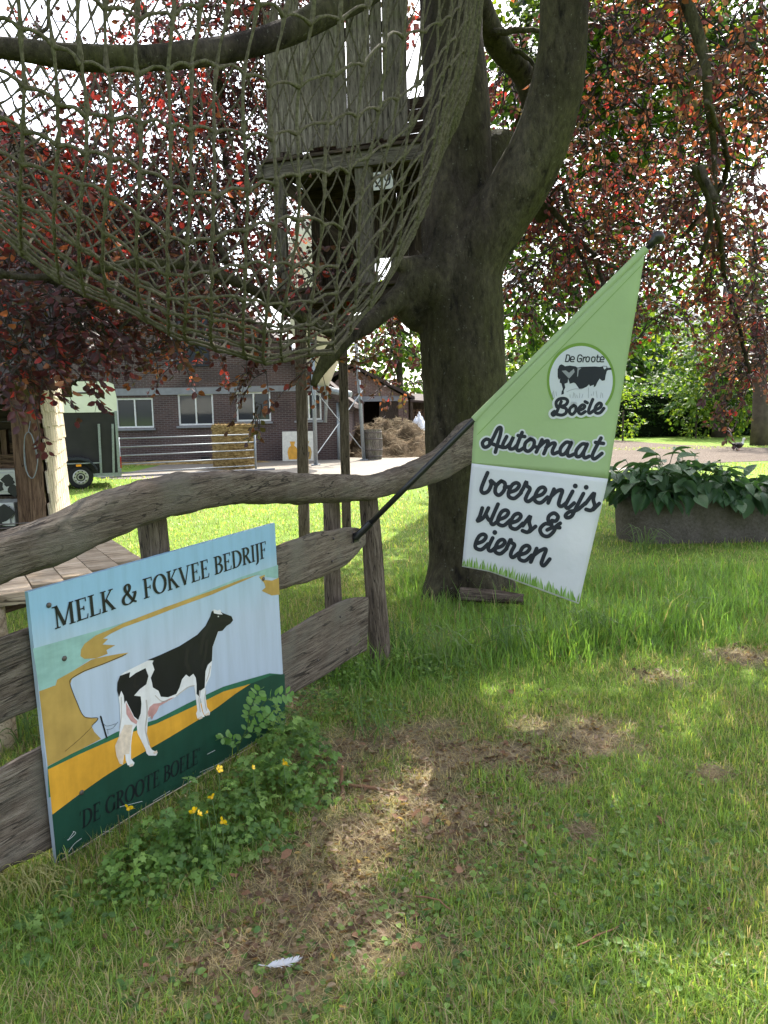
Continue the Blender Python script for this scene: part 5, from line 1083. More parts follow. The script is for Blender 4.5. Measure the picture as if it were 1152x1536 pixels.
def window(o_, parent, d, cols=2, frame=.06):
    x0, x1, z0, z1 = o_; f = MB(); y = d + .08
    w = MB()
    for (a, b) in (((x0, z0 + frame / 2), (x1, z0 + frame / 2)), ((x0, z1 - frame / 2), (x1, z1 - frame / 2)), ((x0 + frame / 2, z0 + frame), (x0 + frame / 2, z1 - frame)), ((x1 - frame / 2, z0 + frame), (x1 - frame / 2, z1 - frame))):
        w.bar((a[0], y, a[1]), (b[0], y, b[1]), frame, .07, (0, 0, 1) if a[1] == b[1] else (1, 0, 0))
    for c_ in range(1, cols):
        xm = lerp(x0, x1, c_ / cols); w.bar((xm, y, z0 + frame), (xm, y, z1 - frame), frame * .8, .06, (1, 0, 0))
    wo_ = w.build('window', M['window_white'], parent)
    for c_ in range(cols):
        a, b = lerp(x0, x1, c_ / cols) + frame * .5, lerp(x0, x1, (c_ + 1) / cols) - frame * .5
        MB().box(((a + b) / 2, y + .01, (z0 + z1) / 2), (b - a, .008, z1 - z0 - frame * 1.6)).build('pane', M['glass'], wo_)
    MB().box(((x0 + x1) / 2, d - .02, z0 - .05), (x1 - x0 + .12, .16, .07)).build('sill', M['lintel'], wo_)
for o_ in ops[:4]: window(o_, barn, BD)
MB().box((lerp(BPt(174, 590).x, BPt(345, 590).x, .5), BD - .012, BPt(260, 587).z), (BPt(345, 590).x - BPt(174, 590).x, .05, .24)).build('lintel', M['lintel'], barn)
MB().box(((ops[2][0] + ops[3][1]) / 2, BD - .012, ops[2][3] + .10), (ops[3][1] - ops[2][0] + .4, .05, .2)).build('lintel', M['lintel'], barn)
hx0, hx1, hz0, hz1 = ops[4]
MB().box((BD * 0 + hx0 - .03, BD - .02, (hz0 + hz1) / 2), (.08, .06, hz1 - hz0)).build('door_frame', M['lintel'], barn)
for k in range(6): MB().box((lerp(hx0, hx1, (k + .5) / 6), BD - .03 - .004 * (k % 2), (hz0 + hz1) / 2), ((hx1 - hx0) / 6 - .008, .04, hz1 - hz0)).build('loft_door_board', M['blue_door'], barn)
for a, b in ((226, 692), (308, 687)): MB().box(BPt(a, b) + Vector((0, .0, 0)), (.30, .03, .10)).build('air_vent', M['tyre'], barn)
pq = BPt(508, 640); MB().tube([(pq.x, BD - .1, BPt(508, 692).z), (pq.x, BD - .1, ez)], .06, 10).build('downpipe', M['galv'], barn, True)

# ------------------------------------------------------------------ second barn, lean-to
SD = 37.0
def SPt(px, py, dy=0.0): return P(px, py, SD + dy)
b2 = thing('small_brick_barn', 'smaller brick barn with dark doorway behind the manure heap', 'barn', (SPt(560, 650).x, SD, 0))
xl2, xr2 = SPt(470, 640).x, SPt(613, 640).x; ezb = SPt(613, 598).z; apb = (SPt(528, 552).x, SPt(528, 552).z)
dx0, dx1, dz1 = SPt(546, 640).x, SPt(598, 640).x, SPt(570, 602).z
mb = MB().poly([(xl2, SD, 0), (dx0, SD, 0), (dx0, SD, dz1), (dx1, SD, dz1), (dx1, SD, 0), (xr2, SD, 0), (xr2, SD, ezb), (apb[0], SD, apb[1]), (xl2, SD, ezb)]); mb.add([(xr2, SD, 0), (xr2, SD + 15, 0), (xr2, SD + 15, ezb), (xr2, SD, ezb)], [(0, 1, 2, 3)]); mb.build('wall', M['brick2'], b2)
MB().box(((dx0 + dx1) / 2, SD - .03, dz1 + .12), (dx1 - dx0 + .9, .08, .24)).build('lintel', M['lintel'], b2); MB().box(((dx0 + dx1) / 2, SD + 2.5, dz1 / 2), (dx1 - dx0 + 3, .1, dz1 + .6)).build('inner_wall', M['dark_wood'], b2)
for s in (1, -1):
    e = (xr2 + .3, ezb - .15) if s > 0 else (2 * apb[0] - xr2 - .3, ezb - .15); MB().slab([(apb[0], SD - .3, apb[1] + .08), (e[0], SD - .3, e[1] + .08), (e[0], SD + 15, e[1] + .08), (apb[0], SD + 15, apb[1] + .08)], (0, 0, .16)).build('roof', M['roof_dark'], b2)
plank_obj((lerp(dx0, dx1, .72), SD + .06, 0), (lerp(dx0, dx1, .72), SD + .06, dz1), .9, .05, (0, -1, 0), M['dark_wood'], 'door', b2)
lt = thing('firewood_store', 'lean-to store filled with stacked firewood beside the small barn', 'shed', (SPt(625, 640).x, SD, 0))
lx0, lx1, lz = SPt(614, 640).x + .05, SPt(660, 640).x, SPt(625, 603).z
MB().slab([(lx0, SD - .5, lz), (lx1, SD - .5, lz - .1), (lx1, SD + 3, lz + .3), (lx0, SD + 3, lz + .4)], (0, 0, .1)).build('roof', M['roof_dark'], lt)
for xx in (lx0 + .06, lx1 - .06): plank_obj((xx, SD - .4, 0), (xx, SD - .4, lz), .12, .12, (0, -1, 0), M['dark_wood'], 'post', lt)
mb = MB()
for r in range(11):
    for k in range(8):
        mb.lathe((lx0 + .15 + k * .18 + random.uniform(-.02, .02), SD + random.uniform(-.05, .1), .1 + r * .16), [(.08, 0), (.08, .8)], 7, (0, 1, 0))
w = mb.build('firewood', M['brown_wood'], lt); w['kind'] = 'stuff'

# ------------------------------------------------------------------ feed silo on galvanised legs
M['silo'] = m_plain('cream_silo_plastic', (.52, .47, .36), .45, .3, .08, 2)
SID = 25.2; sc_ = P(485, 560, SID); silo = thing('feed_silo', 'cream feed silo hopper standing on slim galvanised legs', 'silo', (sc_.x, SID, 0))
zc = P(485, 581, SID).z
MB().lathe((sc_.x, SID, 0), [(.12, zc), (.16, zc + .02), (.52, zc + .85), (1.0, zc + 1.75), (1.02, zc + 1.85), (1.02, zc + 4.6), (.6, zc + 5.3), (.2, zc + 5.45)], 28).build('hopper', M['silo'], silo, True)
MB().lathe((sc_.x, SID, 0), [(.30, zc - .05), (.30, zc), (.14, zc + .03)], 16).build('slide_gate', M['galv'], silo); MB().tube([(sc_.x - .05, SID, zc - .04), (sc_.x + .9, SID - .3, zc - .25)], .10, 10).build('auger_head', M['galv'], silo)
for top, bot in (((534, 505), (546, 690)), ((440, 600), (440, 690)), ((468, 500), (474, 698)), ((492, 540), (488, 634))):
    if bot[1] < 660: MB().tube([P(*top, SID + .3), P(*bot, SID + .3)], .055, 10).build('feed_pipe', M['galv'], silo, True); continue
    b = G(*bot); t = P(*top, b.y); MB().tube([b, (t.x, t.y, zc + 1.6)], .065, 10).build('leg', M['galv'], silo, True); MB().box((b.x, b.y, .02), (.28, .28, .03)).build('foot_plate', M['galv'], silo)
b1, b2_ = G(546, 690), G(474, 698)
for z0_, z1_ in ((.3, 2.4), (2.4, .3)): MB().tube([(b1.x, b1.y, z0_), (b2_.x, b2_.y, z1_)], .018, 6).build('brace', M['galv'], silo)

# ------------------------------------------------------------------ yard things
M['board_white'] = m_plain('white_painted_board', (.60, .59, .53), .6)
bp = [BPt(424, 646, -.55), BPt(470, 646, -.55), G(472, 690), G(424, 692)]; y_ = bp[3].y
yb = thing('churn_picture', 'white panel with two painted milk churns leaning on the barn wall', 'panel', bp[3]); pn_ = (Vector((0, -1, .12))).normalized()
o_ = Vector((bp[3].x, y_, 0.01)); wv = Vector((bp[2].x - bp[3].x, 0, 0)); hv = Vector((0, .14, 1.0)) * 1.02
MB().slab([o_, o_ + wv, o_ + wv + hv, o_ + hv], (0, .03, 0)).build('board', M['board_white'], yb)
for cx_, mt in ((.33, 'p_orange'), (.78, 'p_ochre')):
    MB().poly([o_ + wv * (cx_ + a) + hv * b + Vector((0, -.004, 0)) for a, b in ((-.13, .05), (.13, .05), (.17, .3), (.13, .45), (.05, .52), (.09, .66), (-.09, .66), (-.05, .52), (-.13, .45), (-.17, .3))]).build('painted_churn', M[mt], yb)
MB().poly([o_ + wv * (.78 + a) + hv * b + Vector((0, -.006, 0)) for a, b in ((-.08, .12), (.08, .12), (.10, .3), (-.10, .3))]).build('painted_band', M['p_black'], yb)
# barrel with staves
bc = G(559, 689); br_ = thing('wooden_barrel', 'grey wooden barrel standing in the yard by the manure heap', 'barrel', bc); bh, brd = 1.05, .34
for k in range(16):
    a0, a1 = 2 * math.pi * k / 16 + .015, 2 * math.pi * (k + 1) / 16 - .015; mb = MB()
    for j in range(7):
        t = j / 6; r = brd * (1 + .10 * math.sin(math.pi * t) - .05)
        for a, rr in ((a0, r), (a1, r), (a1, r - .03), (a0, r - .03)): mb.v.append(Vector((math.cos(a) * rr, math.sin(a) * rr, t * bh)))
    for j in range(6):
        for q in range(4): i0, i1 = j * 4 + q, j * 4 + (q + 1) % 4; mb.f.append((i0, i1, i1 + 4, i0 + 4))
    mb.f += [(3, 2, 1, 0), (24, 25, 26, 27)]; o = mesh_obj('stave', mb.v, mb.f, M['hut_wood'], None); o.location = bc; o.parent = br_; o.matrix_parent_inverse = world_of(br_).inverted()
for z in (.12, .34, .72, .95):
    r = brd * (1 + .10 * math.sin(math.pi * z / bh) - .05) + .004; MB().lathe((bc.x, bc.y, z - .025), [(r, 0), (r + .004, .025), (r, .05)], 24).build('hoop', M['screw'], br_, True)
MB().lathe((bc.x, bc.y, bh - .08), [(brd * .9, 0), (brd * .9, .03)], 20).build('lid', M['hut_wood'], br_)
# manure heap: a lumpy mound with strands
n = NT('straw_manure', .95, .1); f = n.noise(3, 6, .65); f2 = n.noise(26, 5, .7); n.base(n.mix(.5, n.ramp(f, [(.36, (.03, .018, .010)), (.64, (.155, .105, .058))]), n.ramp(f2, [(.3, (.025, .016, .010)), (.7, (.19, .14, .08))]))); n.bump(f2, 1.0, .08); M['manure'] = n.m
def mound(name, label, cat, c, rx, ry, h, mat, seed, strands=0, lum=.28):
    V, Fs, nr, na_ = [], [], 22, 48
    for i in range(nr + 1):
        r = i / nr
        for k in range(na_):
            a = 2 * math.pi * k / na_; x, y = math.cos(a) * r * rx, math.sin(a) * r * ry; pr = (1 - r ** 2.2)
            z = h * pr * (1 + lum * 1.6 * nz((x, y, 0), 1.1 / max(rx, .3) * 2, seed)) + lum * h * .6 * nz((x, y, 1), 5 / max(rx, .3), seed) * min(1, pr * 3) + .10 * h * nz((x, y, 2), 14 / max(rx, .3), seed) * min(1, pr * 4)
            V.append(Vector((c[0] + x * (1 + .15 * nz((math.cos(a), math.sin(a), r), 2, seed)), c[1] + y, max(z, -.02 if r > .9 else 0) + (c[2] if len(c) > 2 else 0))))
    for i in range(nr):
        for k in range(na_): a0, a1 = i * na_ + k, i * na_ + (k + 1) % na_; Fs.append((a0, a0 + na_, a1 + na_, a1))
    return V, Fs
hc = G(590, 684); V, Fs = mound('manure_heap', '', '', (P(592, 660, 29).x, 30.2), 2.5, 2.4, 1.0, M['manure'], 3, 0, .6)
heap = thing('manure_heap', 'steaming brown heap of strawy manure in front of the small barn', 'manure heap', (V[0].x, 30.2, 0)); heap['label'] = 'brown heap of strawy manure in front of the small barn'
mesh_obj('mound', V, Fs, M['manure'], heap, True)
mb = MB(); 
for _ in range(2600):
    v = random.choice(V); d = Vector((random.gauss(0, 1), random.gauss(0, 1), random.gauss(.2, .5))).normalized() * random.uniform(.08, .22); s = d.orthogonal().normalized() * .012; v = v + Vector((random.gauss(0, .05), random.gauss(0, .05), .02))
    mb.add([v - d, v - d * .2 + s, v + d, v - d * .2 - s], [(0, 1, 2, 3)])
M['straw'] = m_plain('loose_straw', (.20, .15, .085), .8, .2, .35, 3); st = mb.build('straw', M['straw'], heap); st['kind'] = 'stuff'
wl_ = G(571, 683), G(628, 680); o = bevel(MB().bar(Vector((wl_[0].x, wl_[0].y, .26)), Vector((wl_[1].x, wl_[1].y, .26)), .54, .3).build('low_wall', m_plain('mossy_concrete', (.22, .21, .15), .9, .1, .3, 3, 0, .6)), .03); tag(o, 'low mossy concrete wall in front of the manure heap', 'wall')
tc_ = P(630, 640, 31.5); V, Fs = mound('t', '', '', (tc_.x, 32.8), .45, .5, 1.55, None, 9, 0, .12); o = mesh_obj('covered_load', V, Fs, m_plain('white_plastic_sheet', (.66, .68, .72), .45, .4, .08), None, True); tag(o, 'white plastic covered bundle at the end of the manure heap', 'bundle')
# straw bale
bl_ = G(344, 705); bale = thing('straw_bale', 'tall golden straw bale behind the galvanised gate', 'straw bale', bl_)
rot = Matrix.Rotation(math.radians(38), 3, 'Z'); bm_ = bmesh.new(); bmesh.ops.create_cube(bm_, size=1); bmesh.ops.subdivide_edges(bm_, edges=bm_.edges[:], cuts=14, use_grid_fill=True)
for v in bm_.verts:
    p = Vector((v.co.x * .92, v.co.y * 1.0, (v.co.z + .5) * 1.34)); p += v.co.normalized() * (.035 * nz(p, 6, 4) + .03 * nz(p, 17, 2)); p = rot @ p; v.co = p + Vector((bl_.x + .03, bl_.y + .6, 0))
n = NT('golden_straw', .9, .15); co = n.co('Object', (1, 1, 6)); f = n.noise(5, 8, .75, co); n.base(n.ramp(f, [(.36, (.07, .042, .015)), (.5, (.25, .17, .065)), (.64, (.42, .31, .14))])); n.bump(f, 1.0, .04); M['bale'] = n.m
me = bpy.data.meshes.new('bale'); bm_.to_mesh(me); bm_.free(); link('block', me, M['bale'], bale)
mb = MB(); vs_ = [v.co.copy() for v in me.vertices]
for _ in range(2200):
    v = random.choice(vs_); d = Vector((random.gauss(0, 1), random.gauss(0, 1), random.gauss(0, .6))).normalized() * random.uniform(.05, .13); s = d.orthogonal().normalized() * .006; mb.add([v - d, v + s, v + d, v - s], [(0, 1, 2, 3)])
o = mb.build('straw', M['bale'], bale); o['kind'] = 'stuff'
for z in (.35, .7, 1.05): pass
# loose straw along the wall foot
V, Fs = mound('t', '', '', ((G(240, 700).x), 26.6), 3.6, .55, .10, None, 5); o = mesh_obj('spilled_straw', V, Fs, M['bale'], None, True); tag(o, 'low spill of straw along the foot of the barn wall', 'straw', kind='stuff')
# galvanised field gate
ga, gb = G(181, 716), G(384, 704); gate = thing('field_gate', 'galvanised five bar field gate between trailer and straw bale', 'gate', ga)
for zt, zb_ in ((657, 650), (672, 663), (685, 676), (698, 688), (710, 700)):
    pass
H_ = 1.05
for k in range(5): z = .12 + (H_ - .12) * k / 4; MB().tube([(ga.x, ga.y, z), (gb.x, gb.y, z)], .017, 8).build('bar', M['galv'], gate, True)
for p in (ga, gb): MB().tube([(p.x, p.y, 0), (p.x, p.y, H_ + .03)], .032, 10).build('upright', M['galv'], gate, True)
kb = MB().bar((ga.x - .5, ga.y - .35, .02), (gb.x + .6, gb.y - .35, .02), .06, .12).build('yard_kerb', M['lintel']); tag(kb, 'thin concrete kerb along the lawn by the gate', 'kerb')
# ------------------------------------------------------------------ green trees, hedge, house in the distance
M['green_leaf'] = m_leaf('green_leaf', 0.5, 0.45, 0.3, boost=(1.5, 1.45, 0.6)); GP = [(0.045, 0.10, 0.018), (0.075, 0.15, 0.022), (0.12, 0.19, 0.03), (0.17, 0.23, 0.035), (0.03, 0.065, 0.018), (0.02, 0.045, 0.016)]
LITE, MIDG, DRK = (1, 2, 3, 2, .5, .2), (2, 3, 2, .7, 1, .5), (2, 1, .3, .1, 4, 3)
M['trunk_far'] = m_plain('grey_brown_bark', (.075, .06, .047), .9, .1, .3, 4, 0, .6)
def green_tree(name, label, base, h, r0, puffs, leaf, seed, length, gap=.55, lean=(0, 0), group='green trees beyond the yard', pal=GP, mat=None, twr=0.0, droop=.5):
    t = thing(name, label, 'tree', base, group); b = Vector(base)
    pts = [b + Vector((lean[0] * s * s, lean[1] * s * s, h * s - .05)) for s in (0, .15, .35, .6, .8, 1)]
    MB().tube(pts, [r0 * 1.3, r0, r0 * .85, r0 * .65, r0 * .45, r0 * .2], 12, True, .06).build('trunk', M['trunk_far'], t, True)
    for k, pf in enumerate(puffs[:8]):
        c = Vector(pf[0]); st = pts[2 + k % 3]; mid_ = lerp(st, c, .55) + Vector((0, 0, -.2)); MB().tube([st, mid_, c], [r0 * .4, r0 * .25, r0 * .06], 6).build('limb', M['trunk_far'], t, True)
    crown('crown', puffs, leaf, pal, mat or M['green_leaf'], t, seed, droop, length, gap=gap, twr=twr); return t
p = puff
mt = G(985, 700)
green_tree('maple_tree', 'light green maple tree behind the copper beech on the right', (P(705, 690, 15).x, 15.0, 0), 9.0, .22, [p(795, 430, 15, (60, 60), 1.4, 90, MIDG), p(850, 480, 16, (70, 45), 1.4, 80, LITE), p(930, 450, 16, (70, 45), 1.4, 60, MIDG), p(800, 60, 14, (90, 70), 1.5, 133, LITE), p(850, 20, 14, (90, 60), 1.5, 114, LITE), p(950, 130, 14, (90, 90), 1.4, 130, LITE), p(900, 60, 13.5, (70, 60), 1.2, 90, LITE), p(970, 60, 15, (110, 80), 1.8, 152, MIDG), p(1090, 120, 15, (90, 80), 1.8, 133, DRK), p(900, 190, 15, (110, 60), 1.6, 142, MIDG), p(1010, 240, 15.5, (100, 70), 1.6, 114, LITE), p(860, 310, 15.5, (90, 60), 1.5, 114, LITE), p(960, 370, 16, (90, 50), 1.5, 104, MIDG), p(1110, 20, 15, (80, 60), 1.6, 114, MIDG), p(1120, 380, 16, (60, 60), 1.5, 76, MIDG), p(760, 200, 15, (40, 70), 1.2, 57, LITE)], 0.15, 21, (.6, 1.4), .5, group=None, twr=.005)
green_tree('background_tree', 'pale green tree above the lean-to roof between the barns', (P(600, 600, 52).x, 52, 0), 9, .3, [p(590, 560, 52, (60, 50), 2.5, 144, LITE), p(560, 500, 52, (50, 50), 2.5, 112, LITE), p(625, 500, 53, (50, 50), 2.5, 96, MIDG), p(600, 450, 53, (40, 40), 2, 64, LITE)], .42, 22, (1.2, 2.4))
green_tree('background_tree', 'yellow green tree right behind the trunk by the lane', (P(800, 600, 48).x, 48, 0), 8, .3, [p(790, 520, 48, (50, 50), 2.5, 128, LITE), p(830, 570, 47, (60, 40), 2.5, 112, LITE), p(760, 600, 47, (40, 40), 2, 80, MIDG), p(870, 600, 47, (50, 40), 2, 96, MIDG)], .40, 23, (1.2, 2.2))
green_tree('background_tree', 'sunlit light green tree beside the far house roof', (P(1080, 600, 42).x, 42, 0), 8, .3, [p(1080, 520, 42, (55, 40), 2.2, 144, LITE), p(1060, 575, 41.5, (60, 40), 2.2, 144, LITE), p(1120, 590, 41.5, (50, 45), 2.2, 128, LITE), p(1130, 470, 43, (40, 50), 2.2, 96, LITE), p(1090, 430, 43, (40, 40), 2, 64, MIDG)], .30, 24, (1, 2), .5)
green_tree('background_tree', 'dark green tree rising beyond the hedge left of the house', (P(960, 600, 55).x, 55, 0), 9, .3, [p(950, 520, 55, (50, 40), 2.5, 128, DRK), p(920, 560, 54, (40, 40), 2.5, 96, MIDG), p(985, 540, 54, (30, 40), 2, 80, DRK), p(940, 470, 56, (40, 40), 2, 64, MIDG)], .42, 25, (1.2, 2.2))
# slim tree with hanging dark foliage at the right edge
tb = G(1139, 668)
green_tree('weeping_tree', 'slim tree with drooping brown leaves at the right edge beside the duck', (tb.x, tb.y, 0), 9.5, .30, [p(1125, 520, tb.y, (40, 40), .8, 40, BRW), p(1140, 470, tb.y, (40, 60), 1, 40, BRW), p(1110, 480, tb.y - .5, (30, 60), .8, 40, BRW), p(1120, 400, tb.y, (60, 60), 1.2, 40, MIX)], .13, 26, (.8, 1.6), .5, (-.9, 0), None, PAL, M['beech_leaf'], .006, 1.6)
# clipped hedge along the lane
hed = thing('clipped_hedge', 'dark green clipped hedge along the far side of the lane', 'hedge', (P(1000, 650, 44).x, 44, 0))
h0, h1 = P(905, 600, 44).x, P(1240, 600, 44).x; hh = P(1000, 585, 44).z
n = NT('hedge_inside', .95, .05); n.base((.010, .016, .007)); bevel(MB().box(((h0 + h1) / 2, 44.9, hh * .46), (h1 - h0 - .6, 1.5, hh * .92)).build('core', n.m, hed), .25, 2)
crown('foliage', [((lerp(h0, h1, (k + .5) / 14), 44.9, hh * (.25 + .5 * j)), (.75, 1.0, hh * .30), 80, (DRK, MIDG)[j]) for k in range(14) for j in range(2)], .20, GP, M['green_leaf'], hed, 31, .2, (.4, .9), gap=.5, twr=0)  # sunlit top and shaded foot put into the leaf colours
for k, (a, d, lab) in enumerate(((935, 40, 'rounded lit shrub at the left end of the hedge behind the banner'), (1045, 41, 'pale bushy shrub growing in front of the hedge'))):
    t = thing('garden_shrub', lab, 'shrub', (P(a, 640, d).x, d, 0)); c = P(a, 615, d)
    MB().tube([(c.x, d, -.02), (c.x, d, c.z)], .05, 6).build('stem', M['trunk_far'], t); crown('foliage', [((c.x, d, c.z), (1.1, .9, c.z * .95), 80, LITE)], .17, GP, M['green_leaf'], t, 40 + k, .2, (.4, .9), gap=.5, twr=0)
# far house
hd_ = 62; M['slate'] = m_plain('grey_slate_roof', (.13, .13, .14), .7, .3, .15, 3, 0, .4); M['render'] = m_plain('cream_render', (.50, .46, .38), .8)
house = thing('far_house', 'pale house with hipped grey roof beyond the hedge', 'house', (P(1010, 600, hd_).x, hd_, 0)); a, b = P(960, 560, hd_).x, P(1062, 560, hd_).x; e = P(1010, 492, hd_).z; ap = P(985, 430, hd_).z
MB().box(((a + b) / 2, hd_ + 4, e / 2), (b - a, 8, e)).build('wall', M['render'], house)
MB().add([(a - .5, hd_ - .5, e), (b + .5, hd_ - .5, e), (b + .5, hd_ + 8.5, e), (a - .5, hd_ + 8.5, e), (lerp(a, b, .3), hd_ + 4, ap), (lerp(a, b, .6), hd_ + 4, ap)], [(0, 1, 5, 4), (1, 2, 5), (2, 3, 4, 5), (3, 0, 4), (0, 3, 2, 1)]).build('roof', M['slate'], house)
for px in (985, 1035):
    c = P(px, 530, hd_); window((c.x - .6, c.x + .6, c.z - .7, c.z + .7), house, hd_ - .16)
# screen of trees far behind: reads as one mass
crown('distant_wood', [((x, 95 + random.uniform(-6, 6), random.uniform(2, 7)), (6, 3, random.uniform(3.5, 6.5)), 40, MIDG) for x in range(-80, 90, 7)], 1.0, GP, M['green_leaf'], None, 50, .2, (2, 4), gap=.6, twr=0)
o = bpy.data.objects['distant_wood']; tag(o, 'distant belt of green trees closing the view', 'trees', kind='stuff')

# ------------------------------------------------------------------ stone trough with a hosta
n = NT('old_concrete_trough', .92, .15); f = n.noise(4, 6, .65); f2 = n.noise(30, 5, .7); f3 = n.noise(1.5, 4, .6)
c = n.mix(.5, n.ramp(f, [(.3, (.045, .037, .029)), (.7, (.145, .128, .106))]), n.ramp(f2, [(.3, (.04, .033, .026)), (.7, (.19, .172, .148))])); n.base(n.mix(n.ramp(f3, [(.5, (0, 0, 0)), (.7, (.6, .6, .6))]), c, (.062, .058, .03))); n.bump(f2, .8, .02); M['trough'] = n.m
tg = G(950, 818); tX0 = tg.x - .05; tY = tg.y; tL, tW, tH = 2.7, 1.0, P(985, 750, tY).z
trough = thing('stone_trough', 'long weathered concrete trough planted with a hosta on the lawn', 'trough', (tX0 + tL / 2, tY + .4, 0))
def rrect(x0, x1, y0, y1, r, n=7):
    o = []
    for cx_, cy_, a0 in ((x1 - r, y1 - r, 0), (x0 + r, y1 - r, 90), (x0 + r, y0 + r, 180), (x1 - r, y0 + r, 270)):
        o += [(cx_ + r * math.cos(math.radians(a0 + 90 * i / n)), cy_ + r * math.sin(math.radians(a0 + 90 * i / n))) for i in range(n + 1)]
    return o
mb = MB(); rings = [(.03, -.05, .44), (.01, .2, .45), (.0, tH - .03, .46), (.015, tH, .45), (.085, tH, .39), (.10, tH - .03, .37), (.10, tH - .12, .37)]; N = None
for ins, z, r in rings:
    rr = rrect(tX0 + ins, tX0 + tL - ins, tY + ins, tY + tW - ins, r); N = len(rr); mb.v += [Vector((a + .012 * nz((a, b, z), 5, 2), b + .012 * nz((a, b, z), 5, 7), z + (.01 * nz((a, b, 0), 4, 1)))) for a, b in rr]
for i in range(len(rings) - 1):
    for k in range(N): a0, a1 = i * N + k, i * N + (k + 1) % N; mb.f.append((a0, a1, a1 + N, a0 + N))
mb.build('basin', M['trough'], trough, True)
MB().poly([(a, b, tH - .06) for a, b in rrect(tX0 + .095, tX0 + tL - .095, tY + .095, tY + tW - .095, .37)]).build('soil', m_plain('dark_potting_soil', (.03, .022, .016), .95, .05, .4, 30, 0, .8), trough)
def hosta_leaf(w, curl):
    V, Fs, nu, nv = [], [], 7, 6
    for i in range(nu + 1):
        t = i / nu; hw = w * (math.sin(math.pi * min(1, t * .93 + .07)) ** .8) * (1.0 if t < .5 else 1 - .25 * (t - .5))
        if i == nu: hw = .003
        for j in range(nv + 1):
            s = (j / nv - .5) * 2; V.append((t, s * hw, -curl * t * t + .22 * hw * s * s * 1.6 + .01 * math.sin(s * 9)))
    for i in range(nu):
        for j in range(nv): a = i * (nv + 1) + j; Fs.append((a, a + nv + 1, a + nv + 2, a + 1))
    me = bpy.data.meshes.new('leaf'); me.from_pydata(V, [], Fs); me.shade_smooth(); return me
M['hosta'] = m_leaf_plain('hosta_leaf', (.05, .112, .052), (.115, .20, .09), .18, .38, (1.3, 1.6, .6), 34)
lm = [hosta_leaf(w, c) for w, c in ((.34, .25), (.38, .4), (.30, .55))]
for m_ in lm: m_.materials.append(M['hosta'])
hosta = thing('hosta_plant', 'dense blue green hosta spilling over the stone trough', 'plant', (tX0 + .9, tY + .45, tH - .06))
rg = random.Random(5); pet = MB()
for k in range(295):
    cx_ = rg.choice((.25, .6, .95, 1.3, 1.7, 2.1)) + rg.gauss(0, .12); cy_ = .42 + rg.gauss(0, .12); az = rg.uniform(0, 2 * math.pi); el = rg.betavariate(1.3, 1.2); out = .12 + .50 * (1 - el) ** .8; hgt = .06 + .56 * el * rg.uniform(.7, 1.1)
    hgt *= max(.28, 1.08 - abs(cx_ - .75) * .62)
    root = Vector((tX0 + cx_, tY + cy_, tH - .06)); tip0 = root + Vector((math.cos(az) * out, math.sin(az) * out * .9, hgt))
    L = rg.uniform(.16, .26); o = bpy.data.objects.new('leaf', rg.choice(lm)); C.objects.link(o)
    o.rotation_euler = (rg.gauss(0, .28), (1 - el) * .85 + rg.gauss(0, .22) - .25, az + rg.gauss(0, .35)); o.scale = (L, L, L); o.location = tip0; o.parent = hosta; o.matrix_parent_inverse = world_of(hosta).inverted()
    pet.tube([root, lerp(root, tip0, .5) + Vector((0, 0, .05)), tip0], .004, 4, False)
FV, FT = np.array([v.co[:] for v in lm[0].vertices], np.float32), np.array([[p_.vertices[0], p_.vertices[1], p_.vertices[2]] for p_ in lm[0].polygons] + [[p_.vertices[0], p_.vertices[2], p_.vertices[3]] for p_ in lm[0].polygons], np.int32)
hr = np.random.default_rng(8); K = 330; az = hr.uniform(0, 2 * np.pi, K); el = hr.random(K); ou = .10 + .45 * (1 - el); px_ = tX0 + hr.uniform(.12, 2.5, K) + np.cos(az) * ou * .5; py_ = tY + .44 + hr.normal(0, .12, K) + np.sin(az) * ou; pz_ = tH + .42 * el * hr.uniform(.5, 1, K) * np.clip(1.08 - np.abs(px_ - tX0 - .75) * .62, .25, 1)
fl_ = leaf_mesh('inner_leaves', np.stack([px_, py_, pz_], 1), np.stack([np.cos(az), np.sin(az), .3 - .9 * (1 - el)], 1), np.stack([hr.normal(0, .35, K), hr.normal(-.2, .35, K), np.ones(K)], 1), hr.uniform(.14, .24, K), np.array([.05, .112, .05])[None] * hr.uniform(.7, 1.3, (K, 1)), M['green_leaf'], hosta, FV, FT); fl_['kind'] = 'stuff'
s = pet.build('stalks', m_plain('hosta_stalk', (.05, .09, .035), .6), hosta); s['kind'] = 'stuff'

# ------------------------------------------------------------------ the duck
dk = G(1107, 676); S = .62; duck = thing('muscovy_duck', 'dark duck with pale head standing on the soil by the lane', 'duck', dk)
M['feather_dark'] = m_plain('black_brown_feathers', (.022, .016, .014), .5, .4, .3, 20); M['feather_pale'] = m_plain('pale_neck_feathers', (.55, .55, .48), .7); M['bill'] = m_plain('red_bill', (.35, .06, .04), .5)
prf = [(-.52, .46, .012), (-.40, .42, .07), (-.26, .36, .13), (-.08, .32, .175), (.10, .33, .175), (.22, .38, .13), (.29, .46, .085), (.32, .56, .06), (.34, .65, .062), (.38, .70, .065), (.43, .69, .05), (.46, .68, .02)]
pts = catmull([(a, 0, b) for a, b, r in prf], 4); rad = catn([r for a, b, r in prf], 4); mb = MB().tube(pts, [max(.004, r) for r in rad], 14)
bd = mb.build('body', M['feather_dark'], duck, True); bd.data.materials.append(M['feather_pale']); bd.data.materials
for pl in bd.data.polygons:
    if pl.center.x > .20 and pl.center.z > .40: pl.material_index = 1
def duck_at(o): o.matrix_parent_inverse = Matrix(); o.matrix_basis = Matrix(); return o
duck_at(bd)
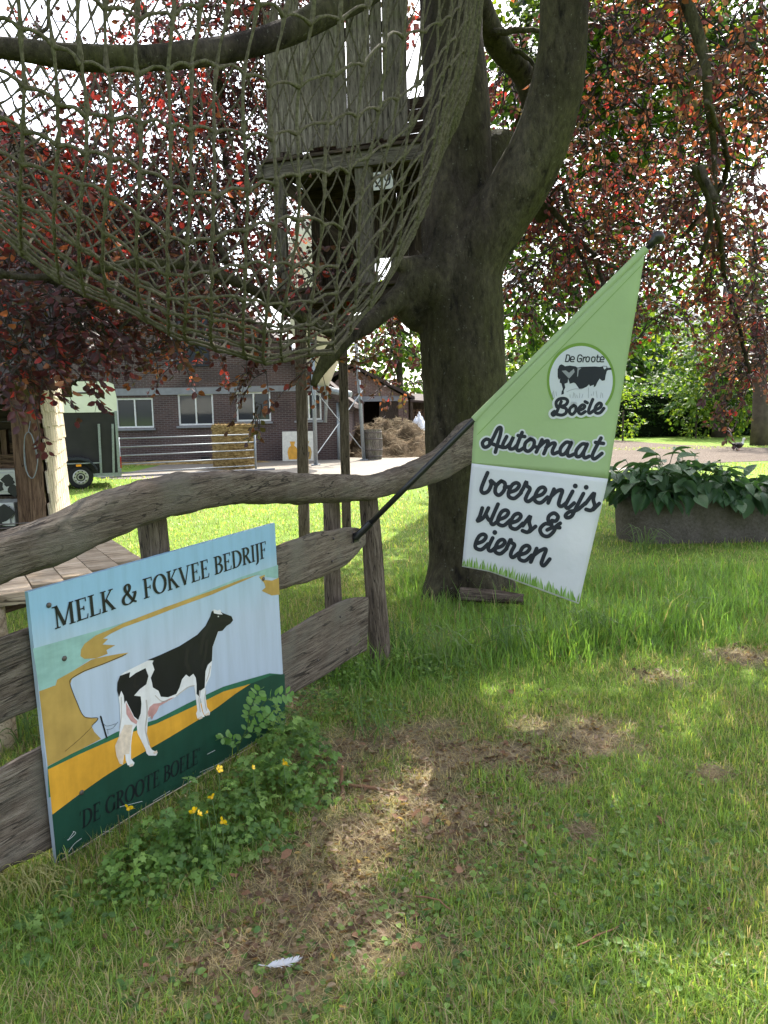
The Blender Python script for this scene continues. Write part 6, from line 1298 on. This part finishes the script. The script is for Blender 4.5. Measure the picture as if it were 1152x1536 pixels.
bi = MB().tube([(.45, 0, .685), (.51, 0, .665), (.55, 0, .655)], [.028, .026, .012], 8).build('bill', M['bill'], duck, True); duck_at(bi)
for s_ in (-1, 1):
    wg = MB().tube(catmull([(.14, s_ * .15, .38), (-.05, s_ * .175, .38), (-.28, s_ * .12, .40), (-.46, s_ * .05, .44)], 4), catn([.05, .09, .06, .01], 4), 8).build('wing', M['feather_dark'], duck, True); duck_at(wg)
    lg = MB().tube([(.0, s_ * .07, .2), (.02, s_ * .07, .03)], .018, 6).add([(-.02, s_ * .07 - .01, .015), (.12, s_ * .07 - .06, .004), (.12, s_ * .07 + .06, .004), (.0, s_ * .07, .04)], [(0, 1, 2), (0, 3, 1), (0, 2, 3), (1, 3, 2)]).build('leg', M['bill'], duck); duck_at(lg)
duck.scale = (S, S, S); duck.rotation_euler = (0, 0, math.radians(12))

# ------------------------------------------------------------------ low plants in front of the fence
M['herb'] = m_leaf_plain('herb_leaf', (.08, .17, .035), (.13, .23, .06), .35, .5); M['rose_leaf'] = m_leaf_plain('sapling_leaf', (.12, .25, .06), (.22, .37, .11), .4, .42)
M['stem'] = m_plain('green_stem', (.07, .12, .035), .6); M['petal'] = m_plain('buttercup_petal', (.85, .55, .012), .25, .6, .05); M['centre'] = m_plain('buttercup_centre', (.60, .36, .015), .5)
def lobed():                                     # a three part, toothed buttercup leaf
    V, Fs = [(0, 0, 0)], []
    for k, a0 in enumerate((-68, 0, 68)):
        L = 1.0 if k == 1 else .85; ca, sa = math.cos(math.radians(a0)), math.sin(math.radians(a0)); b = len(V)
        for x, y in ((.30, .12), (.48, .40), (.60, .24), (.80, .30), (.78, .12), (1.0, 0), (.78, -.12), (.80, -.30), (.60, -.24), (.48, -.40), (.30, -.12)): V.append(((x * ca - y * sa) * L, (x * sa + y * ca) * L, -.18 * x * x + .16 * abs(y)))
        m_ = len(V); V.append((.5 * ca * L, .5 * sa * L, -.03)); r_ = list(range(b, m_)); Fs += [(m_, r_[i], r_[i + 1]) for i in range(len(r_) - 1)] + [(0, b, m_), (0, m_, r_[-1])]
    return np.array(V, np.float32), np.array([f[::-1] for f in Fs], np.int32)
BV, BT = lobed(); rng = np.random.default_rng(77)
def herb_cover(name, label, spots, leaf, pal, parent=None, mat=None):
    PP, SZ, CC = [], [], []
    for cx_, cy_, r, h, num in spots:
        a = rng.uniform(0, 2 * np.pi, num); q = r * np.sqrt(rng.random(num)); x = cx_ + q * np.cos(a); y = cy_ + q * np.sin(a); z = ground_z(x, y) + rng.uniform(.15, 1, num) * h * (1 - .6 * (q / r) ** 2)
        PP.append(np.stack([x, y, z], 1)); SZ.append(leaf * rng.uniform(.6, 1.25, num)); CC.append(np.array(pal)[rng.integers(0, len(pal), num)] * rng.uniform(.75, 1.3, (num, 1)))
    p_, s_, c_ = np.concatenate(PP), np.concatenate(SZ), np.concatenate(CC); N = len(p_); a = rng.uniform(0, 2 * np.pi, N)
    d = np.stack([np.cos(a), np.sin(a), rng.uniform(-.2, .35, N)], 1); nm = np.stack([rng.normal(0, .3, N), rng.normal(-.25, .3, N), np.ones(N)], 1)
    o = leaf_mesh(name, p_, d, nm, s_, c_, M['green_leaf'], parent, BV, BT); return o
def gs(px, py, r, h, num): g = G(px, py); return (g.x, g.y, r, h, num)
HP_ = [(.12, .22, .05), (.17, .28, .07), (.21, .32, .085), (.09, .17, .05)]
o = herb_cover('buttercup_leaves', '', [gs(250, 1285, .15, .17, 110), gs(200, 1320, .13, .14, 70), gs(330, 1245, .19, .18, 150), gs(400, 1205, .2, .22, 190), gs(445, 1160, .18, .26, 190), gs(425, 1120, .12, .22, 80), gs(300, 1305, .13, .10, 50), gs(480, 1200, .13, .10, 50), gs(40, 1420, .14, .07, 30), gs(385, 1265, .14, .09, 60), gs(455, 1105, .10, .10, 40)], .036, HP_)
tag(o, 'thick patch of buttercup leaves growing below the painted board', 'ground cover', kind='stuff')
CV = np.array([[0, 0, 0], [.5, .45, .08], [1, .35, .0], [1.1, 0, -.05], [1, -.35, 0], [.5, -.45, .08]], np.float32); CT = np.array([[0, 3, 1], [1, 3, 2], [0, 5, 3], [5, 4, 3]], np.int32)
def round_cover(name, label, spots, leaf):
    global BV, BT
    k0, k1 = BV, BT; BV, BT = CV, CT; o = herb_cover(name, label, spots, leaf, HP_); BV, BT = k0, k1; tag(o, label, 'ground cover', kind='stuff')
round_cover('clover_patch', 'small round leaved weeds at the foot of the fence post', [gs(530, 1020, .22, .14, 420), gs(600, 1005, .2, .14, 320), gs(470, 1060, .2, .12, 300), gs(560, 1070, .2, .06, 160), gs(660, 1010, .25, .1, 220), gs(210, 1350, .15, .1, 140), gs(260, 1300, .2, .1, 200), gs(120, 1350, .15, .06, 70), gs(730, 1400, .5, .035, 420), gs(980, 1380, .5, .035, 420), gs(850, 1300, .6, .035, 380), gs(600, 1480, .4, .03, 260), gs(1080, 1250, .6, .04, 300), gs(300, 1480, .35, .03, 200)], .021)
def petal_mesh():
    V, Fs = [(0, 0, 0)], []
    for k in range(5):
        a = k * 2 * math.pi / 5; ca, sa = math.cos(a), math.sin(a); b = len(V)
        for x, y, z in ((.25, .16, .08), (.7, .42, .34), (1.0, .25, .50), (1.03, 0, .52), (1.0, -.25, .50), (.7, -.42, .34), (.25, -.16, .08)): V.append((x * ca - y * sa, x * sa + y * ca, z))
        Fs += [(0, b + i, b + i + 1) for i in range(6)]
    me = bpy.data.meshes.new('flower'); me.from_pydata(V, [], Fs); me.shade_smooth(); me.materials.append(M['petal']); return me
pm = petal_mesh(); fm = [((193, 1214), 'buttercup standing alone against the lower left of the painted board', .019), ((291, 1218), 'buttercup with an open bloom in the middle of the patch', .016), ((333, 1234), 'lowest open buttercup of the patch below the board', .018), ((318, 1197), 'upper buttercup in the middle of the patch', .016), ((328, 1154), 'buttercup in front of the bottom edge of the board', .015), ((426, 1146), 'rightmost buttercup of the patch, by the sapling', .018), ((311, 1219), 'small half open buttercup low in the patch', .009), ((379, 1151), 'tiny buttercup bud between the two right blooms', .009), ((298, 1221), 'second petalled buttercup close beside another bloom', .012)]
for (px, py), lab, r in fm:
    g = G(px + random.uniform(-6, 6), py + 88); fp = P(px, py, g.y - .03); r *= 1.05; t = thing('buttercup', lab, 'flower', (g.x, g.y, 0), 'yellow buttercups')
    MB().tube([(g.x, g.y, -.01), lerp(Vector((g.x, g.y, 0)), fp, .5) + Vector((.012, 0, .01)), fp], .0016, 5).build('stem', M['stem'], t, True)
    o = bpy.data.objects.new('flower', pm); C.objects.link(o); o.location = fp; o.scale = (r, r, r); o.rotation_euler = (random.uniform(.75, 1.15), random.uniform(-.35, .35), random.uniform(0, 6)); o.parent = t; o.matrix_parent_inverse = world_of(t).inverted()
    MB().lathe(fp, [(r * .3, r * .08), (r * .34, r * .3), (r * .15, r * .42)], 8, (0, -1, .8)).build('flower_centre', M['centre'], t, True)
# tall leafy buttercup stems that rise in front of the board
for px, py, hpx, lab in ((283, 1235, 85, 'leafy buttercup shoot rising in front of the lettering on the board'), (250, 1262, 60, 'leafy shoot left of the lettering shoot')):
    g = G(px, py + 40); t = thing('leafy_shoot', lab, 'plant', (g.x, g.y, 0)); top = P(px, py - hpx + 20, g.y)
    MB().tube([(g.x, g.y, 0), lerp(Vector((g.x, g.y, 0)), top, .5) + Vector((.01, 0, 0)), top], [.003, .0025, .0015], 5).build('stem', M['stem'], t, True)
    for k in range(12):
        c = lerp(Vector((g.x, g.y, .03)), top, .15 + .85 * k / 11); me = bpy.data.meshes.new('leaf'); me.from_pydata([tuple(v) for v in BV], [], [tuple(f) for f in BT]); me.materials.append(M['herb'])
        o = bpy.data.objects.new('leaf', me); C.objects.link(o); s_ = .045 * random.uniform(.7, 1.1); o.scale = (s_, s_, s_); o.location = c; o.rotation_euler = (random.uniform(-.4, .4), random.uniform(-.5, .2), k * 2.4); o.parent = t; o.matrix_parent_inverse = world_of(t).inverted()
# compound leaved sapling in front of the board's right corner
sg = G(352, 1140); sap = thing('sapling', 'young sapling with rounded leaflets in front of the board corner', 'sapling', (sg.x, sg.y, 0))
def leaflet():
    V = [(0, 0, 0), (.25, .24, .03), (.6, .30, .02), (.88, .15, -.03), (1, 0, -.06), (.88, -.15, -.03), (.6, -.30, .02), (.25, -.24, .03), (.5, 0, -.04)]; me = bpy.data.meshes.new('leaflet'); me.from_pydata(V, [], [(8, i, i + 1) for i in range(7)] + [(8, 7, 0)]); me.shade_smooth(); me.materials.append(M['rose_leaf']); return me
lf = leaflet()
def sprig(pix, d, sz, nl):
    pts = catmull([P(a, b, d + dd) for a, b, dd in pix], 6); st_ = MB().tube(pts, [.003 - .0018 * i / len(pts) for i in range(len(pts))], 5).build('stem', M['stem'], sap, True); N = len(pts)
    for k in range(nl):
        i = min(N - 2, int(N * (.22 + .76 * k / nl))); ax_ = (pts[i + 1] - pts[i]).normalized(); sd_ = ax_.cross(Vector((0, -1, .4))).normalized() * (1 if k % 2 else -1)
        if k == nl - 1: dr_ = ax_
        else: dr_ = (ax_ * .45 + sd_ + Vector((0, 0, -.1))).normalized()
        nm_ = (Vector((random.gauss(0, .55), -.75 + random.gauss(0, .35), 1.0))).normalized(); dr_ = (dr_ + Vector((0, random.gauss(-.25, .45), random.gauss(0, .25)))).normalized(); y_2 = nm_.cross(dr_).normalized(); z_2 = dr_.cross(y_2)
        o = bpy.data.objects.new('leaflet', lf); C.objects.link(o); s_ = sz * random.uniform(.8, 1.15); o.matrix_world = Matrix.Translation(pts[i]) @ Matrix((dr_, y_2, z_2)).transposed().to_4x4() @ Matrix.Diagonal((s_, s_, s_, 1)); o.parent = sap; o.matrix_parent_inverse = world_of(sap).inverted()
sd0 = sg.y - .02
sprig([(352, 1140, .02), (362, 1110, -.02), (378, 1080, -.04), (398, 1052, -.05), (420, 1042, -.05), (436, 1040, -.05)], sd0, .043, 21); sprig([(358, 1128, 0), (352, 1112, -.05), (340, 1106, -.06), (330, 1108, -.10)], sd0, .038, 13); sprig([(372, 1090, -.03), (374, 1068, -.06), (382, 1048, -.07), (392, 1032, -.12)], sd0, .042, 17); sprig([(366, 1105, -.02), (386, 1088, -.06), (400, 1076, -.08), (408, 1068, -.13)], sd0, .040, 15)
# long pale grass leaves flopped over by the post
ln_ = MB()
def long_blade(a, b, c, w, d0):
    p = catmull([a, b, c], 7); N = len(p); bb = len(ln_.v)
    for i, q in enumerate(p):
        t = (p[min(i + 1, N - 1)] - p[max(i - 1, 0)]).normalized(); s_ = t.cross(Vector((0, -.5, 1))).normalized() * (w / 2 * (1 - (i / N) ** 3)); ln_.v += [q - s_, q + s_]
    ln_.f.extend([(bb + 2 * i, bb + 2 * i + 1, bb + 2 * i + 3, bb + 2 * i + 2) for i in range(N - 1)])
tuft_data = [((600, 985), 34, .32, 'tuft of long pale grass leaves flopping beside the leaning post'), ((660, 1000), 30, .34, 'tuft of long green grass right of the fence post'), ((760, 985), 26, .34, 'tuft of long grass in front of the tree roots'), ((965, 830), 22, .40, 'tall grass tuft standing against the stone trough'), ((35, 1335), 110, .13, 'sunlit yellow grass tuft at the foot of the left fence board'), ((880, 960), 24, .30, 'long grass tuft below the tip of the banner'), ((430, 1000), 16, .22, 'grass tuft under the lower fence board'), ((560, 1100), 14, .22, 'loose grass tuft at the edge of the worn patch'), ((1010, 940), 22, .28, 'grass tuft in the sun left of the bare strip'), ((30, 1120), 22, .22, 'shaded grass tuft between the left fence boards')]
M['sun_tinted_grass'] = m_leaf_plain('sun_tinted_grass_leaf', (.26, .25, .09), (.42, .38, .17), .4, .5)  # yellow leaf colour carries the sunlight on the left tuft
M['long_grass'] = m_leaf_plain('long_grass_leaf', (.055, .12, .025), (.16, .22, .07), .4, .5)
for (px, py), nb, hh_, lab in tuft_data:
    g = G(px, py); ln_ = MB(); pale = 'yellow' in lab
    for _ in range(nb):
        az = random.uniform(0, 6.28); r = random.uniform(.25, 1) * hh_; b0 = g + Vector((random.gauss(0, 0.08 if pale else .06), random.gauss(0, .07 if pale else .06), -.01)); up_ = hh_ * random.uniform(.5, 1.0); out = Vector((math.cos(az), math.sin(az), 0)) * r
        long_blade(b0, b0 + out * .35 + Vector((0, 0, up_ * .8)), b0 + out + Vector((0, 0, up_ * random.uniform(.2, .9))), random.uniform(.0025, .0045) if pale else random.uniform(.004, .009), 0)
    t = ln_.build('grass_tuft', M['sun_tinted_grass'] if pale else M['long_grass']); tag(t, lab, 'grass tuft', 'tufts of long grass')

# ------------------------------------------------------------------ litter on the lawn
M['dead_leaf'] = m_plain('dry_beech_leaf', (.19, .10, .055), .7, .2, .3, 14)
def dead():
    V = [(0, 0, 0), (.3, .3, .10), (.7, .26, .14), (1, 0, .05), (.7, -.24, .02), (.3, -.3, .12), (.5, 0, 0)]; me = bpy.data.meshes.new('fallen_leaf'); me.from_pydata(V, [], [(6, i, i + 1) for i in range(5)] + [(6, 5, 0)]); me.shade_smooth(); me.materials.append(M['dead_leaf']); return me
dl = dead()
for k in range(46):
    if k < 34:
        c, r = random.choice(BARE[:11]); x, y = c.x + random.gauss(0, r * .8), c.y + random.gauss(0, r * .8)
    else: x, y = random.uniform(-1, 1.3), random.uniform(2.2, 4.5)
    o = bpy.data.objects.new('fallen_leaf', dl); C.objects.link(o); s_ = random.uniform(.025, .055); o.scale = (s_, s_, s_ * random.uniform(.6, 1.6)); o.location = (x, y, float(ground_z(x, y)[0]) + random.uniform(.008, .03)); o.rotation_euler = (random.gauss(0, .4), random.gauss(0, .4), random.uniform(0, 6.28))
    tag(o, 'curled brown dry leaf lying on the worn grass', 'leaf', 'fallen leaves on the worn grass')
lr = np.random.default_rng(3); LP_ = []
for c_, r_ in BARE:
    k_ = int(520 * r_ * r_ * 9); q_ = lr.normal(0, r_ * .75, (k_, 2)) + np.array([c_.x, c_.y]); LP_.append(q_)
q_ = np.concatenate(LP_ + [np.stack([lr.uniform(-1.6, 2.4, 260), lr.uniform(1.8, 5.2, 260)], 1)]); z_ = ground_z(q_[:, 0], q_[:, 1]) + lr.uniform(.002, .022, len(q_)); k_ = len(q_)
lt_ = leaf_mesh('leaf_litter', np.stack([q_[:, 0], q_[:, 1], z_], 1), lr.normal(0, 1, (k_, 3)) * np.array([1, 1, .25]), lr.normal(0, .4, (k_, 3)) + np.array([0, 0, 1]), lr.uniform(.008, .034, k_), np.array([[.19, .115, .07], [.27, .185, .12], [.12, .078, .052], [.33, .25, .165]])[lr.integers(0, 4, k_)] * lr.uniform(.7, 1.2, (k_, 1)), M['green_leaf'], None)
tag(lt_, 'brown crumbs of old leaves and bark scattered over the worn ground', 'leaf litter', kind='stuff')
def stick(px, lab, r, sides=7):
    pts = catmull([G(a, b, z) for a, b, z in px], 5); pts = [p + Vector((random.gauss(0, .002), random.gauss(0, .002), random.gauss(0, .001))) for p in pts]; o = MB().tube(pts, [r * (1 - .4 * i / len(pts)) for i in range(len(pts))], sides).build('stick', M['dead_leaf'], None, True); tag(o, lab, 'stick')
stick([(514, 1200, 0), (512, 1172, .05), (513, 1150, .12)], 'short broken stick standing upright in the grass', .010)
stick([(520, 1178, .015), (560, 1182, .02), (600, 1190, .012)], 'thin stick lying beside the upright stick', .009)
stick([(625, 1345, .02), (655, 1348, .05), (675, 1365, .02)], 'pale bent stem lying on the lawn', .003)
stick([(862, 1420, .02), (905, 1400, .03), (945, 1380, .02)], 'thin dry stalk lying on the front lawn', .003)
# clumps of dry moss and clippings
for (px, py), r, lab in (((1068, 1165), .075, 'larger clump of dry grass clippings on the right lawn'), ((873, 1250), .05, 'small clump of dry clippings in the middle of the lawn')):
    g = G(px, py); ln_ = MB(); t = None
    for _ in range(170):
        d = Vector((random.gauss(0, 1), random.gauss(0, 1), random.gauss(0, .4))).normalized() * random.uniform(.015, .045); c = g + Vector((random.gauss(0, r * .5), random.gauss(0, r * .5), random.uniform(.005, r * .55))); s_ = d.orthogonal().normalized() * .0013; ln_.add([c - d, c + s_, c + d, c - s_], [(0, 1, 2, 3)])
    t = ln_.build('clippings_clump', M['straw']); tag(t, lab, 'grass clippings')
# feather
fq = [G(a, b, .03) for a, b in ((388, 1447), (405, 1449), (425, 1447), (448, 1441))]; fe = thing('feather', 'small white feather lying on the grass at the bottom', 'feather', fq[0]); M['feather'] = m_plain('white_feather', (.46, .46, .46), .7)
fp_ = catmull(fq, 8); MB().tube(fp_, [.0014 - .0008 * i / len(fp_) for i in range(len(fp_))], 5).build('quill', M['feather'], fe); mb = MB()
for i in range(7, len(fp_)):
    t = (fp_[i] - fp_[i - 1]).normalized(); s_ = t.cross(Vector((0, 0, 1))).normalized(); w = .020 * math.sin(math.pi * min(1, (i - 5) / (len(fp_) - 6) * .9 + .1)) ** .7
    for sgn in (1, -1):
        e = fp_[i] + s_ * sgn * w * random.uniform(.6, 1.1) + t * .012 + Vector((0, 0, .004 + .006 * random.random())); mb.add([fp_[i] - t * .004, fp_[i] + t * .004, e + t * .002, e - t * .002], [(0, 1, 2, 3)])
mb.build('vane', M['feather'], fe)
